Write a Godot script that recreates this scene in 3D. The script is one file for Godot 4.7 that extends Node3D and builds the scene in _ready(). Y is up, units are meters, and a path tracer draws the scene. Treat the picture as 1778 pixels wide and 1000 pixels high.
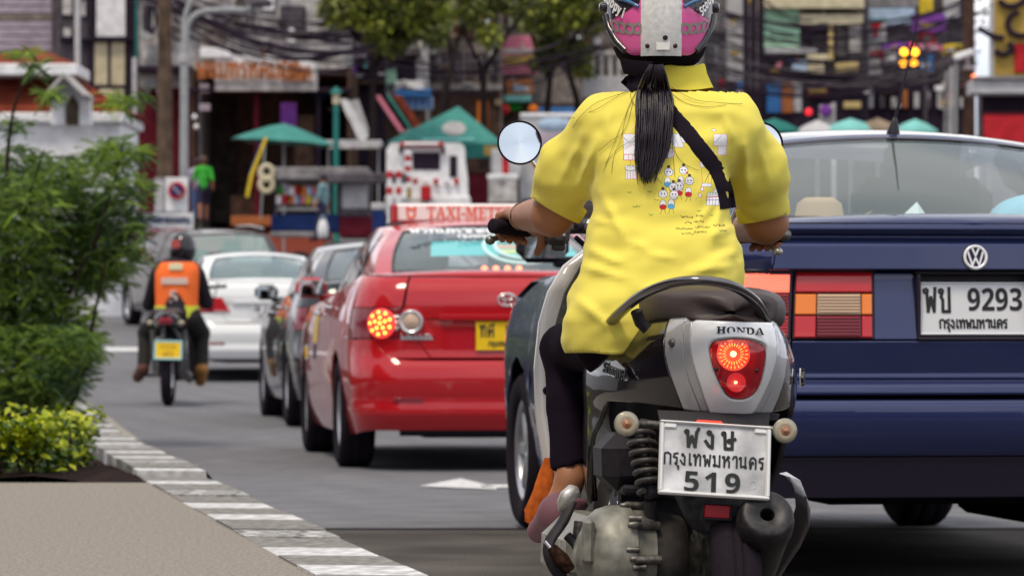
extends Node3D
# ---------------------------------------------------------------- helpers
const F := 7000.0        # focal length in photograph pixels
const CH := 0.8          # camera height
var rng := RandomNumberGenerator.new()
var mats := {}
var used := {}

# a point seen at photograph pixel (px, py) standing d metres away
func W(px: float, py: float, d: float) -> Vector3:
	return Vector3((px - 889.0) / F * d, CH + (550.0 - py) / F * d, -d)

# height of the street surface at distance d: level, then climbing towards the crossing
const GD := [0.0, 16.0, 23.0, 30.0, 36.0, 44.0, 52.0, 59.0, 66.0, 75.0, 85.0, 100.0, 113.0, 140.0, 200.0, 400.0]
const GY := [0.0, 0.0, -0.055, -0.04, 0.0, 0.09, 0.27, 0.47, 0.72, 1.08, 1.55, 2.5, 3.35, 4.1, 5.0, 6.5]
func gy(d: float) -> float:
	return tab(GD, GY, d)
func tab(xs: Array, ys: Array, x: float) -> float:
	if x <= xs[0]: return ys[0]
	for i in range(1, xs.size()):
		if x <= xs[i]:
			var t: float = (x - xs[i - 1]) / (xs[i] - xs[i - 1])
			return lerpf(ys[i - 1], ys[i], t)
	return ys[ys.size() - 1]

class MB:
	var v := PackedVector3Array()
	var n := PackedVector3Array()
	var uv := PackedVector2Array()
	var c := PackedColorArray()
	var idx := PackedInt32Array()
	var col := Color.WHITE
	var colored := false
	func _p(p: Vector3, nn: Vector3, u := Vector2.ZERO) -> int:
		v.append(p); n.append(nn); uv.append(u); c.append(col)
		return v.size() - 1
	func tri(a: Vector3, b: Vector3, d: Vector3) -> void:
		var nn := (b - a).cross(d - a).normalized()
		var i := _p(a, nn); _p(b, nn); _p(d, nn)
		idx.append_array([i, i + 2, i + 1])
	func quad(a: Vector3, b: Vector3, d: Vector3, e: Vector3) -> void:
		var nn := (d - a).cross(e - b).normalized()
		var i := _p(a, nn, Vector2(0, 1)); _p(b, nn, Vector2(1, 1)); _p(d, nn, Vector2(1, 0)); _p(e, nn, Vector2(0, 0))
		idx.append_array([i, i + 2, i + 1, i, i + 3, i + 2])
	func grid(rows: Array, closed := false, flip := false) -> void:
		var h: int = rows.size()
		var w: int = rows[0].size()
		var base := v.size()
		var acc := PackedVector3Array()
		acc.resize(h * w)
		var ww := w if closed else w - 1
		var start := idx.size()
		for j in h - 1:
			for i in ww:
				var i2 := (i + 1) % w
				var a: Vector3 = rows[j][i]; var b: Vector3 = rows[j][i2]
				var d: Vector3 = rows[j + 1][i2]; var e: Vector3 = rows[j + 1][i]
				var nn := (d - a).cross(e - b)
				if flip: nn = -nn
				var l := nn.length()
				if l < 1e-12: continue
				nn = nn / sqrt(l)
				var ia := j * w + i; var ib := j * w + i2; var ic := (j + 1) * w + i2; var ie := (j + 1) * w + i
				acc[ia] += nn; acc[ib] += nn; acc[ic] += nn; acc[ie] += nn
				if flip: idx.append_array([base + ia, base + ib, base + ic, base + ia, base + ic, base + ie])
				else: idx.append_array([base + ia, base + ic, base + ib, base + ia, base + ie, base + ic])
		for j in h:
			for i in w:
				v.append(rows[j][i]); n.append(acc[j * w + i].normalized())
				uv.append(Vector2(float(i) / maxf(w - 1, 1), float(j) / maxf(h - 1, 1))); c.append(col)
	func box(o: Vector3, s: Vector3, bs := Basis.IDENTITY) -> void:
		cbox(o, s, 0.0, bs)
	func cbox(o: Vector3, s: Vector3, ch := 0.01, bs := Basis.IDENTITY) -> void:
		var hx := s * 0.5
		ch = minf(ch, minf(hx.x, minf(hx.y, hx.z)) * 0.95)
		for ax in 3:
			for sg in [-1.0, 1.0]:
				var a1 := (ax + 1) % 3; var a2 := (ax + 2) % 3
				var q := []
				for k in [[-1, -1], [1, -1], [1, 1], [-1, 1]]:
					var p := Vector3.ZERO
					p[ax] = sg * hx[ax]; p[a1] = k[0] * (hx[a1] - ch); p[a2] = k[1] * (hx[a2] - ch)
					q.append(o + bs * p)
				if sg > 0: quad(q[0], q[1], q[2], q[3])
				else: quad(q[3], q[2], q[1], q[0])
		if ch <= 0.0: return
		for ax in 3:
			var a1 := (ax + 1) % 3; var a2 := (ax + 2) % 3
			for k in [[-1, -1], [1, -1], [1, 1], [-1, 1]]:
				var q := []
				for m in [[-1, 0], [1, 0], [1, 1], [-1, 1]]:
					var p := Vector3.ZERO
					p[ax] = m[0] * (hx[ax] - ch)
					p[a1] = k[0] * (hx[a1] - (ch if m[1] == 0 else 0.0)); p[a2] = k[1] * (hx[a2] - (0.0 if m[1] == 0 else ch))
					q.append(o + bs * p)
				var nn: Vector3 = (q[2] - q[0]).cross(q[3] - q[1])
				if nn.dot((q[0] + q[1] + q[2] + q[3]) * 0.25 - o) > 0: quad(q[0], q[1], q[2], q[3])
				else: quad(q[3], q[2], q[1], q[0])
		for sx in [-1, 1]:
			for sy in [-1, 1]:
				for sz in [-1, 1]:
					var sv := Vector3(sx, sy, sz)
					var q := []
					for ax in 3:
						var p := Vector3(sx * (hx.x - ch), sy * (hx.y - ch), sz * (hx.z - ch))
						p[ax] = sv[ax] * hx[ax]
						q.append(o + bs * p)
					if (q[1] - q[0]).cross(q[2] - q[0]).dot(bs * sv) > 0: tri(q[0], q[1], q[2])
					else: tri(q[2], q[1], q[0])
	func tube(path: Array, r, sides := 10, caps := true, flat := 1.0) -> void:
		var rows := []
		var m: int = path.size()
		var up := Vector3.UP
		var t0: Vector3 = (path[1] - path[0]).normalized()
		if absf(t0.dot(up)) > 0.9: up = Vector3.RIGHT
		var sd := t0.cross(up).normalized()
		for i in m:
			var t: Vector3 = (path[mini(i + 1, m - 1)] - path[maxi(i - 1, 0)]).normalized()
			sd = (sd - t * sd.dot(t)).normalized()
			var nn := sd.cross(t)
			var rr: float = r[i] if r is Array else r
			var row := PackedVector3Array()
			for k in sides:
				var a := TAU * k / sides
				row.append(path[i] + (sd * cos(a) + nn * sin(a) * flat) * rr)
			rows.append(row)
		if caps:
			var r0 := PackedVector3Array(); var r1 := PackedVector3Array()
			for k in sides:
				r0.append(path[0]); r1.append(path[m - 1])
			_cap(rows[0], path[0], false)
			_cap(rows[m - 1], path[m - 1], true)
		grid(rows, true, false)
	func _cap(ring: PackedVector3Array, ctr: Vector3, fl: bool) -> void:
		var s := ring.size()
		for k in s:
			if fl: tri(ctr, ring[k], ring[(k + 1) % s])
			else: tri(ctr, ring[(k + 1) % s], ring[k])
	# profile: [radius, height along local y]; sharp edges by repeating a point
	func lathe(prof: Array, xf: Transform3D, sides := 24) -> void:
		var seg := []
		for i in prof.size():
			if i > 0 and prof[i].is_equal_approx(prof[i - 1]):
				_lathe(seg, xf, sides); seg = []
			seg.append(prof[i])
		_lathe(seg, xf, sides)
	func _lathe(prof: Array, xf: Transform3D, sides: int) -> void:
		if prof.size() < 2: return
		var rows := []
		for p in prof:
			var row := PackedVector3Array()
			for k in sides:
				var a := TAU * k / sides
				row.append(xf * Vector3(p.x * cos(a), p.y, -p.x * sin(a)))
			rows.append(row)
		grid(rows, true, false)
	func prism(poly: PackedVector2Array, depth: float, xf := Transform3D.IDENTITY) -> void:
		if Geometry2D.is_polygon_clockwise(poly):
			poly = poly.duplicate(); poly.reverse()
		var t := Geometry2D.triangulate_polygon(poly)
		for k in range(0, t.size(), 3):
			var a := poly[t[k]]; var b := poly[t[k + 1]]; var d := poly[t[k + 2]]
			if (b - a).cross(d - a) < 0:
				var q := b; b = d; d = q
			tri(xf * Vector3(a.x, a.y, depth), xf * Vector3(b.x, b.y, depth), xf * Vector3(d.x, d.y, depth))
			tri(xf * Vector3(a.x, a.y, 0), xf * Vector3(d.x, d.y, 0), xf * Vector3(b.x, b.y, 0))
		for k in poly.size():
			var a := poly[k]; var b := poly[(k + 1) % poly.size()]
			quad(xf * Vector3(a.x, a.y, 0), xf * Vector3(b.x, b.y, 0), xf * Vector3(b.x, b.y, depth), xf * Vector3(a.x, a.y, depth))
	# a flat stroke of given width along 2D points, extruded by depth
	func stroke(pts: Array, w: float, depth: float, xf: Transform3D) -> void:
		var h := w * 0.5
		for k in pts.size() - 1:
			var a: Vector2 = pts[k]; var b: Vector2 = pts[k + 1]
			var t := (b - a).normalized()
			if t == Vector2.ZERO: continue
			a -= t * h * 0.6; b += t * h * 0.6
			var s := Vector2(-t.y, t.x) * h
			prism(PackedVector2Array([a + s, a - s, b - s, b + s]), depth * (1.0 + 0.02 * (k % 3)), xf)
	func mesh(m: Material) -> ArrayMesh:
		var arr := []
		arr.resize(Mesh.ARRAY_MAX)
		arr[Mesh.ARRAY_VERTEX] = v; arr[Mesh.ARRAY_NORMAL] = n; arr[Mesh.ARRAY_TEX_UV] = uv; arr[Mesh.ARRAY_INDEX] = idx
		if colored: arr[Mesh.ARRAY_COLOR] = c
		var am := ArrayMesh.new()
		am.add_surface_from_arrays(Mesh.PRIMITIVE_TRIANGLES, arr)
		am.surface_set_material(0, m)
		return am

func lin(r: float, g: float, b: float) -> Color:
	return Color(r, g, b).linear_to_srgb()
# material with a linear base colour
func mat(key: String, r := 0.5, g := 0.5, b := 0.5, rough := 0.6, metal := 0.0) -> StandardMaterial3D:
	if mats.has(key): return mats[key]
	var m := StandardMaterial3D.new()
	m.resource_name = key
	m.albedo_color = lin(r, g, b)
	m.roughness = rough
	m.metallic = metal
	if rough >= 0.75: m.metallic_specular = 0.12
	elif metal == 0.0: m.metallic_specular = 0.38
	mats[key] = m
	return m
func noise_tex(freq: float, lo: float, hi: float, size := 256, seedn := 1, oct := 4, typ := FastNoiseLite.TYPE_SIMPLEX_SMOOTH) -> ImageTexture:
	var fn := FastNoiseLite.new()
	fn.seed = seedn; fn.frequency = freq; fn.noise_type = typ; fn.fractal_octaves = oct
	var im := fn.get_seamless_image(size, size)
	im.convert(Image.FORMAT_RGB8)
	for y in size:
		for x in size:
			var t := lerpf(lo, hi, im.get_pixel(x, y).r)
			im.set_pixel(x, y, Color(t, t, t))
	return ImageTexture.create_from_image(im)
# gives a material mottled colour and a little relief from shared noise images
var nt := {}
func worn(m: StandardMaterial3D, scale: float, strength := "mid", bump := 0.0, world := true) -> StandardMaterial3D:
	if nt.is_empty():
		nt["mid"] = noise_tex(0.02, 0.62, 1.0, 256, 3, 5)
		nt["fine"] = noise_tex(0.12, 0.72, 1.0, 256, 5, 4)
		nt["soft"] = noise_tex(0.02, 0.82, 1.0, 256, 13, 5)
		nt["strong"] = noise_tex(0.012, 0.3, 1.0, 256, 9, 6)
	m.albedo_texture = nt[strength]
	m.uv1_triplanar = true
	m.uv1_world_triplanar = world
	m.uv1_scale = Vector3.ONE * scale
	return m
func paint(key: String, r := 0.5, g := 0.5, b := 0.5, rough := 0.35) -> StandardMaterial3D:
	if mats.has(key): return mats[key]
	var m := mat(key, r, g, b, rough)
	m.metallic_specular = 0.2
	m.clearcoat_enabled = true
	m.clearcoat = 1.0
	m.clearcoat_roughness = 0.03
	return m
func glass(key: String, r := 0.5, g := 0.5, b := 0.5, a := 0.3) -> StandardMaterial3D:
	if mats.has(key): return mats[key]
	var m := mat(key, r, g, b, 0.02)
	m.albedo_color.a = a
	m.transparency = BaseMaterial3D.TRANSPARENCY_ALPHA
	m.metallic_specular = 0.7
	return m
func glow(key: String, r := 1.0, g := 1.0, b := 1.0, e := 1.0) -> StandardMaterial3D:
	if mats.has(key): return mats[key]
	var m := mat(key, r * 0.5, g * 0.5, b * 0.5, 0.3)
	m.emission_enabled = true
	m.emission = lin(r, g, b)
	m.emission_energy_multiplier = e
	return m

func numbered(called: String) -> String:
	var k: int = used.get(called, 0)
	used[called] = k + 1
	return called if k == 0 else "%s_%03d" % [called, k]
func thing(called: String, label: String, category: String, at := Vector3.ZERO, turn := 0.0, group := "") -> Node3D:
	var o := Node3D.new()
	o.name = numbered(called)
	add_child(o)
	o.position = at
	o.rotation.y = turn
	o.set_meta("label", label); o.set_meta("category", category)
	if group: o.set_meta("group", group)
	return o
func put(called: String, mb: MB, m: Material, parent: Node = null) -> MeshInstance3D:
	var o := MeshInstance3D.new()
	o.mesh = mb.mesh(m)
	if parent == null:
		o.name = numbered(called); add_child(o)
	else:
		o.name = called; parent.add_child(o, true)
	return o
func put_mesh(called: String, me: Mesh, parent: Node, xf := Transform3D.IDENTITY) -> MeshInstance3D:
	var o := MeshInstance3D.new()
	o.mesh = me; o.name = called; o.transform = xf
	parent.add_child(o, true)
	return o
func struct(called: String, mb: MB, m: Material) -> MeshInstance3D:
	var o := put(called, mb, m)
	o.set_meta("kind", "structure")
	return o
func tag(o: Node, label: String, category: String, group := "") -> void:
	o.set_meta("label", label); o.set_meta("category", category)
	if group: o.set_meta("group", group)
func bx(o: Vector3, s: Vector3, ch := 0.0, bs := Basis.IDENTITY) -> MB:
	var b := MB.new()
	b.cbox(o, s, ch, bs)
	return b
func tb(path: Array, r, sides := 10) -> MB:
	var b := MB.new()
	b.tube(path, r, sides)
	return b
func lt(prof: Array, xf: Transform3D, sides := 24) -> MB:
	var b := MB.new()
	b.lathe(prof, xf, sides)
	return b
func yto(dir: Vector3, at: Vector3) -> Transform3D:   # a frame whose y axis runs along dir
	var y := dir.normalized()
	var x := y.cross(Vector3.UP if absf(y.y) < 0.9 else Vector3.RIGHT).normalized()
	return Transform3D(Basis(x, y, x.cross(y)), at)
func spline(pts: Array, per := 6) -> Array:
	var out := []
	var n := pts.size()
	for i in n - 1:
		var p0 = pts[maxi(i - 1, 0)]; var p1 = pts[i]; var p2 = pts[i + 1]; var p3 = pts[mini(i + 2, n - 1)]
		for k in per:
			var t := float(k) / per
			out.append(0.5 * ((2.0 * p1) + (p2 - p0) * t + (2.0 * p0 - 5.0 * p1 + 4.0 * p2 - p3) * t * t + (3.0 * p1 - p0 - 3.0 * p2 + p3) * t * t * t))
	out.append(pts[n - 1])
	return out
func letters(txt: String, h: float, depth: float, m: Material, font := "Droid Sans", bold := true) -> TextMesh:
	var t := TextMesh.new()
	var f := SystemFont.new()
	f.font_names = PackedStringArray([font])
	f.font_weight = 700 if bold else 400
	t.font = f
	t.text = txt
	t.font_size = 64
	t.pixel_size = h / 46.0
	t.depth = depth
	t.curve_step = 2.0
	t.material = m
	return t

# ---------------------------------------------------------------- Thai lettering drawn as strokes
# each glyph: [advance, [circles x,y,r], [polylines]]
const TH := {
	"พ": [1.0, [[.13, .87]], [[.2, .8, .27, .02, .5, .62, .74, .02, .84, 1.0]]],
	"ฬ": [1.0, [[.13, .87]], [[.2, .8, .27, .02, .5, .62, .74, .02, .84, .85, .98, 1.08]]],
	"ข": [.9, [[.18, .86]], [[.26, .8, .18, .62, .3, .5, .3, .02, .8, .02, .8, 1.0]]],
	"ง": [.8, [[.32, .88]], [[.42, .84, .56, .7, .56, .02, .3, .12, .06, .4]]],
	"ษ": [1.0, [[.14, .87], [.56, .46]], [[.22, .8, .27, .02, .76, .02, .76, 1.0], [.62, .42, .98, .6]]],
	"ก": [.9, [], [[.12, .02, .12, .66, .04, .74, .2, .96, .5, 1.0, .8, .84, .8, .02]]],
	"ร": [.72, [[.42, .1]], [[.5, .16, .52, .6, .12, .66, .2, .92, .62, 1.0]]],
	"ุ": [0.0, [], [[-.3, -.12, -.16, -.14, -.16, -.4]]],
	"เ": [.5, [[.3, .1]], [[.2, .16, .2, 1.0]]],
	"ท": [.98, [[.12, .87]], [[.2, .8, .25, .02, .32, .6, .6, 1.0, .8, .84, .8, .02]]],
	"ม": [.98, [[.14, .87], [.2, .12]], [[.22, .8, .25, .18, .8, .02, .8, 1.0]]],
	"ห": [.98, [[.14, .87], [.7, .88]], [[.22, .8, .22, .02, .3, .5, .62, .84], [.6, .72, .8, .5, .8, .02]]],
	"า": [.7, [], [[.12, .78, .22, .96, .5, 1.0, .58, .8, .58, .02]]],
	"น": [.98, [[.14, .87], [.76, .12]], [[.22, .8, .22, .12, .68, .2], [.74, .2, .74, 1.0]]],
	"ค": [.98, [[.45, .52]], [[.2, .02, .12, .6, .28, .92, .55, 1.0, .84, .8, .84, .02], [.36, .46, .26, .02]]],
	"ศ": [1.0, [[.45, .52]], [[.2, .02, .12, .6, .28, .92, .55, 1.0, .84, .8, .84, .02], [.36, .46, .26, .02], [.72, .92, 1.0, 1.12]]],
	"ฮ": [.98, [[.14, .87], [.56, .5]], [[.22, .8, .22, .02, .8, .02, .8, .7, .56, .6], [.8, .9, .95, 1.1]]],
	" ": [.5, [], []],
}
func thai(txt: String, h: float, wscale: float, sw: float, depth: float, m: Material, spread := 0.0) -> ArrayMesh:
	var mb := MB.new()
	var total := 0.0
	for ch in txt: total += (TH[ch][0] + (spread if TH[ch][0] > 0.0 else 0.0)) * h * wscale
	var x := -total * 0.5
	for ch in txt:
		var g: Array = TH[ch]
		var at := Transform3D(Basis.IDENTITY, Vector3(x, -h * 0.5, 0))
		for ci in g[1]:
			var ring := []
			for k in 9:
				var a := TAU * k / 8.0
				ring.append(Vector2(ci[0] * h * wscale + cos(a) * h * 0.085, ci[1] * h + sin(a) * h * 0.085))
			mb.stroke(ring, sw * 0.8, depth, at)
		for pl in g[2]:
			var pts := []
			for k in range(0, pl.size(), 2): pts.append(Vector2(pl[k] * h * wscale, pl[k + 1] * h))
			mb.stroke(pts, sw, depth, at)
		x += (g[0] + (spread if g[0] > 0.0 else 0.0)) * h * wscale
	return mb.mesh(m)
# ---------------------------------------------------------------- camera, sky, sun
func setup() -> void:
	var cam := Camera3D.new()
	cam.name = "camera"
	add_child(cam)
	cam.position = Vector3(0, CH, 0)
	cam.rotation.x = atan(50.0 / F)
	cam.near = 0.1; cam.far = 900.0
	var at := CameraAttributesPhysical.new()
	at.frustum_focal_length = 168.0
	at.frustum_focus_distance = 8.5
	at.exposure_aperture = 12.5
	at.frustum_near = 0.1; at.frustum_far = 900.0
	cam.attributes = at
	cam.fov = rad_to_deg(2.0 * atan(500.0 / F))
	cam.current = true
	var we := WorldEnvironment.new()
	we.name = "environment"
	var e := Environment.new()
	e.background_mode = Environment.BG_SKY
	var sky := Sky.new()
	var pm := PanoramaSkyMaterial.new()
	pm.panorama = sky_image()
	sky.sky_material = pm
	e.sky = sky
	e.background_energy_multiplier = 1.0
	e.tonemap_mode = Environment.TONE_MAPPER_LINEAR
	e.tonemap_exposure = 1.5
	e.sdfgi_enabled = true; e.ssao_enabled = true; e.ssil_enabled = true
	e.fog_enabled = false
	e.fog_density = 0.0005
	e.fog_light_color = Color(0.94, 0.88, 1.0)
	we.environment = e
	add_child(we)
	var sun := DirectionalLight3D.new()
	sun.name = "sun"
	sun.light_energy = 0.5
	sun.light_angular_distance = 14.0
	sun.light_color = Color(1.0, 0.94, 0.84)
	sun.shadow_enabled = true
	sun.rotation_degrees = Vector3(-62, -28, 0)
	add_child(sun)

# a bright broken overcast: air and clouds only, the same all round
func sky_image() -> ImageTexture:
	var w := 640; var h := 320
	var im := Image.create(w, h, false, Image.FORMAT_RGBF)
	var fn := FastNoiseLite.new()
	fn.seed = 11; fn.frequency = 1.6; fn.fractal_octaves = 5; fn.noise_type = FastNoiseLite.TYPE_SIMPLEX_SMOOTH
	for y in h:
		var el := PI * (0.5 - (y + 0.5) / h)
		for x in w:
			var az := TAU * (x + 0.5) / w
			var dir := Vector3(cos(el) * cos(az), sin(el), cos(el) * sin(az))
			var k := 1.0 / maxf(dir.y + 0.35, 0.12)
			var n := fn.get_noise_3d(dir.x * k, dir.y * 1.3, dir.z * k)
			var c := smoothstep(-0.25, 0.35, n)
			var blue := Vector3(0.48, 0.56, 0.72)
			var white := Vector3(1.05, 1.03, 1.03)
			var col := blue.lerp(white, 0.30 + 0.70 * c)
			col *= 0.86 + 0.2 * fn.get_noise_3d(dir.x * k * 2.0 + 9.0, dir.y, dir.z * k * 2.0)
			if el < 0.0: col = Vector3(0.35, 0.34, 0.36)
			im.set_pixel(x, y, Color(col.x, col.y, col.z))
	return ImageTexture.create_from_image(im)

# kerb line: outer (road side) edge by distance
const KD := [-30.0, 4.0, 10.1, 16.3, 24.0, 32.5, 40.0, 50.0, 62.0, 75.0]
const KX := [6.6, 0.82, -0.19, -1.2, -2.32, -3.50, -4.75, -6.9, -10.2, -15.0]
func kx(d: float) -> float:
	return tab(KD, KX, d)
func sheet(x0: Callable, x1: Callable, ds: Array, lift: float, nx := 8) -> MB:
	var mb := MB.new()
	var rows := []
	for d in ds:
		var row := PackedVector3Array()
		for i in nx + 1:
			var x := lerpf(x0.call(d), x1.call(d), float(i) / nx)
			row.append(Vector3(x, gy(d) + lift, -d))
		rows.append(row)
	mb.grid(rows)
	return mb
func grain(m: StandardMaterial3D, scale: float) -> void:
	m.detail_uv_layer = BaseMaterial3D.DETAIL_UV_2
	m.uv2_triplanar = true
	m.uv2_world_triplanar = true
	m.uv2_scale = Vector3.ONE * scale
func ground() -> void:
	var ds := [-60.0, -20.0, 0.0, 6.0]
	for k in 60: ds.append(8.0 + k * 2.0)
	for k in [140.0, 160.0, 200.0, 260.0, 330.0, 400.0]: ds.append(k)
	var asphalt := worn(mat("asphalt", 0.31, 0.31, 0.335, 0.85), 0.47, "soft", 0.0)
	grain(asphalt, 1.3)
	asphalt.detail_enabled = true
	asphalt.detail_blend_mode = BaseMaterial3D.BLEND_MODE_MUL
	asphalt.detail_albedo = noise_tex(0.35, 0.55, 1.0, 256, 21, 3)
	struct("road", sheet(func(_d): return -90.0, func(_d): return 90.0, ds, 0.0, 30), asphalt)
	var old := worn(mat("brown_asphalt", 0.21, 0.19, 0.175, 0.85), 0.21, "mid", 0.0)  # browner, darker road colour for the near stretch up to the joint
	grain(old, 1.1)
	old.detail_enabled = true
	old.detail_blend_mode = BaseMaterial3D.BLEND_MODE_MUL
	old.detail_albedo = asphalt.detail_albedo
	var js := [2.0, 6.0, 10.0, 13.0, 15.05]
	struct("road_patch", sheet(func(d): return kx(d) + 0.02, func(_d): return 14.0, js, 0.004, 6), old)
	struct("road_joint", sheet(func(d): return kx(d) + 0.02, func(_d): return 14.0, [15.05, 15.17], 0.006, 6), mat("joint_tar", 0.02, 0.018, 0.02, 0.9))
	# painted markings
	var white := worn(mat("road_paint", 0.85, 0.85, 0.85, 0.7), 2.2, "mid", 0.0)
	var ar := MB.new()
	var f := func(px: float, py: float) -> Vector3:
		var d := F * (CH + 0.02) / (py - 550.0)
		d = F * (CH - gy(d)) / (py - 550.0)
		return Vector3((px - 889.0) / F * d, gy(d) + 0.005, -d)
	var P := [f.call(728, 845), f.call(800, 831), f.call(862, 847), f.call(862, 851)]
	ar.tri(P[0], P[3], P[1]); ar.tri(P[1], P[3], P[2])
	ar.quad(f.call(835, 848), f.call(960, 847), f.call(960, 841), f.call(835, 843))
	ar.quad(f.call(960, 847), f.call(985, 862), f.call(1010, 858), f.call(960, 841))
	struct("lane_arrow", ar, white)
	var ln := sheet(func(_d): return -9.0, func(_d): return -1.2, [54.2, 55.6], 0.006, 12)
	struct("stop_line", ln, white)
	var ln2 := sheet(func(_d): return 1.6, func(_d): return 6.5, [19.0, 19.6], 0.006, 6)
	struct("stop_line", ln2, white)
	# kerb stones, painted white and left bare in turn
	var kw := worn(mat("kerb_paint_white", 0.80, 0.80, 0.81, 0.75), 2.3, "mid", 0.0)
	var kg := worn(mat("kerb_stone_grey", 0.33, 0.315, 0.30, 0.85), 2.9, "mid", 0.0)
	var kw2 := worn(mat("kerb_paint_scuffed", 0.74, 0.73, 0.72, 0.75), 5.3, "strong", 0.0)
	var kerb := Node3D.new()
	kerb.name = "kerb"; kerb.set_meta("kind", "structure")
	add_child(kerb)
	var d := 8.2
	var i := 0
	while d < 60.0:
		var len := (0.40 if i % 2 == 0 else 0.52) + 0.06 * sin(i * 2.3)
		var d2 := d + len
		var x0 := kx(d); var x1 := kx(d2)
		var mb := MB.new()
		var w := 0.31 if d < 40.0 else 0.34
		var h := 0.15 + 0.004 * sin(i * 5.1)
		if d > 16.2: h += 0.025
		var g := 0.008
		var a := Vector3(x0, gy(d), -d - g); var b := Vector3(x1, gy(d2), -d2 + g)
		var dirx := Vector3(-w, 0, -w * 0.15)
		var up := Vector3(0, h, 0); var bev := Vector3(-0.025, 0, 0); var dn := Vector3(0, -0.03, 0)
		mb.quad(a, b, b + up + dn, a + up + dn)
		mb.quad(a + up + dn, b + up + dn, b + up + bev, a + up + bev)
		mb.quad(a + up + bev, b + up + bev, b + up + dirx, a + up + dirx)
		mb.quad(a + up + dirx, b + up + dirx, b + dirx, a + dirx)
		mb.quad(a + dirx, a, a + up + bev, a + up + dirx)
		mb.quad(b, b + dirx, b + up + dirx, b + up + bev)
		put("kerb_stone", mb, (kw if i % 6 != 2 else kw2) if i % 2 == 0 else kg, kerb)
		d = d2; i += 1
	# concrete pavement in front, planting bed behind it
	var conc := worn(mat("pavement_concrete", 0.58, 0.525, 0.46, 0.9), 1.7, "fine", 0.0)
	grain(conc, 1.9)
	conc.detail_enabled = true
	conc.detail_blend_mode = BaseMaterial3D.BLEND_MODE_MUL
	conc.detail_albedo = asphalt.detail_albedo
	var pv := MB.new()
	var pr := []
	for dd in [4.0, 8.0, 10.0, 12.0, 14.0, 15.9]:
		var row := PackedVector3Array()
		for k in 7: row.append(Vector3(lerpf(-14.0, kx(dd) - 0.25, k / 6.0), 0.146, -dd))
		pr.append(row)
	pv.grid(pr)
	pv.quad(Vector3(kx(15.9) - 0.25, 0.146, -15.9), Vector3(-14, 0.146, -15.9), Vector3(-14, -0.3, -15.9), Vector3(kx(15.9) - 0.25, -0.3, -15.9))
	struct("pavement", pv, conc)
	var gut := worn(mat("gutter_concrete", 0.42, 0.39, 0.35, 0.85), 1.5, "mid", 0.3)
	var gs := []
	for k in 20: gs.append(16.3 + k * 2.0)
	struct("gutter", sheet(func(q): return kx(q) - 0.02, func(q): return kx(q) + 0.26 * smoothstep(16.0, 20.0, q), gs, 0.008, 3), gut)
	var soil := worn(mat("bed_soil", 0.045, 0.026, 0.024, 0.95), 3.0, "strong", 2.0)
	var so := MB.new()
	var sr := []
	var fn := FastNoiseLite.new(); fn.seed = 4; fn.frequency = 1.2
	for k in 40:
		var dd := 15.95 + k * 0.7
		var row := PackedVector3Array()
		for q in 30:
			var x := lerpf(kx(dd) - 0.3, kx(dd) - 9.0, pow(q / 29.0, 1.5))
			var hgt := 0.13 + 0.04 * smoothstep(0.0, 0.6, kx(dd) - 0.3 - x) + 0.05 * fn.get_noise_2d(x * 2.0, dd * 2.0)
			row.append(Vector3(x, gy(dd) + hgt, -dd))
		sr.append(row)
	so.grid(sr, false, true)
	struct("planting_bed", so, soil)
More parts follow.
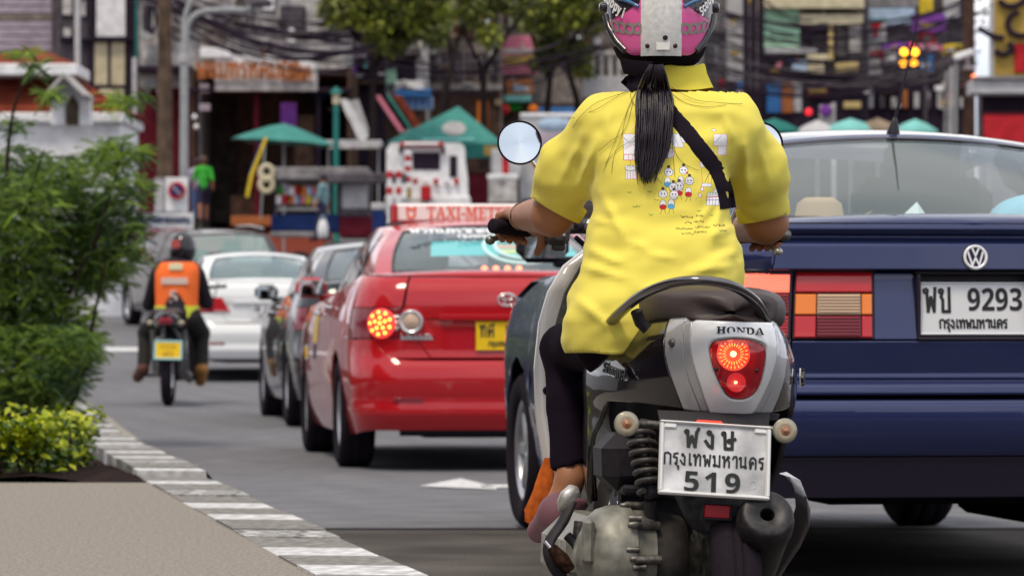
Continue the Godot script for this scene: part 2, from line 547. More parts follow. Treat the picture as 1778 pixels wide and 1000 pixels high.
# ---------------------------------------------------------------- cars
class Shape:
	var L := 4.5; var W0 := 0.85; var rc := 0.22; var bulge := 0.05; var fr := 0.35; var fb := 0.15; var taper := 0.05
	var ys: Array; var rear: Array; var half: Array; var front: Array
	var arches := []                 # [X, centre height, radius]
	var bX: Array; var bY: Array     # shoulder line
	var sill := 0.2
	var Xa: float; var Xb: float; var Xc: float; var Xd: float
	var yr: float; var wb: float; var wt: float; var crown := 0.05; var gbr := 0.1; var gbf := 0.2
	func tb(xs: Array, vs: Array, x: float) -> float:
		if x <= xs[0]: return vs[0]
		for i in range(1, xs.size()):
			if x <= xs[i]:
				var t: float = (x - xs[i - 1]) / (xs[i] - xs[i - 1])
				return lerpf(vs[i - 1], vs[i], t)
		return vs[vs.size() - 1]
	func plan(s: float) -> Vector2:
		var a := W0 - rc
		var q := bulge * pow(a / W0, 2.0)
		if s < a: return Vector2(bulge * pow(s / W0, 2.0), s)
		s -= a
		var arc := rc * PI * 0.5
		if s < arc: return Vector2(q + rc * (1.0 - cos(s / rc)), a + rc * sin(s / rc))
		s -= arc
		var X0 := q + rc
		var X1 := L - fb - fr
		if s < X1 - X0: return Vector2(X0 + s, W0)
		s -= X1 - X0
		arc = fr * PI * 0.5
		if s < arc: return Vector2(X1 + fr * sin(s / fr), W0 - fr * (1.0 - cos(s / fr)))
		s -= arc
		var z := maxf(W0 - fr - s, 0.0)
		return Vector2(L - fb * pow(z / (W0 - fr), 2.0), z)
	func s_at(X: float) -> float:    # ring coordinate of a point on the straight side
		return W0 - rc + rc * PI * 0.5 + X - (bulge * pow((W0 - rc) / W0, 2.0) + rc)
	func s_max() -> float:
		return W0 - rc + rc * PI * 0.5 + (L - fb - fr) - (bulge * pow((W0 - rc) / W0, 2.0) + rc) + fr * PI * 0.5 + W0 - fr
	func raw(s: float, y: float) -> Vector3:
		var p := plan(absf(s))
		var w: float = tb(ys, half, y) / W0
		var mid := L * 0.5
		w *= 1.0 - taper * pow(absf(p.x - mid) / mid, 3.0)
		var X := p.x + lerpf(tb(ys, rear, y), -tb(ys, front, y), p.x / L)
		return Vector3(signf(s) * p.y * w, y, -X)
	func pt(s: float, y: float, off := 0.0) -> Vector3:
		var p := raw(s, y)
		if off == 0.0: return p
		var e := 0.01
		var ds := raw(s + e, y) - raw(s - e, y)
		var dy := raw(s, y + e) - raw(s, y - e)
		return p + ds.cross(dy).normalized() * off
	func arch_y(X: float, grow := 0.0) -> float:
		var y := -1.0
		for a in arches:
			var dx: float = X - a[0]
			var r: float = a[2] + grow
			if absf(dx) < r: y = maxf(y, a[1] + sqrt(r * r - dx * dx))
		return y
	func ev(y, X: float) -> float:
		return y.call(X) if y is Callable else float(y)
	func two(s) -> Array:
		return s if s is Array else [s, s]
	func panel(mb: MB, s0, s1, y0, y1, off := 0.0, lip := 0.012, nu := 10, nv := 8, archcut := false) -> void:
		var a0 := two(s0); var a1 := two(s1)
		var m0: float = (a0[0] + a0[1]) * 0.5; var m1: float = (a1[0] + a1[1]) * 0.5
		var us := []
		for k in nu + 1: us.append(float(k) / nu)
		if archcut:
			for a in arches:
				for k in 25:
					var X: float = a[0] - a[2] * cos(PI * k / 24.0) * 1.0001
					var s := s_at(X) * signf(m0 + m1)
					var f := (s - m0) / (m1 - m0)
					if f > 0.004 and f < 0.996: us.append(f)
			us.sort()
		var span := absf(m1 - m0)
		if lip > 0.0:
			us.insert(1, minf(0.004 / span, us[1] * 0.5)); us.insert(us.size() - 1, 1.0 - minf(0.004 / span, (1.0 - us[us.size() - 2]) * 0.5))
		var vs := []
		for k in nv + 1: vs.append(float(k) / nv)
		var hgt := absf(ev(y1, plan(absf(m0)).x) - ev(y0, plan(absf(m0)).x))
		if lip > 0.0:
			vs.insert(1, minf(0.004 / hgt, vs[1] * 0.5)); vs.insert(vs.size() - 1, 1.0 - minf(0.004 / hgt, (1.0 - vs[vs.size() - 2]) * 0.5))
		var rows := []
		var nr := vs.size(); var nc := us.size()
		for j in range(-1 if lip > 0.0 else 0, nr + (1 if lip > 0.0 else 0)):
			var row := PackedVector3Array()
			var jj := clampi(j, 0, nr - 1)
			for i in range(-1 if lip > 0.0 else 0, nc + (1 if lip > 0.0 else 0)):
				var ii := clampi(i, 0, nc - 1)
				var u: float = us[ii]; var b: float = vs[jj]
				var sn := lerpf(m0, m1, u)
				var X := plan(absf(sn)).x
				var ya := ev(y0, X); var yb := ev(y1, X)
				if archcut: ya = maxf(ya, arch_y(X))
				var y := lerpf(ya, yb, b)
				var s := lerpf(lerpf(a0[0], a0[1], b), lerpf(a1[0], a1[1], b), u)
				row.append(pt(s, y, off - (lip if (i != ii or j != jj) else 0.0)))
			rows.append(row)
		mb.grid(rows, false, m1 < m0)
	func belt(X: float) -> float:
		return tb(bX, bY, X)
	# greenhouse surfaces
	func gside(u: float, t: float) -> Vector3:
		var X0 := lerpf(Xa, Xd, u)
		var X1 := lerpf(Xb, Xc, u)
		var y1 := yr - 0.045 * pow(absf(2.0 * u - 0.9), 2.5)
		var wbu := wb * (1.0 - 0.06 * pow(absf(2.0 * u - 1.0), 3.0))
		var wtu := wt * (1.0 - 0.05 * pow(absf(2.0 * u - 1.0), 3.0))
		return Vector3(lerpf(wbu, wtu, t) + 0.03 * sin(PI * t), lerpf(belt(X0), y1, t), -lerpf(X0, X1, t) + 0.035 * sin(PI * t) * (1.0 - 2.0 * u))
	func grear(vv: float, t: float) -> Vector3:
		var p := gside(0.0, t)
		return Vector3(p.x * vv, p.y + crown * t * (1.0 - vv * vv), p.z + gbr * (1.0 - vv * vv) * (1.0 - 0.5 * t))
	func gfront(vv: float, t: float) -> Vector3:
		var p := gside(1.0, t)
		return Vector3(p.x * vv, p.y + crown * t * (1.0 - vv * vv), p.z - gbf * (1.0 - vv * vv) * (1.0 - 0.5 * t))
	func groof(vv: float, u: float) -> Vector3:
		var p := gside(u, 1.0)
		return Vector3(p.x * vv, p.y + crown * (1.0 - vv * vv), p.z + (lerpf(gbr, -gbf, u)) * 0.5 * (1.0 - vv * vv))
	func gpan(mb: MB, f: Callable, u0, u1, t0, t1, nu := 8, nt := 6, off := 0.0, mirror := false, flip := false) -> void:
		var a0 := two(u0); var a1 := two(u1); var b0 := two(t0); var b1 := two(t1)
		var rows := []
		for j in nt + 1:
			var row := PackedVector3Array()
			for i in nu + 1:
				var a := float(i) / nu; var b := float(j) / nt
				var u := lerpf(lerpf(a0[0], a0[1], b), lerpf(a1[0], a1[1], b), a)
				var t := lerpf(lerpf(b0[0], b0[1], a), lerpf(b1[0], b1[1], a), b)
				var p: Vector3 = f.call(u, t)
				if off != 0.0:
					var e := 0.01
					var d1: Vector3 = f.call(u + e, t) - f.call(u - e, t)
					var d2: Vector3 = f.call(u, t + e) - f.call(u, t - e)
					var nn := d1.cross(d2).normalized()
					if flip: nn = -nn
					p += nn * off
				if mirror: p.x = -p.x
				row.append(p)
			rows.append(row)
		mb.grid(rows, false, flip != mirror)

func wheel(parent: Node, at: Vector3, r: float, w: float, rimr: float, spokes: int, side: float, style := 0) -> void:
	var h := Node3D.new()
	h.name = "wheel"; h.position = at
	parent.add_child(h, true)
	var xf := yto(Vector3(side, 0, 0), Vector3.ZERO)
	var k := w * 0.5
	var tm := worn(mat("tyre_rubber", 0.028, 0.022, 0.03, 0.85), 6.0, "fine", 0.0, false)
	var t := MB.new()
	t.lathe([Vector2(rimr, -k * 0.8), Vector2(r - 0.03, -k), Vector2(r - 0.012, -k * 0.86), Vector2(r, -k * 0.7), Vector2(r, -k * 0.34), Vector2(r - 0.007, -k * 0.32), Vector2(r - 0.007, -k * 0.27), Vector2(r, -k * 0.25), Vector2(r, k * 0.25), Vector2(r - 0.007, k * 0.27), Vector2(r - 0.007, k * 0.32), Vector2(r, k * 0.34), Vector2(r, k * 0.7), Vector2(r - 0.012, k * 0.86), Vector2(r - 0.03, k), Vector2(rimr + 0.01, k * 0.9), Vector2(rimr, k * 0.75)], xf, 36)
	put("tyre", t, tm, h)
	var rm := mat("wheel_alloy", 0.42, 0.42, 0.45, 0.35, 0.8)
	var rim := MB.new()
	rim.lathe([Vector2(rimr + 0.004, k * 0.76), Vector2(rimr - 0.012, k * 0.8), Vector2(rimr - 0.02, k * 0.6), Vector2(rimr - 0.03, -k * 0.5)], xf, 36)
	rim.lathe([Vector2(0.0, k * 0.62), Vector2(0.05, k * 0.6), Vector2(0.06, k * 0.45), Vector2(0.06, 0.0)], xf, 16)
	for q in spokes:
		var a := TAU * q / spokes
		var dir := xf.basis * Vector3(cos(a), 0, sin(a))
		var side_v := xf.basis * Vector3(-sin(a), 0, cos(a))
		var o := xf.basis.y * k * 0.5
		var b := Basis(dir, xf.basis.y, side_v)
		rim.cbox(o + dir * rimr * 0.52, Vector3(rimr * 0.9, 0.03, 0.05 if style == 0 else 0.035), 0.008, b)
	put("rim", rim, rm, h)
	put("brake_disc", lt([Vector2(0.0, k * 0.15), Vector2(rimr * 0.75, k * 0.15), Vector2(rimr * 0.75, k * 0.05)], xf, 20), mat("brake_steel", 0.06, 0.05, 0.055, 0.5, 0.6), h)

# number plate with its own face, border and lettering; local z faces the reader
func plate(parent: Node, xf: Transform3D, size: Vector2, ground: Material, rim: Material, ink: Material, top: String, digits: String, bottom: String, hh: float) -> Node3D:
	var p := Node3D.new()
	p.name = "number_plate"; p.transform = xf
	parent.add_child(p, true)
	put("plate_face", bx(Vector3(0, 0, 0), Vector3(size.x, size.y, 0.004), 0.0015), ground, p)
	var fr := MB.new()
	for sg in [-1.0, 1.0]:
		fr.cbox(Vector3(0, sg * size.y * 0.5, 0.001), Vector3(size.x + 0.012, 0.006, 0.008), 0.002)
		fr.cbox(Vector3(sg * size.x * 0.5, 0, 0.0005), Vector3(0.006, size.y, 0.0075), 0.002)
	put("border", fr, rim, p)
	var n := 0.0
	put_mesh("lettering", thai(top, hh, 0.55, hh * 0.13, 0.002, ink, 0.12), p, Transform3D(Basis.IDENTITY, Vector3(-size.x * 0.32, size.y * 0.17, 0.002)))
	put_mesh("digits", letters(digits, hh * 0.92, 0.002, ink, "Droid Sans", true), p, Transform3D(Basis.IDENTITY.scaled(Vector3(0.85, 1, 1)), Vector3(size.x * 0.2, size.y * 0.17, 0.003)))
	put_mesh("lettering", thai(bottom, size.y * 0.17, 0.75, size.y * 0.034, 0.002, ink, 0.05), p, Transform3D(Basis.IDENTITY, Vector3(0, -size.y * 0.3, 0.002)))
	return p

# common shell of a car; cfg carries the paint, wheels and proportions
func car_shell(t: Node3D, S: Shape, cfg: Dictionary) -> void:
	var pm: Material = cfg.paint
	var dark := mat("car_underside", 0.012, 0.009, 0.014, 0.8)
	var trim := mat("black_trim", 0.02, 0.016, 0.022, 0.45)
	var gl: Material = cfg.glass
	var beltf := func(X: float) -> float: return S.belt(X)
	var sillf := func(X: float) -> float: return S.sill
	var s_c: float = cfg.get("s_corner", S.W0 - S.rc * 0.2)
	var smax := S.s_max()
	for sg in [-1.0, 1.0]:
		var cuts: Array = cfg.doors     # X of seams: fender | rear door | front door | front fender
		var names := ["rear_fender", "rear_door", "front_door", "front_fender"]
		var edges := [s_c, S.s_at(cuts[0]), S.s_at(cuts[1]), S.s_at(cuts[2]), smax]
		for k in 4:
			var mb := MB.new()
			var a: float = edges[k] + (0.0025 if k > 0 else 0.0); var b: float = edges[k + 1] - 0.0025
			var y0 = cfg.get("fender_y", S.sill) if k == 0 else S.sill
			if k == 0 and cfg.has("fender_low"): y0 = cfg.fender_low
			S.panel(mb, sg * a, sg * b, y0, beltf, 0.0, 0.012, 14, 12, true)
			var o := put(names[k], mb, pm, t)
			if k == 1 or k == 2:
				var hm := MB.new()
				var hs: float = edges[k] + 0.12
				var hy: float = S.belt(S.plan(hs).x) - 0.09
				hm.tube([S.pt(sg * (hs - 0.01), hy, 0.004), S.pt(sg * hs, hy, 0.028), S.pt(sg * (hs + 0.1), hy, 0.032), S.pt(sg * (hs + 0.17), hy, 0.026), S.pt(sg * (hs + 0.18), hy, 0.004)], 0.011, 8)
				put("handle", hm, cfg.get("handle", pm), o)
		# wheel housings and sill underside
		for a in S.arches:
			var wl := MB.new()
			var rows := []
			for j in [0.0, 1.0]:
				var row := PackedVector3Array()
				for k in 17:
					var an := PI * k / 16.0
					var p := S.pt(sg * S.s_at(a[0]), 0.5)
					row.append(Vector3(sg * (absf(p.x) - 0.012 - j * 0.36), a[1] + (a[2] + 0.004) * sin(an), -a[0] + cos(an) * (a[2] + 0.004)))
				rows.append(row)
			wl.grid(rows, false, sg < 0)
			wl.box(Vector3(sg * (S.W0 - 0.4), a[1] + 0.14, -a[0]), Vector3(0.02, 0.36, a[2] * 1.98))
			put("wheel_housing", wl, dark, t)
		var inn := MB.new()
		S.panel(inn, sg * 0.0, sg * smax, cfg.get("inner_low", S.sill + 0.02), beltf, -0.045, 0.0, 44, 44, true)
		put("inner_shell", inn, dark, t)
	var un := MB.new()
	var u0: float = cfg.get("under", S.sill + 0.03)
	un.box(Vector3(0, u0, -S.L * 0.5), Vector3(S.W0 * 1.0, 0.06, S.L - 0.35))
	un.tube([Vector3(0.35, u0 - 0.05, -0.25), Vector3(0.36, u0 - 0.06, -0.7), Vector3(0.3, u0 - 0.05, -1.2)], 0.06, 10)
	put("underbody", un, dark, t)
	# decks
	for q in [[0.0, S.Xa + 0.1, "boot_deck"], [S.Xd - 0.15, S.L, "bonnet"]]:
		var rows := []
		for j in 13:
			var X: float = lerpf(q[0], q[1], j / 12.0)
			var row := PackedVector3Array()
			for i in 17:
				var vv := -1.0 + i / 8.0
				var yb := S.belt(X)
				var s_edge := 0.0
				var e: Vector3
				# outline of the shoulder ring at this station
				var lo := 0.0; var hi := smax
				if q[2] == "boot_deck": hi = S.s_at(S.L * 0.5)
				else: lo = S.s_at(S.L * 0.5)
				for it in 18:
					var md := (lo + hi) * 0.5
					if -S.raw(md, yb).z < X: lo = md
					else: hi = md
				e = S.raw(lo, yb)
				var zz := -X if q[2] == "boot_deck" else -X
				row.append(Vector3(e.x * vv, yb + 0.002 + cfg.get("deck_crown", 0.03) * (1.0 - vv * vv) * smoothstep(0.0, 0.2, X) * smoothstep(0.0, 0.3, S.L - X), clampf(zz, -S.L, -S.tb(S.ys, S.rear, yb) - S.bulge * pow(absf(e.x * vv) / S.W0, 2.0))))
			rows.append(row)
		var dk := MB.new()
		dk.grid(rows, false, false)
		put(q[2], dk, pm, t)
	# greenhouse
	var C: float = cfg.get("cpillar", 0.17); var B: float = cfg.get("bpillar", 0.5); var A := 0.88
	var win: float = cfg.get("rear_win", 0.93)
	var roof := MB.new()
	S.gpan(roof, S.groof, -1.0, 1.0, 0.0, 1.0, 16, 14, 0.0)
	put("roof", roof, pm, t)
	var rw := MB.new()
	S.gpan(rw, S.grear, -win, win, 0.06, 0.95, 16, 8, -0.004)
	put("rear_window", rw, gl, t)
	var rf := MB.new()
	S.gpan(rf, S.grear, -1.0, 1.0, 0.0, 0.06, 16, 2)
	S.gpan(rf, S.grear, -1.0, 1.0, 0.95, 1.0, 16, 2)
	S.gpan(rf, S.grear, -1.0, -win, 0.06, 0.95, 3, 8)
	S.gpan(rf, S.grear, win, 1.0, 0.06, 0.95, 3, 8)
	put("rear_frame", rf, pm, t)
	var seal := MB.new()
	for q in [[-win, win, 0.05, 0.075], [-win, win, 0.935, 0.955], [-win, -win + 0.02, 0.075, 0.935], [win - 0.02, win, 0.075, 0.935]]:
		S.gpan(seal, S.grear, q[0], q[1], q[2], q[3], 12, 6, 0.003)
	put("window_seal", seal, trim, t)
	var ws := MB.new()
	S.gpan(ws, S.gfront, -0.93, 0.93, 0.03, 0.95, 12, 6, 0.0, false, true)
	put("windscreen", ws, gl, t)
	for sg in [-1.0, 1.0]:
		var mir: bool = sg < 0
		var fl := true
		var pl := MB.new()
		S.gpan(pl, S.gside, 0.0, [C + 0.03, C - 0.06], 0.0, 1.0, 4, 8, 0.0, mir, fl)
		S.gpan(pl, S.gside, 0.0, 1.0, 0.92, 1.0, 20, 2, 0.0, mir, fl)
		S.gpan(pl, S.gside, [A + 0.06, A], 1.0, 0.0, 1.0, 3, 6, 0.0, mir, fl)
		put("pillar", pl, pm, t)
		var bp := MB.new()
		S.gpan(bp, S.gside, B - 0.022, B + 0.022, 0.0, 0.92, 2, 6, -0.002, mir, fl)
		S.gpan(bp, S.gside, 0.0, 1.0, -0.01, 0.045, 20, 2, 0.003, mir, fl)
		put("window_trim", bp, trim, t)
		for q in [[[C + 0.03, C - 0.055], B - 0.022], [B + 0.022, [A + 0.06, A]]]:
			var sw := MB.new()
			S.gpan(sw, S.gside, q[0], q[1], 0.045, 0.92, 6, 6, -0.006, mir, fl)
			put("side_window", sw, cfg.get("side_glass", gl), t)
	# cabin: floor, seats, shelf, steering side dash
	var cab := mat("cabin_cloth", 0.055, 0.05, 0.055, 0.9)
	var yb0 := S.belt(S.Xa)
	var inn2 := MB.new()
	inn2.cbox(Vector3(0, yb0 - 0.03, -(S.Xa + 0.22)), Vector3(S.wb * 1.85, 0.04, 0.5), 0.01)
	put("parcel_shelf", inn2, cab, t)
	var seats := MB.new()
	seats.cbox(Vector3(0, yb0 - 0.2, -(S.Xa + 0.6)), Vector3(S.wb * 1.7, 0.5, 0.16), 0.05)
	for sx in [-1.0, 1.0]:
		var fs := MB.new()
		fs.cbox(Vector3(sx * 0.37, yb0 - 0.13, -(S.Xa + 1.55)), Vector3(0.5, 0.66, 0.16), 0.06)
		fs.cbox(Vector3(sx * 0.37, yb0 + 0.23, -(S.Xa + 1.55)), Vector3(0.27, 0.2, 0.1), 0.04)
		put("front_seat", fs, cab, t)
		if cfg.get("headrests", true): seats.cbox(Vector3(sx * 0.36, yb0 + 0.1, -(S.Xa + 0.58)), Vector3(0.26, 0.2, 0.1), 0.04)
	put("rear_seat", seats, cab, t)
	put("dashboard", bx(Vector3(0, S.belt(S.Xd) - 0.1, -(S.Xd - 0.3)), Vector3(S.wb * 1.8, 0.2, 0.4), 0.05), cab, t)
	put("cabin_floor", bx(Vector3(0, S.sill + 0.12, -S.L * 0.5), Vector3(S.wb * 1.9, 0.04, S.L * 0.55)), cab, t)
	# wheels
	for a in S.arches:
		for sg in [-1.0, 1.0]:
			wheel(t, Vector3(sg * (S.W0 - cfg.get("wheel_in", 0.115)), a[1] - cfg.get("arch_lift", 0.03), -a[0]), cfg.wr, 0.2, cfg.rimr, cfg.get("spokes", 5), sg)
	# door mirrors
	for sg in [-1.0, 1.0]:
		var dm := MB.new()
		var X: float = S.Xd - cfg.get("mirror_back", 0.42)
		var at := Vector3(sg * (S.wb + 0.13), S.belt(X) + 0.1, -X)
		dm.cbox(at, Vector3(0.19, 0.125, 0.1), 0.04)
		dm.cbox(at + Vector3(-sg * 0.1, -0.06, 0), Vector3(0.12, 0.04, 0.06), 0.01)
		var o := put("door_mirror", dm, cfg.get("mirror_mat", pm), t)
		put("mirror_glass", bx(at + Vector3(0, 0, 0.051), Vector3(0.15, 0.095, 0.004), 0.0015), mat("mirror_silver", 0.75, 0.8, 0.82, 0.03, 1.0), o)

func sp(t: Node, S: Shape, called: String, s0, s1, y0, y1, m: Material, off := 0.0, lip := 0.012, nu := 12, nv := 8) -> MeshInstance3D:
	var mb := MB.new()
	S.panel(mb, s0, s1, y0, y1, off, lip, nu, nv)
	return put(called, mb, m, t)
func sedan(kind: String) -> Shape:
	var S := Shape.new()
	if kind == "navy":
		S.L = 4.38; S.W0 = 0.845; S.rc = 0.2; S.bulge = 0.06
		S.ys = [0.2, 0.26, 0.385, 0.40, 0.45, 0.50, 0.54, 0.556, 0.564, 0.572, 0.60, 0.615, 0.625, 0.73, 0.74, 0.93, 0.94, 1.015, 1.03, 1.042, 1.056, 1.075, 1.12]
		S.rear = [0.11, 0.055, 0.026, 0.018, 0.005, 0.0, 0.004, 0.016, 0.022, 0.006, 0.014, 0.05, 0.076, 0.066, 0.07, 0.112, 0.082, 0.092, 0.112, 0.118, 0.085, 0.092, 0.12]
		S.half = [0.80, 0.81, 0.826, 0.83, 0.835, 0.838, 0.838, 0.836, 0.835, 0.838, 0.84, 0.845, 0.845, 0.845, 0.845, 0.82, 0.815, 0.80, 0.79, 0.785, 0.78, 0.77, 0.75]
		S.front = [0.1, 0.05, 0.02, 0.0, 0.0, 0.0, 0.0, 0.0, 0.0, 0.01, 0.03, 0.04, 0.05, 0.08, 0.1, 0.3, 0.3, 0.3, 0.3, 0.3, 0.3, 0.3, 0.3]
		S.arches = [[1.065, 0.315, 0.335], [3.54, 0.315, 0.335]]
		S.bX = [0.0, 0.55, 0.95, 2.9, 3.3, 4.38]; S.bY = [1.075, 1.085, 1.0, 0.95, 0.93, 0.76]
		S.Xa = 0.55; S.Xb = 1.08; S.Xc = 2.35; S.Xd = 3.1
		S.yr = 1.375; S.wb = 0.745; S.wt = 0.56; S.crown = 0.045; S.gbr = 0.1
		S.sill = 0.2; S.taper = 0.04
	elif kind == "taxi":
		S.L = 4.54; S.W0 = 0.88; S.rc = 0.3; S.bulge = 0.09
		S.ys = [0.18, 0.24, 0.33, 0.40, 0.44, 0.52, 0.60, 0.62, 0.66, 0.80, 0.83, 0.84, 0.92, 1.0, 1.05, 1.08, 1.12]
		S.rear = [0.14, 0.06, 0.012, 0.024, 0.012, 0.0, 0.028, 0.048, 0.062, 0.062, 0.056, 0.054, 0.05, 0.07, 0.1, 0.13, 0.2]
		S.half = [0.82, 0.84, 0.86, 0.865, 0.87, 0.88, 0.88, 0.88, 0.88, 0.875, 0.87, 0.87, 0.855, 0.83, 0.81, 0.79, 0.76]
		S.front = [0.1, 0.05, 0.0, 0.0, 0.0, 0.0, 0.03, 0.05, 0.08, 0.2, 0.25, 0.25, 0.35, 0.45, 0.5, 0.5, 0.5]
		S.arches = [[0.97, 0.32, 0.345], [3.57, 0.32, 0.345]]
		S.bX = [0.0, 0.42, 0.9, 1.3, 3.0, 3.4, 4.54]; S.bY = [1.07, 1.09, 1.03, 1.0, 0.93, 0.92, 0.72]
		S.Xa = 0.42; S.Xb = 1.2; S.Xc = 2.35; S.Xd = 3.35
		S.yr = 1.375; S.wb = 0.74; S.wt = 0.56; S.crown = 0.05; S.gbr = 0.12
		S.sill = 0.19; S.taper = 0.06
	elif kind == "suv":
		S.L = 4.5; S.W0 = 0.91; S.rc = 0.25; S.bulge = 0.07
		S.ys = [0.25, 0.3, 0.45, 0.6, 0.64, 0.68, 0.9, 1.06, 1.1, 1.15]
		S.rear = [0.1, 0.05, 0.0, 0.0, 0.03, 0.06, 0.06, 0.09, 0.1, 0.12]
		S.half = [0.85, 0.88, 0.9, 0.91, 0.91, 0.91, 0.9, 0.86, 0.84, 0.82]
		S.front = [0.1, 0.05, 0.0, 0.0, 0.02, 0.04, 0.2, 0.3, 0.3, 0.3]
		S.arches = [[0.9, 0.36, 0.385], [3.52, 0.36, 0.385]]
		S.bX = [0.0, 1.5, 3.0, 3.4, 4.5]; S.bY = [1.1, 1.06, 1.02, 1.0, 0.86]
		S.Xa = 0.1; S.Xb = 0.42; S.Xc = 2.5; S.Xd = 3.35
		S.yr = 1.56; S.wb = 0.8; S.wt = 0.66; S.crown = 0.05; S.gbr = 0.06
		S.sill = 0.28; S.taper = 0.05
	return S

func smooth_shape(S: Shape) -> void:
	pass

func build_navy() -> void:
	var S := sedan("navy")
	var d := 11.9
	var t := thing("sedan", "dark navy blue older saloon car with rear antenna and white number plate", "car", Vector3(1.392, 0.0, -d), deg_to_rad(9.0))
	var navy := paint("navy_paint", 0.022, 0.031, 0.105, 0.38)
	navy.metallic = 0.5
	var gl := glass("navy_car_glass", 0.55, 0.72, 0.74, 0.12)
	gl.metallic_specular = 0.95
	var trim := mat("black_trim", 0.02, 0.016, 0.022, 0.45)
	car_shell(t, S, {"paint": navy, "glass": gl, "doors": [1.45, 2.2, 3.15], "wr": 0.295, "rimr": 0.19, "spokes": 7, "fender_low": func(X: float) -> float: return lerpf(0.622, 0.2, smoothstep(0.702, 0.716, X)), "s_corner": 0.66, "under": 0.27, "headrests": false, "rear_win": 0.9, "mirror_mat": trim, "inner_low": 0.3, "arch_lift": 0.02})
	var sb := S.s_at(0.70)
	sp(t, S, "valance", -sb, sb, 0.262, 0.384, mat("valance_plastic", 0.016, 0.012, 0.026, 0.5), -0.004, 0.015, 30, 4)
	var bum := sp(t, S, "bumper", -sb, sb, 0.388, 0.556, navy, 0.0, 0.015, 40, 10)
	sp(bum, S, "bumper_top", -sb, sb, 0.567, 0.613, navy, 0.0, 0.015, 40, 6)
	for sg in [-1.0, 1.0]:
		sp(t, S, "quarter_panel", sg * 0.582, sg * 0.657, 0.622, 0.935, navy, 0.0, 0.012, 3, 8)
		sp(t, S, "quarter_panel", sg * 0.6575, sg * 0.665, 0.937, 1.075, navy, 0.0, 0.006, 3, 6)
	var lid := sp(t, S, "boot_lid", -0.655, 0.655, 0.938, 1.075, navy, 0.0, 0.012, 30, 24)
	sp(lid, S, "lid_lower", -0.577, 0.577, 0.622, 0.728, navy, 0.0, 0.014, 30, 8)
	for sg in [-1.0, 1.0]:
		sp(lid, S, "lid_middle", sg * 0.322, sg * 0.186, 0.735, 0.926, navy, -0.012, 0.012, 6, 8)
	sp(lid, S, "plate_recess", -0.184, 0.184, 0.733, 0.93, mat("recess_plastic", 0.014, 0.01, 0.018, 0.5), -0.03, 0.0, 6, 6)
	var jm := MB.new()
	for sg in [-1.0, 1.0]:
		jm.cbox(S.pt(sg * 0.181, 0.83, -0.012), Vector3(0.012, 0.195, 0.036), 0.003)
	jm.cbox(S.pt(0, 0.737, -0.012), Vector3(0.36, 0.01, 0.036), 0.003)
	jm.cbox(S.pt(0, 0.925, -0.012), Vector3(0.36, 0.01, 0.04), 0.003)
	put("recess_frame", jm, mat("recess_plastic"), lid)
	# lamps
	var red := paint("lens_red", 0.48, 0.012, 0.02, 0.25)
	var darkred := paint("lens_dark_red", 0.20, 0.008, 0.02, 0.25)
	var amber := paint("lens_amber", 0.8, 0.2, 0.02, 0.25)
	var clear := paint("lens_clear", 0.55, 0.38, 0.25, 0.25)
	var hot := glow("brake_light_glow", 1.0, 0.16, 0.1, 1.1)
	for sg in [-1.0, 1.0]:
		var lamp := sp(t, S, "tail_light", sg * 0.322, sg * 0.5765, 0.734, 0.934, trim, -0.004, 0.01, 6, 6)
		var wrap := S.s_at(0.42)
		var outer := sp(t, S, "tail_light", sg * 0.584, sg * wrap, 0.734, 0.934, trim, 0.001, 0.01, 16, 6)
		for q in [[0.33, 0.571, 0.872, 0.929, red], [0.33, 0.362, 0.806, 0.866, amber], [0.366, 0.502, 0.806, 0.866, clear], [0.506, 0.571, 0.806, 0.866, amber], [0.33, 0.362, 0.738, 0.801, red], [0.366, 0.502, 0.738, 0.801, darkred], [0.506, 0.571, 0.738, 0.801, red]]:
			sp(lamp, S, "lens", sg * q[0], sg * q[1], q[2], q[3], q[4], 0.004, 0.008, 5, 3)
			if q[4] == clear or q[4] == darkred:
				for k in 6:
					var yy: float = lerpf(q[2] + 0.005, q[3] - 0.009, k / 5.0)
					sp(lamp, S, "lens_rib", sg * (q[0] + 0.002), sg * (q[1] - 0.002), yy, yy + 0.005, q[4], 0.0065, 0.004, 4, 1)
		for q in [[0.592, wrap - 0.01, 0.872, 0.929, hot if sg < 0 else red], [0.592, wrap - 0.01, 0.806, 0.866, darkred], [0.592, wrap - 0.01, 0.738, 0.801, red]]:
			sp(outer, S, "lens", sg * q[0], sg * q[1], q[2], q[3], q[4], 0.006, 0.008, 16, 3)
			for k in 6:
				var yy: float = lerpf(q[2] + 0.005, q[3] - 0.009, k / 5.0)
				sp(outer, S, "lens_rib", sg * (q[0] + 0.002), sg * (q[1] - 0.002), yy, yy + 0.005, q[4], 0.0085, 0.004, 14, 1)
	var pl := plate(t, Transform3D(Basis.IDENTITY.rotated(Vector3.RIGHT, -0.1), S.pt(0, 0.828, -0.018)), Vector2(0.335, 0.152), mat("plate_white", 0.68, 0.69, 0.72, 0.4), mat("plate_white"), mat("plate_ink", 0.02, 0.02, 0.024, 0.5), "พข", "9293", "กรุงเทพมหานคร", 0.072)
	# round emblem: ring with a V over a W
	var chrome := mat("emblem_white", 0.78, 0.78, 0.8, 0.3, 0.2)
	var em := Node3D.new()
	em.name = "emblem"; em.transform = Transform3D(Basis.IDENTITY.rotated(Vector3.RIGHT, -0.12), S.pt(0, 0.976, 0.002))
	t.add_child(em, true)
	put("backing", lt([Vector2(0.0, 0.004), Vector2(0.038, 0.004), Vector2(0.038, 0.004), Vector2(0.039, -0.003)], Transform3D(Basis(Vector3.RIGHT, Vector3.BACK, Vector3.DOWN), Vector3.ZERO), 32), mat("emblem_dark", 0.012, 0.014, 0.04, 0.4), em)
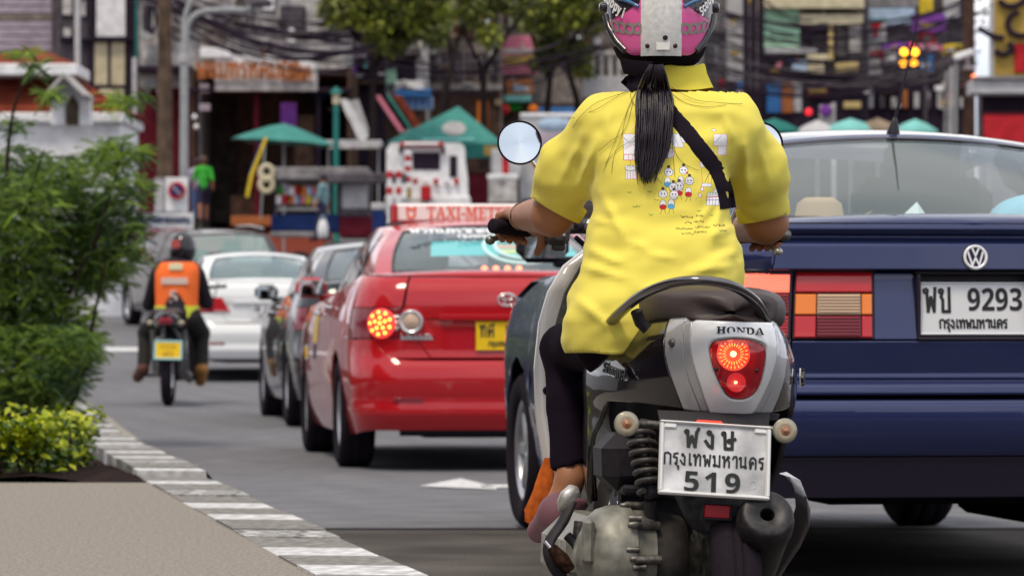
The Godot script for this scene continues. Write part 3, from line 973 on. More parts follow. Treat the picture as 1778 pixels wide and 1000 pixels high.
	var e := MB.new()
	e.lathe([Vector2(0.0285, 0.004), Vector2(0.029, 0.008), Vector2(0.0335, 0.0085), Vector2(0.037, 0.007), Vector2(0.0375, 0.004)], Transform3D(Basis(Vector3.RIGHT, Vector3.BACK, Vector3.DOWN), Vector3.ZERO), 36)
	var ex := Transform3D(Basis.IDENTITY, Vector3(0, 0, 0.004))
	e.stroke([Vector2(-0.0105, 0.0275), Vector2(0.0, 0.0045), Vector2(0.0105, 0.0275)], 0.0052, 0.0038, ex)
	e.stroke([Vector2(-0.0235, 0.0175), Vector2(-0.0105, -0.0245), Vector2(0.0, -0.0015), Vector2(0.0105, -0.0245), Vector2(0.0235, 0.0175)], 0.0052, 0.0034, ex)
	put("ring_and_letters", e, chrome, em)
	# whip antenna on the rear edge of the roof
	var r0 := S.groof(0.0, 0.0) + Vector3(0, 0.0, -0.03)
	var an := MB.new()
	an.lathe([Vector2(0.001, -0.03), Vector2(0.022, -0.004), Vector2(0.022, 0.004), Vector2(0.02, 0.012), Vector2(0.011, 0.04), Vector2(0.006, 0.055), Vector2(0.0, 0.055)], yto(Vector3(0.1, 1, 0.1), r0), 16)
	var tip := Vector3(0.066, 0.37, 0.06)
	an.tube([r0 + Vector3(0.005, 0.05, 0.005), r0 + tip * 0.5, r0 + tip], [0.005, 0.0036, 0.0028], 8)
	var a_o := put("antenna", an, trim, t)
	# goods on the parcel shelf
	var T := t.transform
	var ysh := S.belt(S.Xa) - 0.01
	var straw := worn(mat("hat_straw", 0.55, 0.42, 0.24, 0.9), 30.0, "fine", 0.2, false)
	var hat := thing("straw_hat", "pale straw hat lying behind the rear window of navy car", "hat", T * Vector3(-0.31, ysh, -0.78))
	put("crown", lt([Vector2(0.0, 0.10), Vector2(0.045, 0.098), Vector2(0.07, 0.08), Vector2(0.085, 0.0)], Transform3D(Basis.IDENTITY, Vector3.ZERO), 28), straw, hat)
	var brim := MB.new()
	var rows := []
	for j in 5:
		var row := PackedVector3Array()
		for k in 32:
			var a := TAU * k / 32.0
			var r := 0.083 + 0.085 * j / 4.0
			row.append(Vector3(cos(a) * r, 0.004 + 0.055 * pow(j / 4.0, 1.6) * pow(absf(cos(a)), 2.0), sin(a) * r * 0.85))
		rows.append(row)
	brim.grid(rows, true, true)
	put("brim", brim, straw, hat)
	var pp := MB.new()
	var o := Vector3(0, 0.085, 0)
	var c4 := [Vector3(-0.06, 0.03, 0.03), Vector3(0.012, -0.0, 0.05), Vector3(0.062, 0.0, -0.03), Vector3(-0.03, 0, -0.05)]
	for k in 4: pp.tri(o, c4[k], c4[(k + 1) % 4])
	var pt := put("folded_paper", pp, mat("paper_mint", 0.62, 0.78, 0.78, 0.8))
	pt.transform = Transform3D(Basis.IDENTITY, T * Vector3(0.0, ysh + 0.001, -0.76))
	tag(pt, "folded pale paper peak standing on the shelf behind navy car's rear glass", "paper")
	var cl := MB.new()
	var cr := []
	for j in 9:
		var row := PackedVector3Array()
		var ph := PI * 0.5 * j / 8.0
		for k in 24:
			var a := TAU * k / 24.0
			var rr := cos(ph) * (1.0 + 0.06 * sin(a * 5.0 + j))
			row.append(Vector3(cos(a) * rr * 0.17, sin(ph) * 0.115, sin(a) * rr * 0.12))
		cr.append(row)
	cl.grid(cr, true, true)
	var cush := put("cushion", cl, mat("cushion_blue", 0.22, 0.52, 0.68, 0.9))
	cush.transform = Transform3D(Basis.IDENTITY, T * Vector3(0.40, ysh, -0.78))
	tag(cush, "light blue soft cushion bulging behind the navy car's rear window", "cushion")

func tail_rear_sedan(t: Node3D, S: Shape, pm: Material, taxi: bool) -> void:
	var trim := mat("black_trim", 0.02, 0.016, 0.022, 0.45)
	var sb := S.s_at(0.60)
	var bum := sp(t, S, "bumper", -sb, sb, func(X: float) -> float: return 0.232 - 0.03 * smoothstep(0.1, 0.4, X), func(X: float) -> float: return 0.615 + 0.10 * smoothstep(0.03, 0.12, X) + 0.03 * smoothstep(0.12, 0.4, X), pm, 0.0, 0.014, 46, 18)
	sp(bum, S, "diffuser", -0.66, 0.66, 0.185, 0.228, mat("valance_plastic", 0.016, 0.012, 0.026, 0.5), -0.02, 0.01, 20, 3)
	for sg in [-1.0, 1.0]:
		sp(bum, S, "reflector_slot", sg * 0.50, [sg * 0.68, sg * 0.66], 0.388, 0.412, mat("lens_dark_red", 0.14, 0.006, 0.016, 0.25), 0.006, 0.006, 4, 2)
	var lid := sp(t, S, "boot_lid", [-0.44, -0.62], [0.44, 0.62], 0.63, 0.835, pm, 0.0, 0.014, 30, 12)
	for sg in [-1.0, 1.0]:
		sp(t, S, "quarter_panel", [sg * 0.446, sg * 0.535], sg * 0.626, 0.628, 0.733, pm, 0.0, 0.01, 6, 6)
		sp(t, S, "quarter_panel", sg * 0.6265, sg * S.s_at(0.2), 0.628, 0.732, pm, 0.0, 0.002, 6, 6)
	sp(lid, S, "lid_trim", -0.40, 0.40, 0.838, 0.866, pm, 0.022, 0.024, 16, 4)
	sp(lid, S, "lid_upper", -0.61, 0.61, 0.842, 1.07, pm, 0.0, 0.012, 30, 14)
	# lamps
	var red := paint("lens_red", 0.48, 0.012, 0.02, 0.25)
	var darkred := paint("lens_dark_red")
	var silver := mat("lamp_reflector", 0.6, 0.6, 0.62, 0.25, 0.7)
	for sg in [-1.0, 1.0]:
		var wrap := S.s_at(0.36)
		var lamp := sp(t, S, "tail_light", sg * 0.63, sg * wrap, 0.735, 0.90, darkred, 0.003, 0.012, 14, 8)
		var inner := sp(t, S, "tail_light", [sg * 0.42, sg * 0.53], sg * 0.622, 0.745, 0.90, red, 0.004, 0.012, 8, 8)
		if taxi:
			for k in 3:
				sp(lamp, S, "lens_rib", sg * 0.632, sg * 0.672, 0.78 + k * 0.03, 0.80 + k * 0.03, silver, 0.006, 0.004, 3, 2)
			var nn := Vector3(sg * 0.5, 0.05, 0.87).normalized()
			var c := S.pt(sg * 0.735, 0.818) + nn * 0.014
			var fx := yto(nn, c)
			var disc := MB.new()
			disc.lathe([Vector2(0.0, 0.014), Vector2(0.056, 0.010), Vector2(0.078, 0.003), Vector2(0.083, -0.01)], fx, 28)
			var lit := put("brake_light", disc, glow("brake_light_red", 0.9, 0.05, 0.04, 0.9), lamp)
			var led := MB.new()
			var dots := [Vector2.ZERO]
			for k in 5: dots.append(Vector2.from_angle(TAU * k / 5.0 + 0.3) * 0.031)
			for k in 9: dots.append(Vector2.from_angle(TAU * k / 9.0) * 0.060)
			for q in dots:
				led.lathe([Vector2(0.0, 0.007), Vector2(0.007, 0.005), Vector2(0.0095, 0.0)], fx * Transform3D(Basis.IDENTITY, Vector3(q.x, 0.0125 - q.length() * 0.09, q.y)), 10)
			put("led", led, glow("led_yellow_light", 1.0, 0.55, 0.06, 3.0), lamp)
			var c2 := S.pt(sg * 0.562, 0.826) + Vector3(sg * 0.18, 0.03, 0.98) * 0.014
			var fx2 := yto(Vector3(sg * 0.18, 0.03, 0.98), c2)
			put("reversing_light", lt([Vector2(0.0, 0.004), Vector2(0.048, 0.002), Vector2(0.055, 0.012), Vector2(0.062, 0.012), Vector2(0.067, 0.0)], fx2, 24), silver, inner)
			put("indicator_bulb", lt([Vector2(0.0, 0.018), Vector2(0.035, 0.012), Vector2(0.046, 0.003)], fx2, 16), mat("bulb_amber", 0.5, 0.36, 0.28, 0.2), inner)
		sp(inner, S, "reversing_strip", [sg * 0.43, sg * 0.45], sg * 0.618, 0.728, 0.76, silver, 0.004, 0.006, 6, 3)

func build_taxi() -> void:
	var S := sedan("taxi")
	var d := 22.0
	var t := thing("taxi", "red metered taxi saloon with white roof sign and lit brake light", "car", Vector3(-0.02, gy(22.9), -d), deg_to_rad(7.0))
	var red := paint("taxi_red_paint", 0.42, 0.008, 0.014, 0.35)
	var gl := glass("taxi_glass", 0.3, 0.55, 0.55, 0.1)
	car_shell(t, S, {"paint": red, "glass": gl, "side_glass": glass("taxi_side_glass", 0.02, 0.02, 0.03, 0.6), "doors": [1.3, 2.15, 3.2], "wr": 0.312, "rimr": 0.205, "spokes": 8, "fender_low": func(X: float) -> float: return lerpf(0.74, 0.19, smoothstep(0.602, 0.616, X)), "s_corner": S.s_at(0.36) + 0.003, "rear_win": 0.87, "inner_low": 0.3, "arch_lift": 0.008, "handle": mat("handle_chrome", 0.7, 0.68, 0.68, 0.15, 0.9)})
	tail_rear_sedan(t, S, red, true)
	for sg in [-1.0, 1.0]:
		sp(t, S, "quarter_panel", sg * 0.625, sg * S.s_at(0.36), 0.905, func(X: float) -> float: return S.belt(X), red, 0.0, 0.01, 10, 6)
		sp(t, S, "quarter_panel", sg * (S.s_at(0.36) + 0.004), sg * S.s_at(0.605), 0.42, 0.738, red, -0.001, 0.004, 8, 8)
	plate(t, Transform3D(Basis.IDENTITY, S.pt(0, 0.75, 0.012)), Vector2(0.34, 0.15), mat("plate_yellow", 0.78, 0.5, 0.01, 0.4), mat("plate_yellow"), mat("plate_ink", 0.02, 0.02, 0.024, 0.5), "ทศ", "5870", "กรุงเทพมหานคร", 0.068)
	# oval emblem above the plate
	var em := MB.new()
	for q in [[0.052, 0.035, 0.0], [0.018, 0.034, 0.001], [0.034, 0.016, 0.002]]:
		var pth := []
		for k in 25: pth.append(S.pt(0, 0.945, 0.008 + q[2]) + Vector3(cos(TAU * k / 24.0) * q[0], sin(TAU * k / 24.0) * q[1] + (0.016 if q[2] == 0.002 else 0.0), 0))
		em.tube(pth, 0.0045, 6, false)
	put("emblem", em, mat("handle_chrome"), t)
	# roof sign
	var sign_o := Node3D.new()
	sign_o.name = "roof_sign"
	var ry := 1.405
	sign_o.position = Vector3(0, ry + 0.06, -1.75)
	t.add_child(sign_o, true)
	put("sign_box", bx(Vector3.ZERO, Vector3(0.9, 0.105, 0.14), 0.012), mat("sign_white", 0.82, 0.78, 0.76, 0.4), sign_o)
	var ends := MB.new()
	for sg in [-1.0, 1.0]: ends.cbox(Vector3(sg * 0.468, -0.005, 0), Vector3(0.035, 0.115, 0.16), 0.015)
	ends.cbox(Vector3(0, -0.07, 0), Vector3(0.84, 0.045, 0.12), 0.01)
	put("sign_end", ends, red, sign_o)
	put_mesh("lettering", letters("TAXI-METER", 0.07, 0.004, mat("sign_orange_ink", 0.75, 0.13, 0.07, 0.5), "Droid Serif", true), sign_o, Transform3D(Basis.IDENTITY.scaled(Vector3(0.82, 1, 1)), Vector3(-0.02, 0, 0.072)))
	var cr := MB.new()
	cr.stroke([Vector2(-0.025, 0.03), Vector2(-0.02, -0.02), Vector2(0, -0.035), Vector2(0.02, -0.02), Vector2(0.025, 0.03), Vector2(0, 0.015), Vector2(-0.025, 0.03)], 0.012, 0.004, Transform3D(Basis.IDENTITY, Vector3(-0.37, 0, 0.07)))
	put("sign_crest", cr, mat("sign_orange_ink"), sign_o)
	# stickers and lamps behind the rear glass
	var st := MB.new()
	S.gpan(st, S.grear, -0.55, 0.75, 0.40, 0.70, 12, 4, -0.012)
	put("window_sticker", st, mat("sticker_teal", 0.06, 0.5, 0.52, 0.5), t)
	var st2 := MB.new()
	for q in [[0.30, 0.26], [0.20, 0.17]]:
		var ring := []
		for k in 33:
			var a := TAU * k / 32.0
			ring.append(S.grear(0.22 + cos(a) * q[0], 0.53 + sin(a) * q[0] * 1.05) + Vector3(0, -0.004, -0.005))
		st2.tube(ring, 0.012, 6, false)
	put("sticker_ring", st2, mat("sticker_pale", 0.55, 0.8, 0.8, 0.5), t)
	var st3 := MB.new()
	S.gpan(st3, S.grear, 0.06, 0.4, 0.44, 0.5, 6, 2, -0.009)
	put("sticker_band", st3, mat("sticker_lime", 0.65, 0.75, 0.15, 0.5), t)
	var st4 := MB.new()
	S.gpan(st4, S.grear, 0.03, 0.44, 0.53, 0.6, 6, 2, -0.009)
	put("sticker_band", st4, mat("sticker_peach", 0.7, 0.4, 0.25, 0.5), t)
	# white lettering across the top of the glass
	var lp := S.grear(0.05, 0.8)
	var tang := (S.grear(0.05, 0.9) - S.grear(0.05, 0.7)).normalized()
	var lb := Basis(Vector3.RIGHT, tang, Vector3.RIGHT.cross(tang))
	put_mesh("window_lettering", thai("พรทมหากคนมรขพรมหา", 0.085, 0.75, 0.016, 0.002, mat("sticker_white", 0.7, 0.72, 0.74, 0.5)), t, Transform3D(lb, lp + Vector3(0, 0.012, 0.016)))
	put_mesh("window_lettering", thai("กมรทนหาคกพมรขหา", 0.055, 0.75, 0.011, 0.002, mat("sticker_white")), t, Transform3D(lb, lp + tang * -0.11 + Vector3(0.06, 0.012, 0.02)))
	var th := MB.new()
	var lamps := MB.new()
	var sb := S.grear(0.0, 0.1)
	th.cbox(sb + Vector3(0.02, 0.0, -0.1), Vector3(0.3, 0.05, 0.05), 0.01)
	put("high_brake_light", th, mat("black_trim"), t)
	for k in 4: lamps.lathe([Vector2(0.0, 0.01), Vector2(0.014, 0.006), Vector2(0.018, 0.0)], yto(Vector3.BACK, sb + Vector3(-0.08 + k * 0.065, 0.0, -0.074)), 12)
	put("high_brake_lamp", lamps, glow("high_brake_lamp_glow", 1.0, 0.18, 0.06, 3.0), t)
	# company stickers down the left side
	var ys := MB.new()
	S.panel(ys, -S.s_at(2.3), -S.s_at(2.62), 0.70, 0.86, 0.002, 0.0, 6, 4)
	put("door_sticker", ys, mat("sticker_yellow", 0.7, 0.48, 0.05, 0.5), t)
	var ys2 := MB.new()
	S.panel(ys2, -S.s_at(2.35), -S.s_at(2.6), 0.6, 0.69, 0.002, 0.0, 6, 4)
	put("door_sticker", ys2, mat("sticker_dark", 0.03, 0.03, 0.05, 0.5), t)

func build_white_car() -> void:
	var S := sedan("taxi")
	var d := 43.8
	var t := thing("sedan", "white saloon car ahead of the motorcyclist, seen from behind", "car", Vector3(-2.66, gy(d + 1.0), -d), deg_to_rad(9.0))
	var wp := paint("white_paint", 0.72, 0.73, 0.74, 0.35)
	var gl := glass("white_car_glass", 0.25, 0.45, 0.45, 0.25)
	car_shell(t, S, {"paint": wp, "glass": gl, "doors": [1.3, 2.15, 3.2], "wr": 0.312, "rimr": 0.205, "fender_low": func(X: float) -> float: return lerpf(0.74, 0.19, smoothstep(0.602, 0.616, X)), "s_corner": S.s_at(0.36) + 0.003, "rear_win": 0.87, "inner_low": 0.3, "arch_lift": 0.008})
	tail_rear_sedan(t, S, wp, false)
	for sg in [-1.0, 1.0]:
		sp(t, S, "quarter_panel", sg * 0.625, sg * S.s_at(0.36), 0.905, func(X: float) -> float: return S.belt(X), wp, 0.0, 0.01, 10, 6)
		sp(t, S, "quarter_panel", sg * (S.s_at(0.36) + 0.004), sg * S.s_at(0.605), 0.42, 0.738, wp, -0.001, 0.004, 8, 8)
	plate(t, Transform3D(Basis.IDENTITY, S.pt(0, 0.75, 0.012)), Vector2(0.34, 0.15), mat("plate_white"), mat("plate_white"), mat("plate_ink"), "กพ", "27", "กรุงเทพมหานคร", 0.068)

func build_black_car() -> void:
	var S := sedan("taxi")
	var d := 29.9
	var t := thing("sedan", "black saloon car standing just ahead of the red taxi", "car", Vector3(-0.75, gy(d + 1.0), -d), deg_to_rad(7.5))
	var bp := paint("black_paint", 0.014, 0.012, 0.018, 0.35)
	var gl := glass("black_car_glass", 0.2, 0.3, 0.32, 0.25)
	car_shell(t, S, {"paint": bp, "glass": gl, "side_glass": glass("taxi_side_glass"), "doors": [1.3, 2.15, 3.2], "wr": 0.312, "rimr": 0.205, "fender_low": func(X: float) -> float: return lerpf(0.74, 0.19, smoothstep(0.602, 0.616, X)), "s_corner": S.s_at(0.36) + 0.003, "rear_win": 0.87, "inner_low": 0.3, "arch_lift": 0.008, "handle": mat("handle_chrome")})
	tail_rear_sedan(t, S, bp, false)
	for sg in [-1.0, 1.0]:
		sp(t, S, "quarter_panel", sg * 0.625, sg * S.s_at(0.36), 0.905, func(X: float) -> float: return S.belt(X), bp, 0.0, 0.01, 10, 6)
		sp(t, S, "quarter_panel", sg * (S.s_at(0.36) + 0.004), sg * S.s_at(0.605), 0.42, 0.738, bp, -0.001, 0.004, 8, 8)

func build_suv() -> void:
	var S := sedan("suv")
	var d := 61.5
	var t := thing("hatchback", "dark grey hatchback turning left behind the helmeted motorcyclist", "car", Vector3(-4.25, gy(d) - 0.05, -d), deg_to_rad(18.0))
	var gp := paint("charcoal_paint", 0.035, 0.03, 0.036, 0.4)
	var gl := glass("suv_glass", 0.4, 0.62, 0.6, 0.35)
	t.rotation.x = 0.04
	car_shell(t, S, {"paint": gp, "glass": gl, "side_glass": glass("taxi_side_glass"), "doors": [1.2, 2.05, 3.15], "wr": 0.345, "rimr": 0.22, "fender_low": 0.3, "s_corner": 0.70, "inner_low": 0.32, "rear_win": 0.86, "arch_lift": 0.01, "deck_crown": 0.0})
	sp(t, S, "tailgate", -0.695, 0.695, 0.64, 1.1, gp, 0.0, 0.012, 20, 10)
	sp(t, S, "bumper", -0.695, 0.695, 0.28, 0.63, gp, 0.0, 0.012, 20, 8)
	for sg in [-1.0, 1.0]:
		sp(t, S, "tail_light", sg * 0.62, sg * 0.86, 0.88, 1.08, mat("lens_red"), 0.006, 0.012, 8, 5)
		var rail := []
		for k in 7: rail.append(Vector3(sg * 0.6, 0, 0) + Vector3(0, 1.66 - 0.03 * absf(k - 3.0) / 3.0, -0.6 - k * 0.28))
		put("roof_rail", tb(rail, 0.014, 8), mat("rail_silver", 0.6, 0.6, 0.6, 0.3, 0.7), t)
	plate(t, Transform3D(Basis.IDENTITY, S.pt(0, 0.75, 0.01)), Vector2(0.34, 0.15), mat("plate_white"), mat("plate_white"), mat("plate_ink"), "กน", "83", "กรุงเทพมหานคร", 0.068)
# ---------------------------------------------------------------- the street behind
const PAL := {
	"white": [.84, .84, .86], "offwhite": [.62, .59, .58], "grey": [.32, .30, .31], "lgrey": [.52, .51, .53], "dgrey": [.13, .115, .13], "dark": [.032, .022, .036], "pitch": [.020, .011, .024],
	"cream": [.62, .55, .38], "straw": [.58, .45, .2], "mint": [.46, .78, .56], "teal": [.035, .19, .17], "teal2": [.07, .26, .23], "aqua": [.22, .55, .52], "blue": [.06, .2, .5], "sky": [.45, .58, .75], "navy": [.02, .04, .14],
	"red": [.5, .03, .04], "brick": [.27, .06, .035], "maroon": [.12, .015, .025], "orange": [.72, .2, .03], "rust": [.42, .15, .06], "yellow": [.72, .52, .05], "mustard": [.46, .31, .08], "pink": [.62, .2, .28], "purple": [.2, .06, .34], "lilac": [.44, .37, .44],
	"brown": [.10, .06, .045], "tan": [.32, .25, .18], "wood": [.16, .11, .08], "green": [.03, .28, .04], "steel": [.35, .36, .37], "taupe": [.3, .25, .22]}
func c(key: String) -> StandardMaterial3D:
	var k := "street_" + key
	if mats.has(k): return mats[k]
	var a: Array = PAL[key]
	return worn(mat(k, a[0], a[1], a[2], 0.75), 0.45, "mid" if key in ["grey", "taupe", "tan", "brown", "dgrey", "offwhite", "brick", "wood"] else "soft", 0.0)
func asm(called: String, label: String, cat: String, d: float, parts: Array, group := "") -> Node3D:
	var q0: Array = parts[0]
	var base := Vector3(((q0[1] + q0[3]) * 0.5 - 889.0) / F * d, gy(d), -d)
	var t := thing(called, label, cat, base, 0.0, group)
	var last: Node3D = null
	for q in parts:
		var off: float = q[6] if q.size() > 6 else 0.0
		var dep: float = q[7] if q.size() > 7 else 0.3
		var dd := d - off
		var a := W(q[1], q[2], dd); var b := W(q[3], q[4], dd)
		if q[4] > 9000: b.y = gy(d) - 0.3
		var mb := bx(Vector3((a.x + b.x) * 0.5, (a.y + b.y) * 0.5, -dd - dep * 0.5) - base, Vector3(absf(b.x - a.x), absf(a.y - b.y), dep), minf(0.02, dep * 0.2))
		var sub: bool = q[0].begins_with(">")
		var o := put(q[0].trim_prefix(">"), mb, q[5] if q[5] is Material else c(q[5]), last if sub and last else t)
		if not sub: last = o
	if cat == "building" and q0[1] > 230.0:      # the small things that crowd such fronts
		var rr := RandomNumberGenerator.new(); rr.seed = hash(label)
		for k in 18:
			var x := rr.randf_range(q0[1], q0[3] - 8.0); var y := rr.randf_range(-50.0, 100.0 if called == "shop" else 190.0)
			var kind := rr.randi() % 4
			var w: float = [13.0, 18.0, 7.0, 20.0][kind] * rr.randf_range(0.7, 1.3); var hh: float = [9.0, 8.0, 11.0, 3.0][kind] * rr.randf_range(0.7, 1.4)
			var a := W(x, y, d - 0.35); var b := W(minf(x + w, q0[3]), y + hh, d - 0.35)
			var key: String = (["offwhite", "lgrey", "white"] if kind == 0 else ["lilac", "lgrey", "tan"] if kind == 1 and q0[3] < 900.0 else ["pink", "sky", "mustard"] if kind == 1 else ["grey", "offwhite", "rust"] if kind == 2 else ["dgrey", "brown", "lgrey"])[rr.randi() % 3]
			put(["air_conditioner", "small_sign", "meter_box", "ledge"][kind], bx(Vector3((a.x + b.x) * 0.5, (a.y + b.y) * 0.5, a.z - 0.1) - base, Vector3(maxf(b.x - a.x, 0.05), a.y - b.y, 0.35), 0.02), c(key), t)
	return t
func win(px0: float, py0: float, px1: float, py1: float, pane: String, frame := "dark", off := 0.02) -> Array:
	var e := 2.5
	return [["window", px0, py0, px1, py1, frame, off + 0.05, 0.12], [">pane", px0 + e, py0 + e, px1 - e, py1 - e, pane, off + 0.07, 0.06]]
func flat_poly(pts: Array, d: float, base: Vector3, thick: float) -> MB:
	var mb := MB.new()
	var poly := PackedVector2Array()
	for p in pts:
		var w := W(p[0], p[1], d) - base
		poly.append(Vector2(w.x, w.y))
	mb.prism(poly, thick, Transform3D(Basis.IDENTITY, Vector3(0, 0, -d - base.z)))
	return mb
func pole(called: String, label: String, cat: String, px: float, py: float, d: float, r: float, m: Material, lean := 0.0) -> Node3D:
	var base := Vector3((px - 889.0) / F * d, gy(d), -d)
	var t := thing(called, label, cat, base)
	var topp := W(px + lean, py, d) - base
	put("shaft", tb([Vector3.ZERO, topp * 0.5, topp], [r * 1.15, r, r * 0.9], 12), m, t)
	return t

func build_street() -> void:
	var r := RandomNumberGenerator.new(); r.seed = 77
	# ---- paving round the crossing
	struct("brick_paving", sheet(func(_d): return -12.5, func(_d): return -4.6, [92.0, 98.0, 104.0, 111.0], 0.03, 6), c("brick"))
	struct("far_pavement", sheet(func(_d): return -26.0, func(_d): return 26.0, [112.0, 118.0, 130.0], 0.12, 8), c("grey"))
	# ---- corrugated house, far left
	var parts := [["wall", -70, -90, 92, 9999, "lilac", 0.0, 5.0], ["gutter_pipe", 90, -90, 98, 110, "dgrey", 0.1, 0.12]]
	for k in 14: parts.append(["board", -70, -80 + k * 13, 88, -69 + k * 13, "taupe" if k % 5 == 3 else "lilac", 0.06, 0.06])
	asm("boarded_house", "grey house front of horizontal boards at upper left corner", "building", 112.0, parts)
	# ---- shophouse with pale shutters
	parts = [["wall", 96, -90, 232, 9999, "dgrey", 0.0, 6.0], ["pillar", 150, -90, 160, 300, "dark", 0.15, 0.3], ["pillar", 220, -90, 232, 300, "dark", 0.15, 0.3]]
	parts += win(163, -40, 219, 66, "white", "dark"); parts += win(160, 70, 188, 150, "cream"); parts += win(189, 70, 218, 150, "cream"); parts += win(104, -30, 126, 28, "offwhite"); parts += win(106, 46, 124, 66, "offwhite"); parts += win(136, 0, 150, 30, "offwhite"); parts += win(168, 152, 216, 190, "cream")
	parts += [["ledge", 100, 66, 232, 70, "dark", 0.3, 0.4]]
	asm("shophouse", "dark shophouse with pale shutters behind the red-roofed gatehouse", "building", 110.0, parts)
	# ---- white house behind the utility pole
	parts = [["wall", 233, -90, 348, 9999, "offwhite", 0.0, 6.0], ["drain_pipe", 233, -90, 238, 330, "teal", 0.1, 0.1], ["awning", 236, 113, 330, 124, "dark", 0.9, 0.9], ["doorway", 240, 152, 330, 9999, "maroon", 0.05, 0.1], ["white_post", 228, 100, 236, 9999, "lgrey", 0.9, 0.12]]
	parts += win(246, 10, 262, 52, "dgrey"); parts += win(300, 20, 322, 70, "grey")
	asm("shophouse", "whitewashed house front behind the concrete utility pole", "building", 109.0, parts)
	# ---- long dark shop with the lettered fascia
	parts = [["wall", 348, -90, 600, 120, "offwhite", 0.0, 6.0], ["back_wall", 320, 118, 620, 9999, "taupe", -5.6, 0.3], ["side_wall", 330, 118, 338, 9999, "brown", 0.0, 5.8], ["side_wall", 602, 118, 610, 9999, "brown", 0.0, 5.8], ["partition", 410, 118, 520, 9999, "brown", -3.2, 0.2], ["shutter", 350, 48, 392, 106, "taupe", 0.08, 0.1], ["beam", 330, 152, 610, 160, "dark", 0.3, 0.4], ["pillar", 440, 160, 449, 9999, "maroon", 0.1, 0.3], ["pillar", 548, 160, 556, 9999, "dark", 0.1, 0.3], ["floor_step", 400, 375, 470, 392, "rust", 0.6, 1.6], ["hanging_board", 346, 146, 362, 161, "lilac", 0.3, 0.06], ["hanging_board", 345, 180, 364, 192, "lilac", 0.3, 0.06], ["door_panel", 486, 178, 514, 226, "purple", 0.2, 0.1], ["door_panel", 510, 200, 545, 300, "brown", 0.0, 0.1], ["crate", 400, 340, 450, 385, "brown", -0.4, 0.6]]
	parts += win(408, -20, 440, 46, "grey"); parts += win(452, -30, 478, 20, "white"); parts += win(486, 10, 530, 60, "dgrey")
	for k in 7: parts.append(["cable_box", 396 + k * 21, 20 + (k * 13) % 40, 405 + k * 21, 30 + (k * 13) % 40, "white" if k % 2 else "dgrey", 0.25, 0.2])
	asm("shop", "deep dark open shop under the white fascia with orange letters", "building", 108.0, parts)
	var d := 107.0
	var sg := asm("fascia_sign", "white shop fascia board with orange lettering over the dark shop", "sign", d, [["board", 372, 96, 548, 158, "white", 0.0, 0.2], ["top_board", 346, 82, 402, 100, "white", 0.1, 0.15], ["ledge", 372, 140, 548, 158, "offwhite", 0.12, 0.2], ["edge", 545, 92, 550, 158, "lgrey", 0.1, 0.3]])
	put_mesh("lettering", thai("พนมทรหคมกท", 0.42, 0.62, 0.085, 0.05, c("rust"), 0.12), sg, Transform3D(Basis.IDENTITY, W(432, 122, d - 0.2) - sg.position))
	put_mesh("lettering", thai("นทรค", 0.34, 0.6, 0.075, 0.05, c("rust"), 0.02), sg, Transform3D(Basis.IDENTITY, W(515, 128, d - 0.2) - sg.position))
	for q in [[337, 203, "upper"], [340, 220, "lower"]]:
		var lo := thing("hanging_bulb", "small white hanging bulb at the dark shop's edge, %s of two" % q[2], "lamp", W(q[0], q[1], 106.0))
		put("globe", lt([Vector2(0.0, -0.08), Vector2(0.06, -0.05), Vector2(0.075, 0.0), Vector2(0.05, 0.05), Vector2(0.02, 0.08)], Transform3D.IDENTITY, 14), c("white"), lo)
		put("cord", tb([Vector3(0, 0.08, 0), Vector3(0, 0.7 if q[2] == "upper" else 0.95, 0)], 0.01, 5), c("dark"), lo)
	# ---- gatehouse with red roofs
	d = 68.0
	var gb := W(60, 300, d); gb.y = gy(d)
	var g := thing("gatehouse", "white gatehouse with two tiers of red tiled roof behind the feathery tree", "building", gb)
	var G := func(px: float, py: float, q: float) -> Vector3: return W(px, py, d + q) - gb
	var hip := func(x0: float, x1: float, y0: float, tx0: float, tx1: float, y1: float, dep: float, tdep: float) -> MB:
		var mb := MB.new()
		var a: Vector3 = G.call(x0, y0, 0.0); var b: Vector3 = G.call(x1, y0, 0.0)
		var a2 := a + Vector3(0, 0, -dep); var b2 := b + Vector3(0, 0, -dep)
		var e: Vector3 = G.call(tx0, y1, 0.0) + Vector3(0, 0, -(dep - tdep) * 0.5); var f: Vector3 = G.call(tx1, y1, 0.0) + Vector3(0, 0, -(dep - tdep) * 0.5)
		var e2 := e + Vector3(0, 0, -tdep); var f2 := f + Vector3(0, 0, -tdep)
		mb.quad(a, b, f, e); mb.quad(b, b2, f2, f); mb.quad(b2, a2, e2, f2); mb.quad(a2, a, e, e2); mb.quad(e, f, f2, e2)
		return mb
	var tile := c("brick")
	put("upper_roof", hip.call(-70, 131, 110, 40, 52, 76, 2.0, 0.1), tile, g)
	put("lower_roof", hip.call(-110, 226, 195, -60, 122, 131, 3.6, 1.8), tile, g)
	for q in [[-66, 110, 133, 130, "fascia", 0.05, 2.0], [-100, 195, 215, 212, "fascia", 0.05, 3.5], [-95, 212, 208, 620, "wall", -0.15, 3.2]]:
		var a: Vector3 = G.call(q[0], q[1], -q[5]); var b: Vector3 = G.call(q[2], q[3], -q[5])
		put(q[4], bx(Vector3((a.x + b.x) * 0.5, (a.y + b.y) * 0.5, a.z - q[6] * 0.5), Vector3(b.x - a.x, a.y - b.y, q[6]), 0.02), c("white"), g)
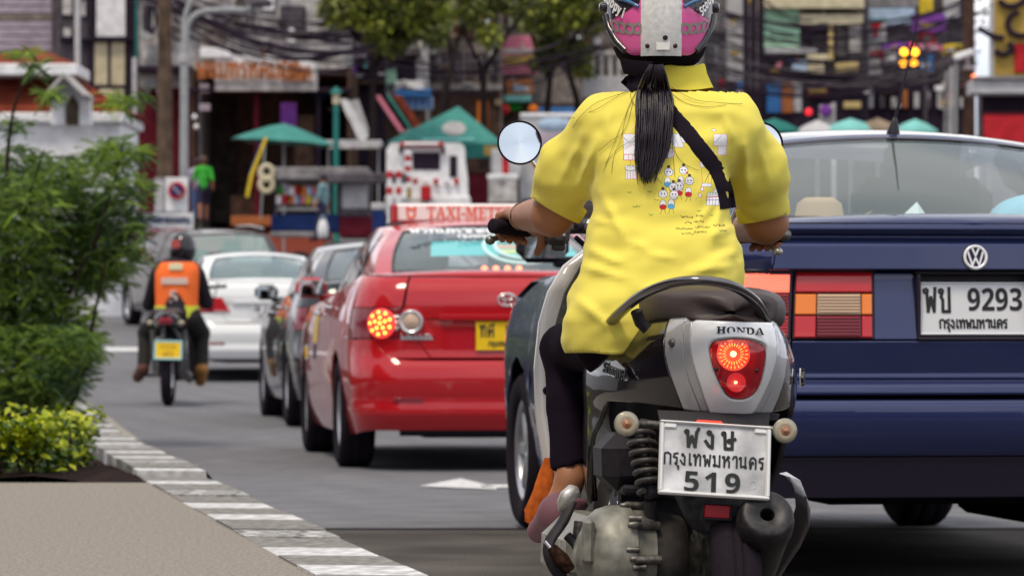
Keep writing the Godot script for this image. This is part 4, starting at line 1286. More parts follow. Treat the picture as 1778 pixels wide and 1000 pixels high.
	for k in 5:      # tile courses
		var yy := 190.0 - k * 12.5
		var xx := 217.0 - k * 20.0
		var a: Vector3 = G.call(-105 + k * 9, yy, 0.12 + k * 0.17); var b: Vector3 = G.call(xx, yy, 0.12 + k * 0.17)
		put("tile_course", bx((a + b) * 0.5 + Vector3(0, 0, 0.03), Vector3(b.x - a.x, 0.035, 0.06), 0.01), tile, g)
	var dm := flat_poly([[91, 218], [91, 172], [125, 137], [159, 168], [159, 218], [140, 218], [140, 182], [127, 163], [114, 182], [114, 218]], d - 0.5, gb, 0.35)
	put("dormer", dm, c("white"), g)
	put("dormer_niche", flat_poly([[112, 218], [112, 180], [127, 161], [141, 180], [141, 218]], d - 0.45, gb, 0.1), c("tan"), g)
	put("dormer_roof", flat_poly([[86, 176], [125, 134], [164, 172], [159, 174], [125, 141], [91, 178]], d - 0.7, gb, 1.4), c("offwhite"), g)
	# ---- poles
	pole("flag_pole", "thin pale metal pole rising beside the red roof", "pole", 133, -60, 69.0, 0.055, c("lgrey"))
	var up := pole("utility_pole", "tall square-cut concrete utility pole left of the street lamp", "pole", 285, -60, 80.0, 0.15, c("wood"))
	var co := MB.new()
	for k in 5:
		var ring := []
		for i in 19: ring.append(W(262 + cos(TAU * i / 18.0) * (7.0 + k * 0.6), 34 + sin(TAU * i / 18.0) * (20.0 + k), 79.7 - 0.03 * k) - up.position)
		co.tube(ring, 0.02, 5, false)
	put("cable_coil", co, c("dark"), up)
	d = 78.0
	var lb := Vector3((318.0 - 889.0) / F * d, gy(d), -d)
	var lamp := thing("street_lamp", "grey steel street lamp with curved arm in front of the dark shop", "lamp", lb)
	put("post", tb([Vector3.ZERO, W(319, 100, d) - lb, W(322, 40, d) - lb], [0.09, 0.08, 0.07], 12), c("steel"), lamp)
	put("arm", tb(spline([W(321, 70, d) - lb, W(326, 40, d) - lb, W(345, 22, d) - lb, W(385, 17, d) - lb, W(425, 18, d) - lb], 5), 0.06, 10), c("steel"), lamp)
	put("arm", tb(spline([W(319, 75, d) - lb, W(318, 40, d) - lb, W(328, 5, d) - lb, W(345, -40, d) - lb], 5), 0.05, 10), c("steel"), lamp)
	put("collar", tb([W(318, 108, d) - lb, W(318, 92, d) - lb], 0.1, 12), c("lgrey"), lamp)
	put("lamp_head", lt([Vector2(0.0, -0.1), Vector2(0.2, -0.08), Vector2(0.24, 0.0), Vector2(0.12, 0.09), Vector2(0.0, 0.1)], Transform3D(Basis.IDENTITY, W(452, 4, d) - lb), 18), c("dgrey"), lamp)
	put("arm_brace", tb([W(425, 18, d) - lb, W(452, 2, d) - lb], 0.04, 8), c("steel"), lamp)
	var np := asm("no_parking_sign", "white no-parking board with round blue sign at the lamp post foot", "sign", 77.0, [["board", 286, 308, 325, 368, "white", 0.0, 0.05], ["post", 302, 360, 308, 9999, "steel", -0.06, 0.06]])
	var ncen := W(306, 331, 76.9) - np.position
	put("disc", lt([Vector2(0.0, 0.02), Vector2(0.12, 0.02), Vector2(0.12, 0.0)], yto(Vector3.BACK, ncen), 24), c("navy"), np)
	put("ring", lt([Vector2(0.115, 0.02), Vector2(0.12, 0.03), Vector2(0.165, 0.03), Vector2(0.17, 0.0)], yto(Vector3.BACK, ncen), 24), c("red"), np)
	put("slash", bx(ncen + Vector3(0, 0, 0.02), Vector3(0.28, 0.035, 0.02), 0.0, Basis(Vector3.BACK, -0.8)), c("lilac"), np)
	asm("meter_box", "grey metal service box beside the no-parking board", "box", 77.6, [["cabinet", 266, 308, 285, 9999, "grey", 0.0, 0.3], ["door", 268, 314, 283, 368, "lgrey", 0.02, 0.03]])
	# banner at the kerb
	d = 70.0
	var bn := asm("banner", "white banner with pale red and blue lettering behind the shrub", "banner", d, [["cloth", 196, 370, 334, 430, "white", 0.0, 0.02], ["post", 194, 366, 197, 9999, "steel", 0.0, 0.04], ["post", 333, 366, 336, 9999, "steel", 0.0, 0.04]])
	put_mesh("lettering", thai("รทมหนคกรมขนทม", 0.1, 0.8, 0.02, 0.01, c("navy"), 0.0), bn, Transform3D(Basis.IDENTITY, W(282, 382, d - 0.02) - bn.position))
	put_mesh("lettering", thai("กรมทคนหนมรทก", 0.16, 0.75, 0.03, 0.01, c("pink"), 0.0), bn, Transform3D(Basis.IDENTITY, W(262, 405, d - 0.02) - bn.position))
	# ---- facades between shop and tent
	parts = [["wall", 556, -90, 668, 9999, "dark", 0.0, 5.0], ["aqua_panel", 588, 22, 612, 72, "aqua", 0.1, 0.12], ["aqua_panel", 560, -10, 600, 18, "aqua", 0.1, 0.12], ["sign_panel", 576, 112, 618, 128, "purple", 0.4, 0.1], ["sign_panel", 566, 86, 584, 104, "lilac", 0.4, 0.1], ["ledge", 556, 140, 668, 146, "brown", 0.5, 0.6], ["blue_panel", 540, 156, 566, 172, "blue", 0.4, 0.1]]
	parts += win(600, 84, 622, 108, "lgrey"); parts += win(628, 60, 640, 120, "aqua")
	asm("shophouse", "dark shophouse with turquoise panels behind the leafy tree", "building", 113.0, parts)
	parts = [["wall", 655, -90, 740, 9999, "offwhite", 0.0, 5.0], ["mint_panel", 657, 118, 688, 150, "mint", 0.15, 0.15], ["opening", 676, 96, 722, 140, "dark", 0.08, 0.1], ["white_band", 684, 140, 735, 158, "white", 0.3, 0.3], ["doorway", 660, 175, 740, 9999, "brown", 0.05, 0.1], ["roof_edge", 655, 82, 730, 96, "dgrey", 0.6, 0.8]]
	asm("shophouse", "pale two-storey house with black opening above the striped awning", "building", 114.0, parts)
	parts = [["wall", 740, -90, 872, 9999, "taupe", 0.0, 5.0], ["ledge", 740, 148, 872, 156, "grey", 0.3, 0.4]]
	for k in 6:
		parts += win(746 + k * 21, 20, 760 + k * 21, 70, "brown" if k % 2 else "rust"); parts += win(746 + k * 21, 90, 760 + k * 21, 140, "dgrey")
	parts.append(["shopfront", 750, 160, 868, 9999, "brown", 0.05, 0.1]); parts.append(["shop_light_panel", 828, 175, 848, 225, "orange", 0.1, 0.1])
	asm("shophouse", "brown shuttered shophouse behind the forked tree trunks", "building", 118.0, parts)
	parts = [["wall", 866, -90, 1012, 9999, "taupe", 0.0, 5.0], ["pink_sign", 869, 62, 934, 130, "pink", 0.4, 0.15], [">sign_band", 874, 84, 926, 92, "offwhite", 0.43, 0.1], [">sign_band", 874, 96, 926, 112, "mustard", 0.43, 0.1], ["orange_sign", 878, 138, 926, 164, "rust", 0.4, 0.15], ["cyan_awning", 874, 165, 922, 176, "aqua", 0.9, 0.9], ["green_board", 882, 176, 906, 192, "green", 0.5, 0.1], ["blue_awning", 930, 186, 1010, 206, "blue", 1.0, 1.0], ["shopfront", 870, 178, 1010, 9999, "brown", 0.05, 0.1]]
	parts += win(945, 40, 965, 110, "maroon"); parts += win(975, 20, 1000, 120, "dgrey"); parts += win(880, 0, 905, 50, "offwhite"); parts += win(915, -10, 935, 40, "lgrey")
	asm("shophouse", "shophouse with pink and orange signs left of the helmet", "building", 122.0, parts)
	for q in [[876, 190, "red", "red paper lantern hanging left of the green board"], [926, 190, "orange", "orange paper lantern hanging by the blue awning"]]:
		var lo := thing("lantern", q[3], "lantern", W(q[0], q[1], 119.0), 0.0, "paper lanterns")
		put("globe", lt([Vector2(0.0, -0.15), Vector2(0.1, -0.12), Vector2(0.16, 0.0), Vector2(0.1, 0.12), Vector2(0.0, 0.15)], Transform3D.IDENTITY, 14), c(q[2]), lo)
		put("cord", tb([Vector3(0, 0.14, 0), Vector3(0, 0.5, 0)], 0.012, 5), c("dark"), lo)
	parts = [["wall", 1005, -90, 1110, 9999, "taupe", 0.0, 4.0], ["fence_base", 1010, 132, 1110, 170, "lgrey", 0.6, 0.4]]
	for k in 7: parts.append(["fence_pillar", 1026 + k * 15, 92, 1034 + k * 15, 132, "offwhite", 0.5, 0.2])
	parts.append(["fence_rail", 1020, 88, 1110, 95, "offwhite", 0.55, 0.25])
	asm("balustrade_house", "grey house with white balustrade pillars beside the pink helmet", "building", 124.0, parts)
	# ---- awnings, umbrella, tent
	d = 104.0
	for q in [["teal2", 660, "green"], ["pink", 650, "pink"], ["brick", 676, "dark red"]]:
		var aw := thing("awning", "%s stripe of slanting cloth awning beside the slim tree trunk" % q[2], "awning", W(q[1], 165, d), 0.0, "slanting striped awnings")
		var x: float = q[1]
		put("cloth", flat_poly([[x, 165], [x + 20, 165], [x + 62, 226], [x + 44, 230]], d, aw.position, 0.05), c(q[0]), aw)
		put("batten", tb([W(x + 44, 230, d - 0.05) - aw.position, W(x + 62, 226, d - 0.05) - aw.position], 0.03, 6), c("grey"), aw)
	var wt := thing("tarpaulin", "white ragged tarpaulin hanging beside the green lamp post", "tarpaulin", W(600, 170, 102.0))
	put("sheet", flat_poly([[590, 172], [602, 172], [640, 235], [632, 246], [620, 240], [610, 215], [600, 198]], 102.0, wt.position, 0.04), c("white"), wt)
	put("sheet", flat_poly([[604, 176], [622, 172], [640, 225], [638, 232]], 102.3, wt.position, 0.04), c("lgrey"), wt)
	var bs := asm("shop_board", "blue and white printed fascia board above the green tent", "sign", 110.0, [["board", 690, 168, 752, 190, "sky", 0.0, 0.15], ["top_board", 686, 154, 748, 168, "blue", 0.3, 0.5]])
	for k in 5: put("print_stripe", bx(W(697 + k * 12, 179, 109.9) - bs.position, Vector3(0.09, 0.26, 0.03), 0.0), c("blue"), bs)
	d = 94.0
	var ub := Vector3((500.0 - 889.0) / F * d, gy(d), -d)
	var um := thing("umbrella", "wide green market umbrella over the loaded pickup", "umbrella", ub)
	var uc := W(492, 214, d) - ub
	var urow := []
	for j in 5:
		var row := PackedVector3Array()
		for k in 32:
			var a := TAU * k / 32.0
			var rr := 1.27 * j / 4.0 * (1.0 - 0.03 * absf(sin(a * 4.0)))
			row.append(uc + Vector3(cos(a) * rr, -0.46 * pow(j / 4.0, 1.25) + 0.02 * absf(sin(a * 4.0)) * j / 4.0 - cos(a) * rr * 0.07, sin(a) * rr))
		urow.append(row)
	var um_m := MB.new(); um_m.grid(urow, true, true)
	put("canopy", um_m, c("teal2"), um)
	put("mast", tb([Vector3(uc.x, 0, 0), uc], 0.03, 8), c("steel"), um)
	for k in 8:
		var a := TAU * k / 8.0
		put("rib", tb([uc + Vector3(0, -0.05, 0), uc + Vector3(cos(a) * 1.22, -0.48 - cos(a) * 0.08, sin(a) * 1.22)], 0.012, 5), c("steel"), um)
	asm("shade_canopy", "grey-white flat canopy right of the green umbrella", "canopy", 96.0, [["sheet", 562, 243, 662, 252, "lgrey", 0.0, 1.4], ["edge", 570, 250, 660, 258, "offwhite", 0.02, 0.05], ["post", 655, 252, 658, 9999, "steel", -0.2, 0.05], ["post", 568, 252, 571, 9999, "steel", -1.0, 0.05]])
	d = 100.0
	var tb_ := Vector3((778.0 - 889.0) / F * d, gy(d), -d)
	var tn := thing("marquee", "green pyramid marquee tent with white oval print above white truck", "tent", tb_)
	var ap := W(796, 184, d + 1.4) - tb_
	var e0 := W(672, 246, d) - tb_; var e1 := W(880, 254, d) - tb_
	var back := Vector3(0, 0.0, -2.9)
	var tm := MB.new()
	tm.tri(e0, e1, ap)
	put("roof_front", tm, c("teal2"), tn)
	var tm2 := MB.new()
	tm2.tri(e1, e1 + back, ap); tm2.tri(e1 + back, e0 + back, ap); tm2.tri(e0 + back, e0, ap)
	put("roof_sides", tm2, c("teal2"), tn)
	put("valance", bx((e0 + e1) * 0.5 + Vector3(0, -0.17, 0.02), Vector3(e1.x - e0.x, 0.36, 0.03), 0.0), c("teal"), tn)
	put("valance", bx(e1 + Vector3(0, -0.17, -1.45), Vector3(0.03, 0.36, 2.9), 0.0), c("teal"), tn)
	for q in [[674, 2.2], [876, 7.0]]:
		var x: Vector3 = W(q[0], 250, d) - tb_
		put("leg", bx(Vector3(x.x, x.y * 0.5, -0.1), Vector3(q[1] / 70.0 * 1.2, x.y, 0.08), 0.01), c("teal2" if q[1] > 3 else "steel"), tn)
		put("leg", bx(Vector3(x.x, x.y * 0.5, -2.8), Vector3(0.06, x.y, 0.06), 0.01), c("steel"), tn)
	var nrm := (e1 - e0).cross(ap - e0).normalized()
	put("print", lt([Vector2(0.0, 0.02), Vector2(0.3, 0.02), Vector2(0.31, 0.0)], Transform3D(Basis(Vector3.RIGHT, nrm, Vector3.RIGHT.cross(nrm)).scaled(Vector3(1, 1, 1)), (e0 + e1) * 0.5 + (ap - (e0 + e1) * 0.5) * 0.40 + Vector3(0.05, 0, 0)), 24), c("offwhite"), tn)
	put("print_line", bx((e0 + e1) * 0.5 + (ap - (e0 + e1) * 0.5) * 0.1 + nrm * 0.02, Vector3(1.3, 0.09, 0.02), 0.0, Basis(Vector3.RIGHT, nrm.cross(Vector3.RIGHT).normalized() * -1.0, nrm)), c("aqua"), tn)
	put("print_patch", bx(W(851, 261, d - 0.06) - tb_, Vector3(0.3, 0.24, 0.02), 0.0), c("mustard"), tn)
	build_street_vehicles(r)
	build_street_right(r)
	build_people()
	build_fillers()
	build_cables(r)

func build_street_vehicles(r: RandomNumberGenerator) -> void:
	# ---- loaded pickup stall
	var d := 84.0
	var base := Vector3((545.0 - 889.0) / F * d, gy(d), -d)
	var t := thing("market_pickup", "old pickup truck with grey roof sheet, loaded with market goods", "truck", base)
	var bxp := func(n: String, x0: float, y0: float, x1: float, y1: float, m: String, off: float, dep: float) -> MeshInstance3D:
		var a := W(x0, y0, d - off) - base; var b := W(x1, y1, d - off) - base
		return put(n, bx(Vector3((a.x + b.x) * 0.5, (a.y + b.y) * 0.5, a.z - dep * 0.5), Vector3(b.x - a.x, a.y - b.y, dep), 0.03), c(m), t)
	bxp.call("load_bed", 470, 372, 640, 402, "navy", 0.0, 1.6); bxp.call("side_board", 588, 376, 646, 412, "maroon", 0.05, 1.6); bxp.call("tail_rail", 476, 360, 556, 366, "offwhite", 0.05, 0.05); bxp.call("tail_rail", 476, 350, 556, 354, "offwhite", 0.05, 0.05)
	bxp.call("roof_sheet", 470, 290, 640, 312, "grey", 0.4, 2.2); bxp.call("roof_edge", 560, 300, 706, 318, "dgrey", 0.5, 0.3); bxp.call("cab", 586, 312, 642, 378, "dgrey", 0.0, 1.5); bxp.call("cab_window", 592, 318, 638, 362, "lgrey", 0.03, 0.05); bxp.call("bumper", 468, 402, 556, 412, "grey", 0.2, 0.2)
	for q in [476, 552, 584]: bxp.call("roof_post", q, 300, q + 4, 375, "dgrey", 0.1, 0.06)
	var cols := ["white", "red", "orange", "sky", "pink", "yellow", "offwhite", "blue", "green", "lilac"]
	for k in 16:
		var x := 480.0 + (k % 8) * 10.0 + r.randf_range(-3, 3); var y := 352.0 - (k / 8) * 16.0
		var gd := asm("goods", "%s packet on the old pickup's load bed, %s row" % [cols[k % 10], "lower" if k < 8 else "upper"], "goods", d - 0.1, [["packet", x, y - 13, x + 9, y + 3, cols[k % 10], 0.0, 0.25], ["flap", x + 1, y - 15, x + 8, y - 13, cols[(k + 1) % 10], 0.02, 0.2]], "packets on the market pickup")
	for q in [520.0, 660.0]:
		var o := W(q, 410, d - 0.1) - base
		var h := Node3D.new(); h.name = "wheel"; h.position = Vector3(o.x, 0.32, 0.1); t.add_child(h, true)
		put("tyre", lt([Vector2(0.2, 0.0), Vector2(0.2, 0.1), Vector2(0.3, 0.11), Vector2(0.33, 0.07), Vector2(0.33, -0.1), Vector2(0.2, -0.1)], yto(Vector3.BACK, Vector3.ZERO), 28), mats["tyre_rubber"], h)
		var rim := MB.new()
		rim.lathe([Vector2(0.0, 0.06), Vector2(0.06, 0.06), Vector2(0.07, 0.03), Vector2(0.2, 0.02)], yto(Vector3.BACK, Vector3.ZERO), 24)
		for k in 6: rim.cbox(Vector3(cos(TAU * k / 6.0) * 0.11, sin(TAU * k / 6.0) * 0.11, 0.06), Vector3(0.14, 0.045, 0.03), 0.008, Basis(Vector3.BACK, TAU * k / 6.0))
		put("rim", rim, mats["wheel_alloy"], h)
	# hanging wreath and flag
	var wr := thing("wreath", "cream straw wreath hanging at the pickup's rear corner", "wreath", W(462, 300, 83.6))
	var wm := MB.new()
	for k in 2:
		var ring := []
		for i in 17: ring.append(Vector3(cos(TAU * i / 16.0) * 0.13, sin(TAU * i / 16.0) * 0.15 - k * 0.24, 0))
		wm.tube(ring, 0.055, 8, false)
	put("ring", wm, c("cream"), wr)
	var fl := thing("flag", "drooping blue and yellow flag under the green umbrella", "flag", W(442, 290, 88.0))
	put("yellow_half", flat_poly([[458, 238], [464, 240], [440, 300], [431, 343], [425, 341], [432, 305]], 88.0, fl.position, 0.03), c("yellow"), fl)
	put("blue_half", flat_poly([[452, 242], [459, 237], [436, 300], [430, 318], [432, 298]], 88.05, fl.position, 0.03), c("navy"), fl)
	put("staff", tb([W(460, 235, 88.0) - fl.position, W(452, 380, 88.0) - fl.position], 0.02, 6), c("steel"), fl)
	# ---- dark green lantern post
	var lp := pole("lamp_post", "dark green old-style lamp post with pale lantern by the pickup", "lamp", 583, 182, 92.0, 0.07, c("teal"))
	var lo := W(583, 172, 92.0) - lp.position
	put("lantern", bx(lo, Vector3(0.16, 0.26, 0.16), 0.03), c("cream"), lp)
	put("lantern_cap", lt([Vector2(0.0, 0.16), Vector2(0.08, 0.08), Vector2(0.16, 0.0)], Transform3D(Basis.IDENTITY, lo + Vector3(0, 0.14, 0)), 12), c("teal"), lp)
	# ---- white tow truck
	d = 86.0
	base = Vector3((742.0 - 889.0) / F * d, gy(d), -d)
	t = thing("tow_truck", "white recovery truck with red-striped boom seen from behind", "truck", base)
	var body := flat_poly([[672, 372], [672, 262], [680, 250], [800, 250], [806, 262], [812, 310], [814, 372]], d, base, 0.6)
	var cabm := MB.new()
	put("cab", body, c("white"), t)
	var cb := func(n: String, x0: float, y0: float, x1: float, y1: float, m: String, off: float, dep: float) -> MeshInstance3D:
		var a := W(x0, y0, d - off) - base; var b := W(x1, y1, d - off) - base
		return put(n, bx(Vector3((a.x + b.x) * 0.5, (a.y + b.y) * 0.5, a.z - dep * 0.5), Vector3(b.x - a.x, a.y - b.y, dep), 0.03), c(m), t)
	var cbk := cb.call("cab_body", 674, 252, 806, 372, "white", -0.05, 1.9)
	cb.call("rear_window", 716, 264, 764, 295, "dark", 0.63, 0.05); cb.call("side_window", 780, 270, 794, 308, "dark", 0.63, 0.05); cb.call("light_bar", 694, 246, 770, 254, "red", 0.8, 0.2); cb.call("light_bar_lens", 700, 247, 762, 252, "white", 0.83, 0.2); cb.call("roof_rail", 692, 252, 698, 268, "dark", 0.75, 0.1); cb.call("roof_rail", 766, 252, 772, 268, "dark", 0.75, 0.1)
	cb.call("bed", 668, 340, 816, 372, "white", 1.2, 1.8); cb.call("tail_panel", 740, 318, 800, 345, "white", 1.0, 0.2)
	for k in 5: cb.call("stripe_block", 716 + k * 18, 309, 725 + k * 18, 320, "red" if k % 2 == 0 else "white", 1.15, 0.15)
	for k in 6: cb.call("boom_segment", 702, 262 + k * 9, 714, 271 + k * 9, "white" if k % 2 == 0 else "red", 1.3, 0.15)
	cb.call("red_bin", 730, 322, 748, 348, "red", 1.5, 0.3); cb.call("yellow_hook", 706, 325, 714, 345, "mustard", 1.5, 0.1); cb.call("grey_arm", 655, 308, 706, 318, "dgrey", 1.6, 0.2); cb.call("wheel_guard", 690, 372, 800, 384, "dark", 0.6, 1.2)
	for q in [690.0, 795.0]:
		var o := W(q, 380, d) - base
		put("wheel", lt([Vector2(0.0, 0.14), Vector2(0.26, 0.14), Vector2(0.38, 0.12), Vector2(0.4, 0.0), Vector2(0.38, -0.12), Vector2(0.0, -0.12)], yto(Vector3.RIGHT, Vector3(o.x, 0.4, 0.3)), 24), mats["tyre_rubber"], t)
	# ---- white striped barriers
	for q in [[672, 0], [688, 1]]:
		asm("barrier_post", "red and white striped barrier post %s of the tow truck's boom" % ("far left" if q[1] == 0 else "just left"), "post", 82.0, [["post", q[0], 290, q[0] + 8, 9999, "white", 0.0, 0.1], ["red_band", q[0] - 1, 296, q[0] + 9, 310, "red", 0.01, 0.12], ["red_band", q[0] - 1, 324, q[0] + 9, 338, "red", 0.01, 0.12]], "striped barrier posts")
	asm("traffic_drum", "dark blue and white drum behind the red taxi's roof sign", "drum", 80.0, [["drum", 646, 362, 668, 9999, "navy", 0.0, 0.35], ["rim_band", 644, 352, 670, 364, "lgrey", 0.02, 0.39]])
	# ---- pale van with blue oval, right of the tent
	d = 97.0
	var vn := asm("parked_van", "pale grey van with blue oval print beside the left mirror", "van", d, [["body", 905, 200, 1040, 350, "lgrey", 0.0, 3.0], ["print_band", 930, 230, 1030, 262, "lilac", 0.02, 0.05], ["roof", 903, 196, 1042, 203, "white", 0.05, 3.1], ["bumper", 903, 345, 1042, 360, "dgrey", 0.15, 0.2]])
	put("oval", lt([Vector2(0.0, 0.03), Vector2(0.3, 0.03), Vector2(0.31, 0.0)], Transform3D(Basis(Vector3(1.3, 0, 0), Vector3.BACK * 1.0, Vector3(0, -0.5, 0)), W(962, 215, d - 0.01) - vn.position), 24), c("sky"), vn)
	for q in [920.0, 1025.0]: put("wheel", lt([Vector2(0.0, 0.1), Vector2(0.3, 0.1), Vector2(0.33, 0.0), Vector2(0.3, -0.1), Vector2(0.0, -0.1)], yto(Vector3.RIGHT, Vector3(W(q, 0, d).x - vn.position.x, 0.33, -0.5)), 20), mats["tyre_rubber"], vn)
	asm("cold_box", "white lidded box standing in front of the marquee's right leg", "box", 95.0, [["tub", 848, 310, 898, 352, "offwhite", 0.0, 0.6], ["lid", 846, 302, 900, 311, "white", 0.02, 0.64], ["latch", 868, 308, 876, 318, "steel", 0.04, 0.05]])
	asm("covered_cart", "white and red covered cart under the marquee's right edge", "cart", 96.0, [["cover", 855, 258, 905, 305, "lgrey", 0.0, 0.8], ["red_panel", 872, 268, 884, 302, "red", 0.02, 0.1], ["post", 852, 258, 855, 9999, "steel", 0.0, 0.05], ["post", 903, 258, 906, 9999, "steel", 0.0, 0.05]])
	asm("market_counter", "dark red market counter under the green marquee", "counter", 99.0, [["front", 812, 300, 850, 9999, "maroon", -0.6, 0.6], ["top", 808, 294, 856, 301, "brown", -0.55, 0.7]])

func build_street_right(r: RandomNumberGenerator) -> void:
	# ---- mint and yellow building
	var parts := [["wall", 1322, -90, 1510, 9999, "dgrey", 0.0, 6.0], ["mint_panel", 1328, 16, 1390, 84, "mint", 0.7, 0.3], ["mint_side", 1322, 20, 1330, 80, "lilac", 0.6, 0.3], ["roof_slab", 1320, -6, 1502, 14, "cream", 1.2, 1.4], ["balcony", 1390, 24, 1500, 42, "cream", 1.0, 1.0], ["balcony", 1402, 94, 1440, 106, "cream", 1.0, 1.0], ["balcony", 1402, 112, 1432, 126, "cream", 1.0, 1.0], ["balcony", 1452, 108, 1492, 124, "straw", 1.0, 1.0], ["slab", 1330, 82, 1420, 92, "lgrey", 1.0, 1.0], ["pillar", 1440, 42, 1448, 110, "straw", 0.9, 0.2], ["pillar", 1476, 40, 1496, 90, "offwhite", 0.8, 0.2], ["shopfront", 1322, 130, 1510, 9999, "dark", 0.3, 0.2], ["blue_door", 1332, 142, 1357, 196, "blue", 0.4, 0.1], ["orange_door", 1358, 143, 1378, 196, "rust", 0.45, 0.1], ["white_door", 1380, 142, 1393, 194, "lgrey", 0.4, 0.1], ["shop_sign", 1402, 152, 1440, 170, "maroon", 0.6, 0.1], [">sign_letters", 1406, 155, 1436, 162, "mustard", 0.62, 0.1], ["shop_sign", 1466, 176, 1496, 188, "straw", 0.6, 0.1]]
	parts += win(1392, 44, 1440, 58, "dark"); parts += win(1392, 62, 1412, 76, "dark"); parts += win(1450, 46, 1474, 100, "grey")
	asm("apartment_house", "yellow balconied house with mint green panel above the navy car", "building", 132.0, parts)
	parts = [["wall", 1500, -90, 1690, 9999, "dgrey", 0.0, 6.0], ["fascia", 1498, 14, 1590, 42, "sky", 0.8, 0.4], ["white_bay", 1500, 42, 1530, 132, "offwhite", 0.5, 0.4], ["yellow_wall", 1598, -20, 1622, 24, "yellow", 0.5, 0.3], ["window_band", 1500, -20, 1596, 12, "grey", 0.4, 0.2], ["white_strip", 1640, -40, 1668, 30, "lgrey", 0.4, 0.3], ["shopfront", 1500, 140, 1690, 9999, "dark", 0.2, 0.2]]
	for k in 9: parts += win(1506 + k * 20, 150 + (k % 3) * 8, 1520 + k * 20, 190, ["lgrey", "dgrey", "offwhite", "rust"][k % 4], "dark", 0.3)
	asm("shophouse", "shophouse crowded with purple and red signs behind the traffic light", "building", 138.0, parts)
	for q in [["purple", 1584, 24, 1644, 56, "wide purple hanging sign board above the traffic light"], ["red", 1597, 56, 1626, 74, "small red sign under the wide purple one"], ["purple", 1534, 74, 1592, 86, "long thin purple sign left of the traffic light"], ["red", 1512, 88, 1536, 102, "short red sign at the street's far end"], ["yellow", 1636, 76, 1674, 96, "yellow sign board left of the camera"], ["blue", 1594, 94, 1622, 126, "blue sign beside the amber traffic lights"], ["offwhite", 1536, 84, 1562, 112, "pale grey sign under the thin purple board"], ["pink", 1590, 76, 1640, 88, "dusty pink sign under the red one"]]:
		var so := asm("shop_sign", q[5], "sign", 134.0 - r.randf() * 3.0, [["board", q[1], q[2], q[3], q[4], q[0], 0.0, 0.15], ["bracket", (q[1] + q[3]) * 0.5 - 1, q[2] - 10, (q[1] + q[3]) * 0.5 + 1, q[2], "dgrey", -0.05, 0.05], ["print", q[1] + (q[3] - q[1]) * 0.25, q[2] + (q[4] - q[2]) * 0.45, q[1] + (q[3] - q[1]) * 0.75, q[2] + (q[4] - q[2]) * 0.7, "mustard" if q[0] == "purple" else "white", 0.03, 0.04]], "hanging shop signs")
	var ts := asm("framed_sign", "pale framed sign with red triangle mark at the street's end", "sign", 133.0, [["board", 1505, 34, 1540, 74, "lgrey", 0.0, 0.15], ["frame", 1503, 32, 1542, 36, "teal", 0.02, 0.2], ["frame", 1503, 72, 1542, 76, "teal", 0.02, 0.2]])
	put("mark", flat_poly([[1511, 38], [1534, 38], [1526, 52], [1524, 66], [1519, 66], [1519, 52]], 132.9, ts.position, 0.05), c("red"), ts)
	# ---- pale blocks straight behind the rider's right shoulder
	parts = [["wall", 1210, -90, 1330, 9999, "grey", -2.0, 5.0], ["strip", 1262, -60, 1294, 140, "lgrey", -1.6, 0.2], ["red_panel", 1248, 138, 1260, 152, "red", -1.6, 0.1], ["blue_panel", 1280, 140, 1294, 156, "blue", -1.6, 0.1], ["shopfront", 1230, 160, 1330, 9999, "dark", -1.7, 0.2], ["sign_square", 1270, 28, 1282, 42, "straw", -1.5, 0.1]]
	for k in 4: parts += win(1232 + (k % 2) * 15, 20 + (k / 2) * 55, 1244 + (k % 2) * 15, 55 + (k / 2) * 55, "dgrey", "lgrey", -1.7)
	asm("shophouse", "grey weathered house front just right of the pink helmet", "building", 130.0, parts)
	# bundle of dark poles
	for k in 3:
		pole("utility_pole", ["dark utility pole right of the rider's shoulder, leftmost of three", "dark utility pole right of the rider's shoulder, middle of three", "dark utility pole right of the rider's shoulder, rightmost of three"][k], "pole", 1298 + k * 11, -60, 116.0 + k, 0.09, c("dark"), -3.0 + k * 3.0)
	var dp := pole("utility_pole", "thick dark pole carrying the white camera at right", "pole", 1684, -60, 96.0, 0.15, c("brown"))
	for k in 3: put("conduit", tb([W(1662 - k * 8, 110 + k * 6, 95.6) - dp.position, W(1660 - k * 9, 260, 95.6) - dp.position], 0.045, 8), c(["steel", "lgrey", "grey"][k]), dp)
	var cam := thing("security_camera", "white security camera on the thick dark pole", "camera", W(1675, 95, 95.4))
	put("housing", bx(Vector3.ZERO, Vector3(0.5, 0.16, 0.18), 0.04, Basis(Vector3.BACK, 0.3)), c("white"), cam)
	put("bracket", tb([Vector3(0.08, -0.05, 0), Vector3(0.12, -0.3, -0.1)], 0.04, 8), c("lgrey"), cam)
	put("bracket_arm", bx(Vector3(0.16, -0.3, -0.1), Vector3(0.3, 0.08, 0.1), 0.02), c("lgrey"), cam)
	for k in 6:
		var io := thing("insulator", ["white pole insulator, topmost left of six", "white pole insulator, topmost right of six", "white pole insulator, upper middle of six", "white pole insulator, lower left of six", "white pole insulator, lower middle of six", "white pole insulator, lowest of six"][k], "insulator", W([1703, 1722, 1712, 1710, 1715, 1708][k], [-2, 6, 14, 24, 22, 36][k], 95.0), 0.0, "insulators on the thick pole")
		put("body", lt([Vector2(0.0, 0.05), Vector2(0.05, 0.045), Vector2(0.06, 0.0), Vector2(0.05, -0.045), Vector2(0.0, -0.05)], yto(Vector3.BACK, Vector3.ZERO), 14), c("white"), io)
		put("cap", lt([Vector2(0.0, 0.07), Vector2(0.025, 0.065), Vector2(0.03, 0.04)], yto(Vector3.BACK, Vector3.ZERO), 10), c("dgrey"), io)
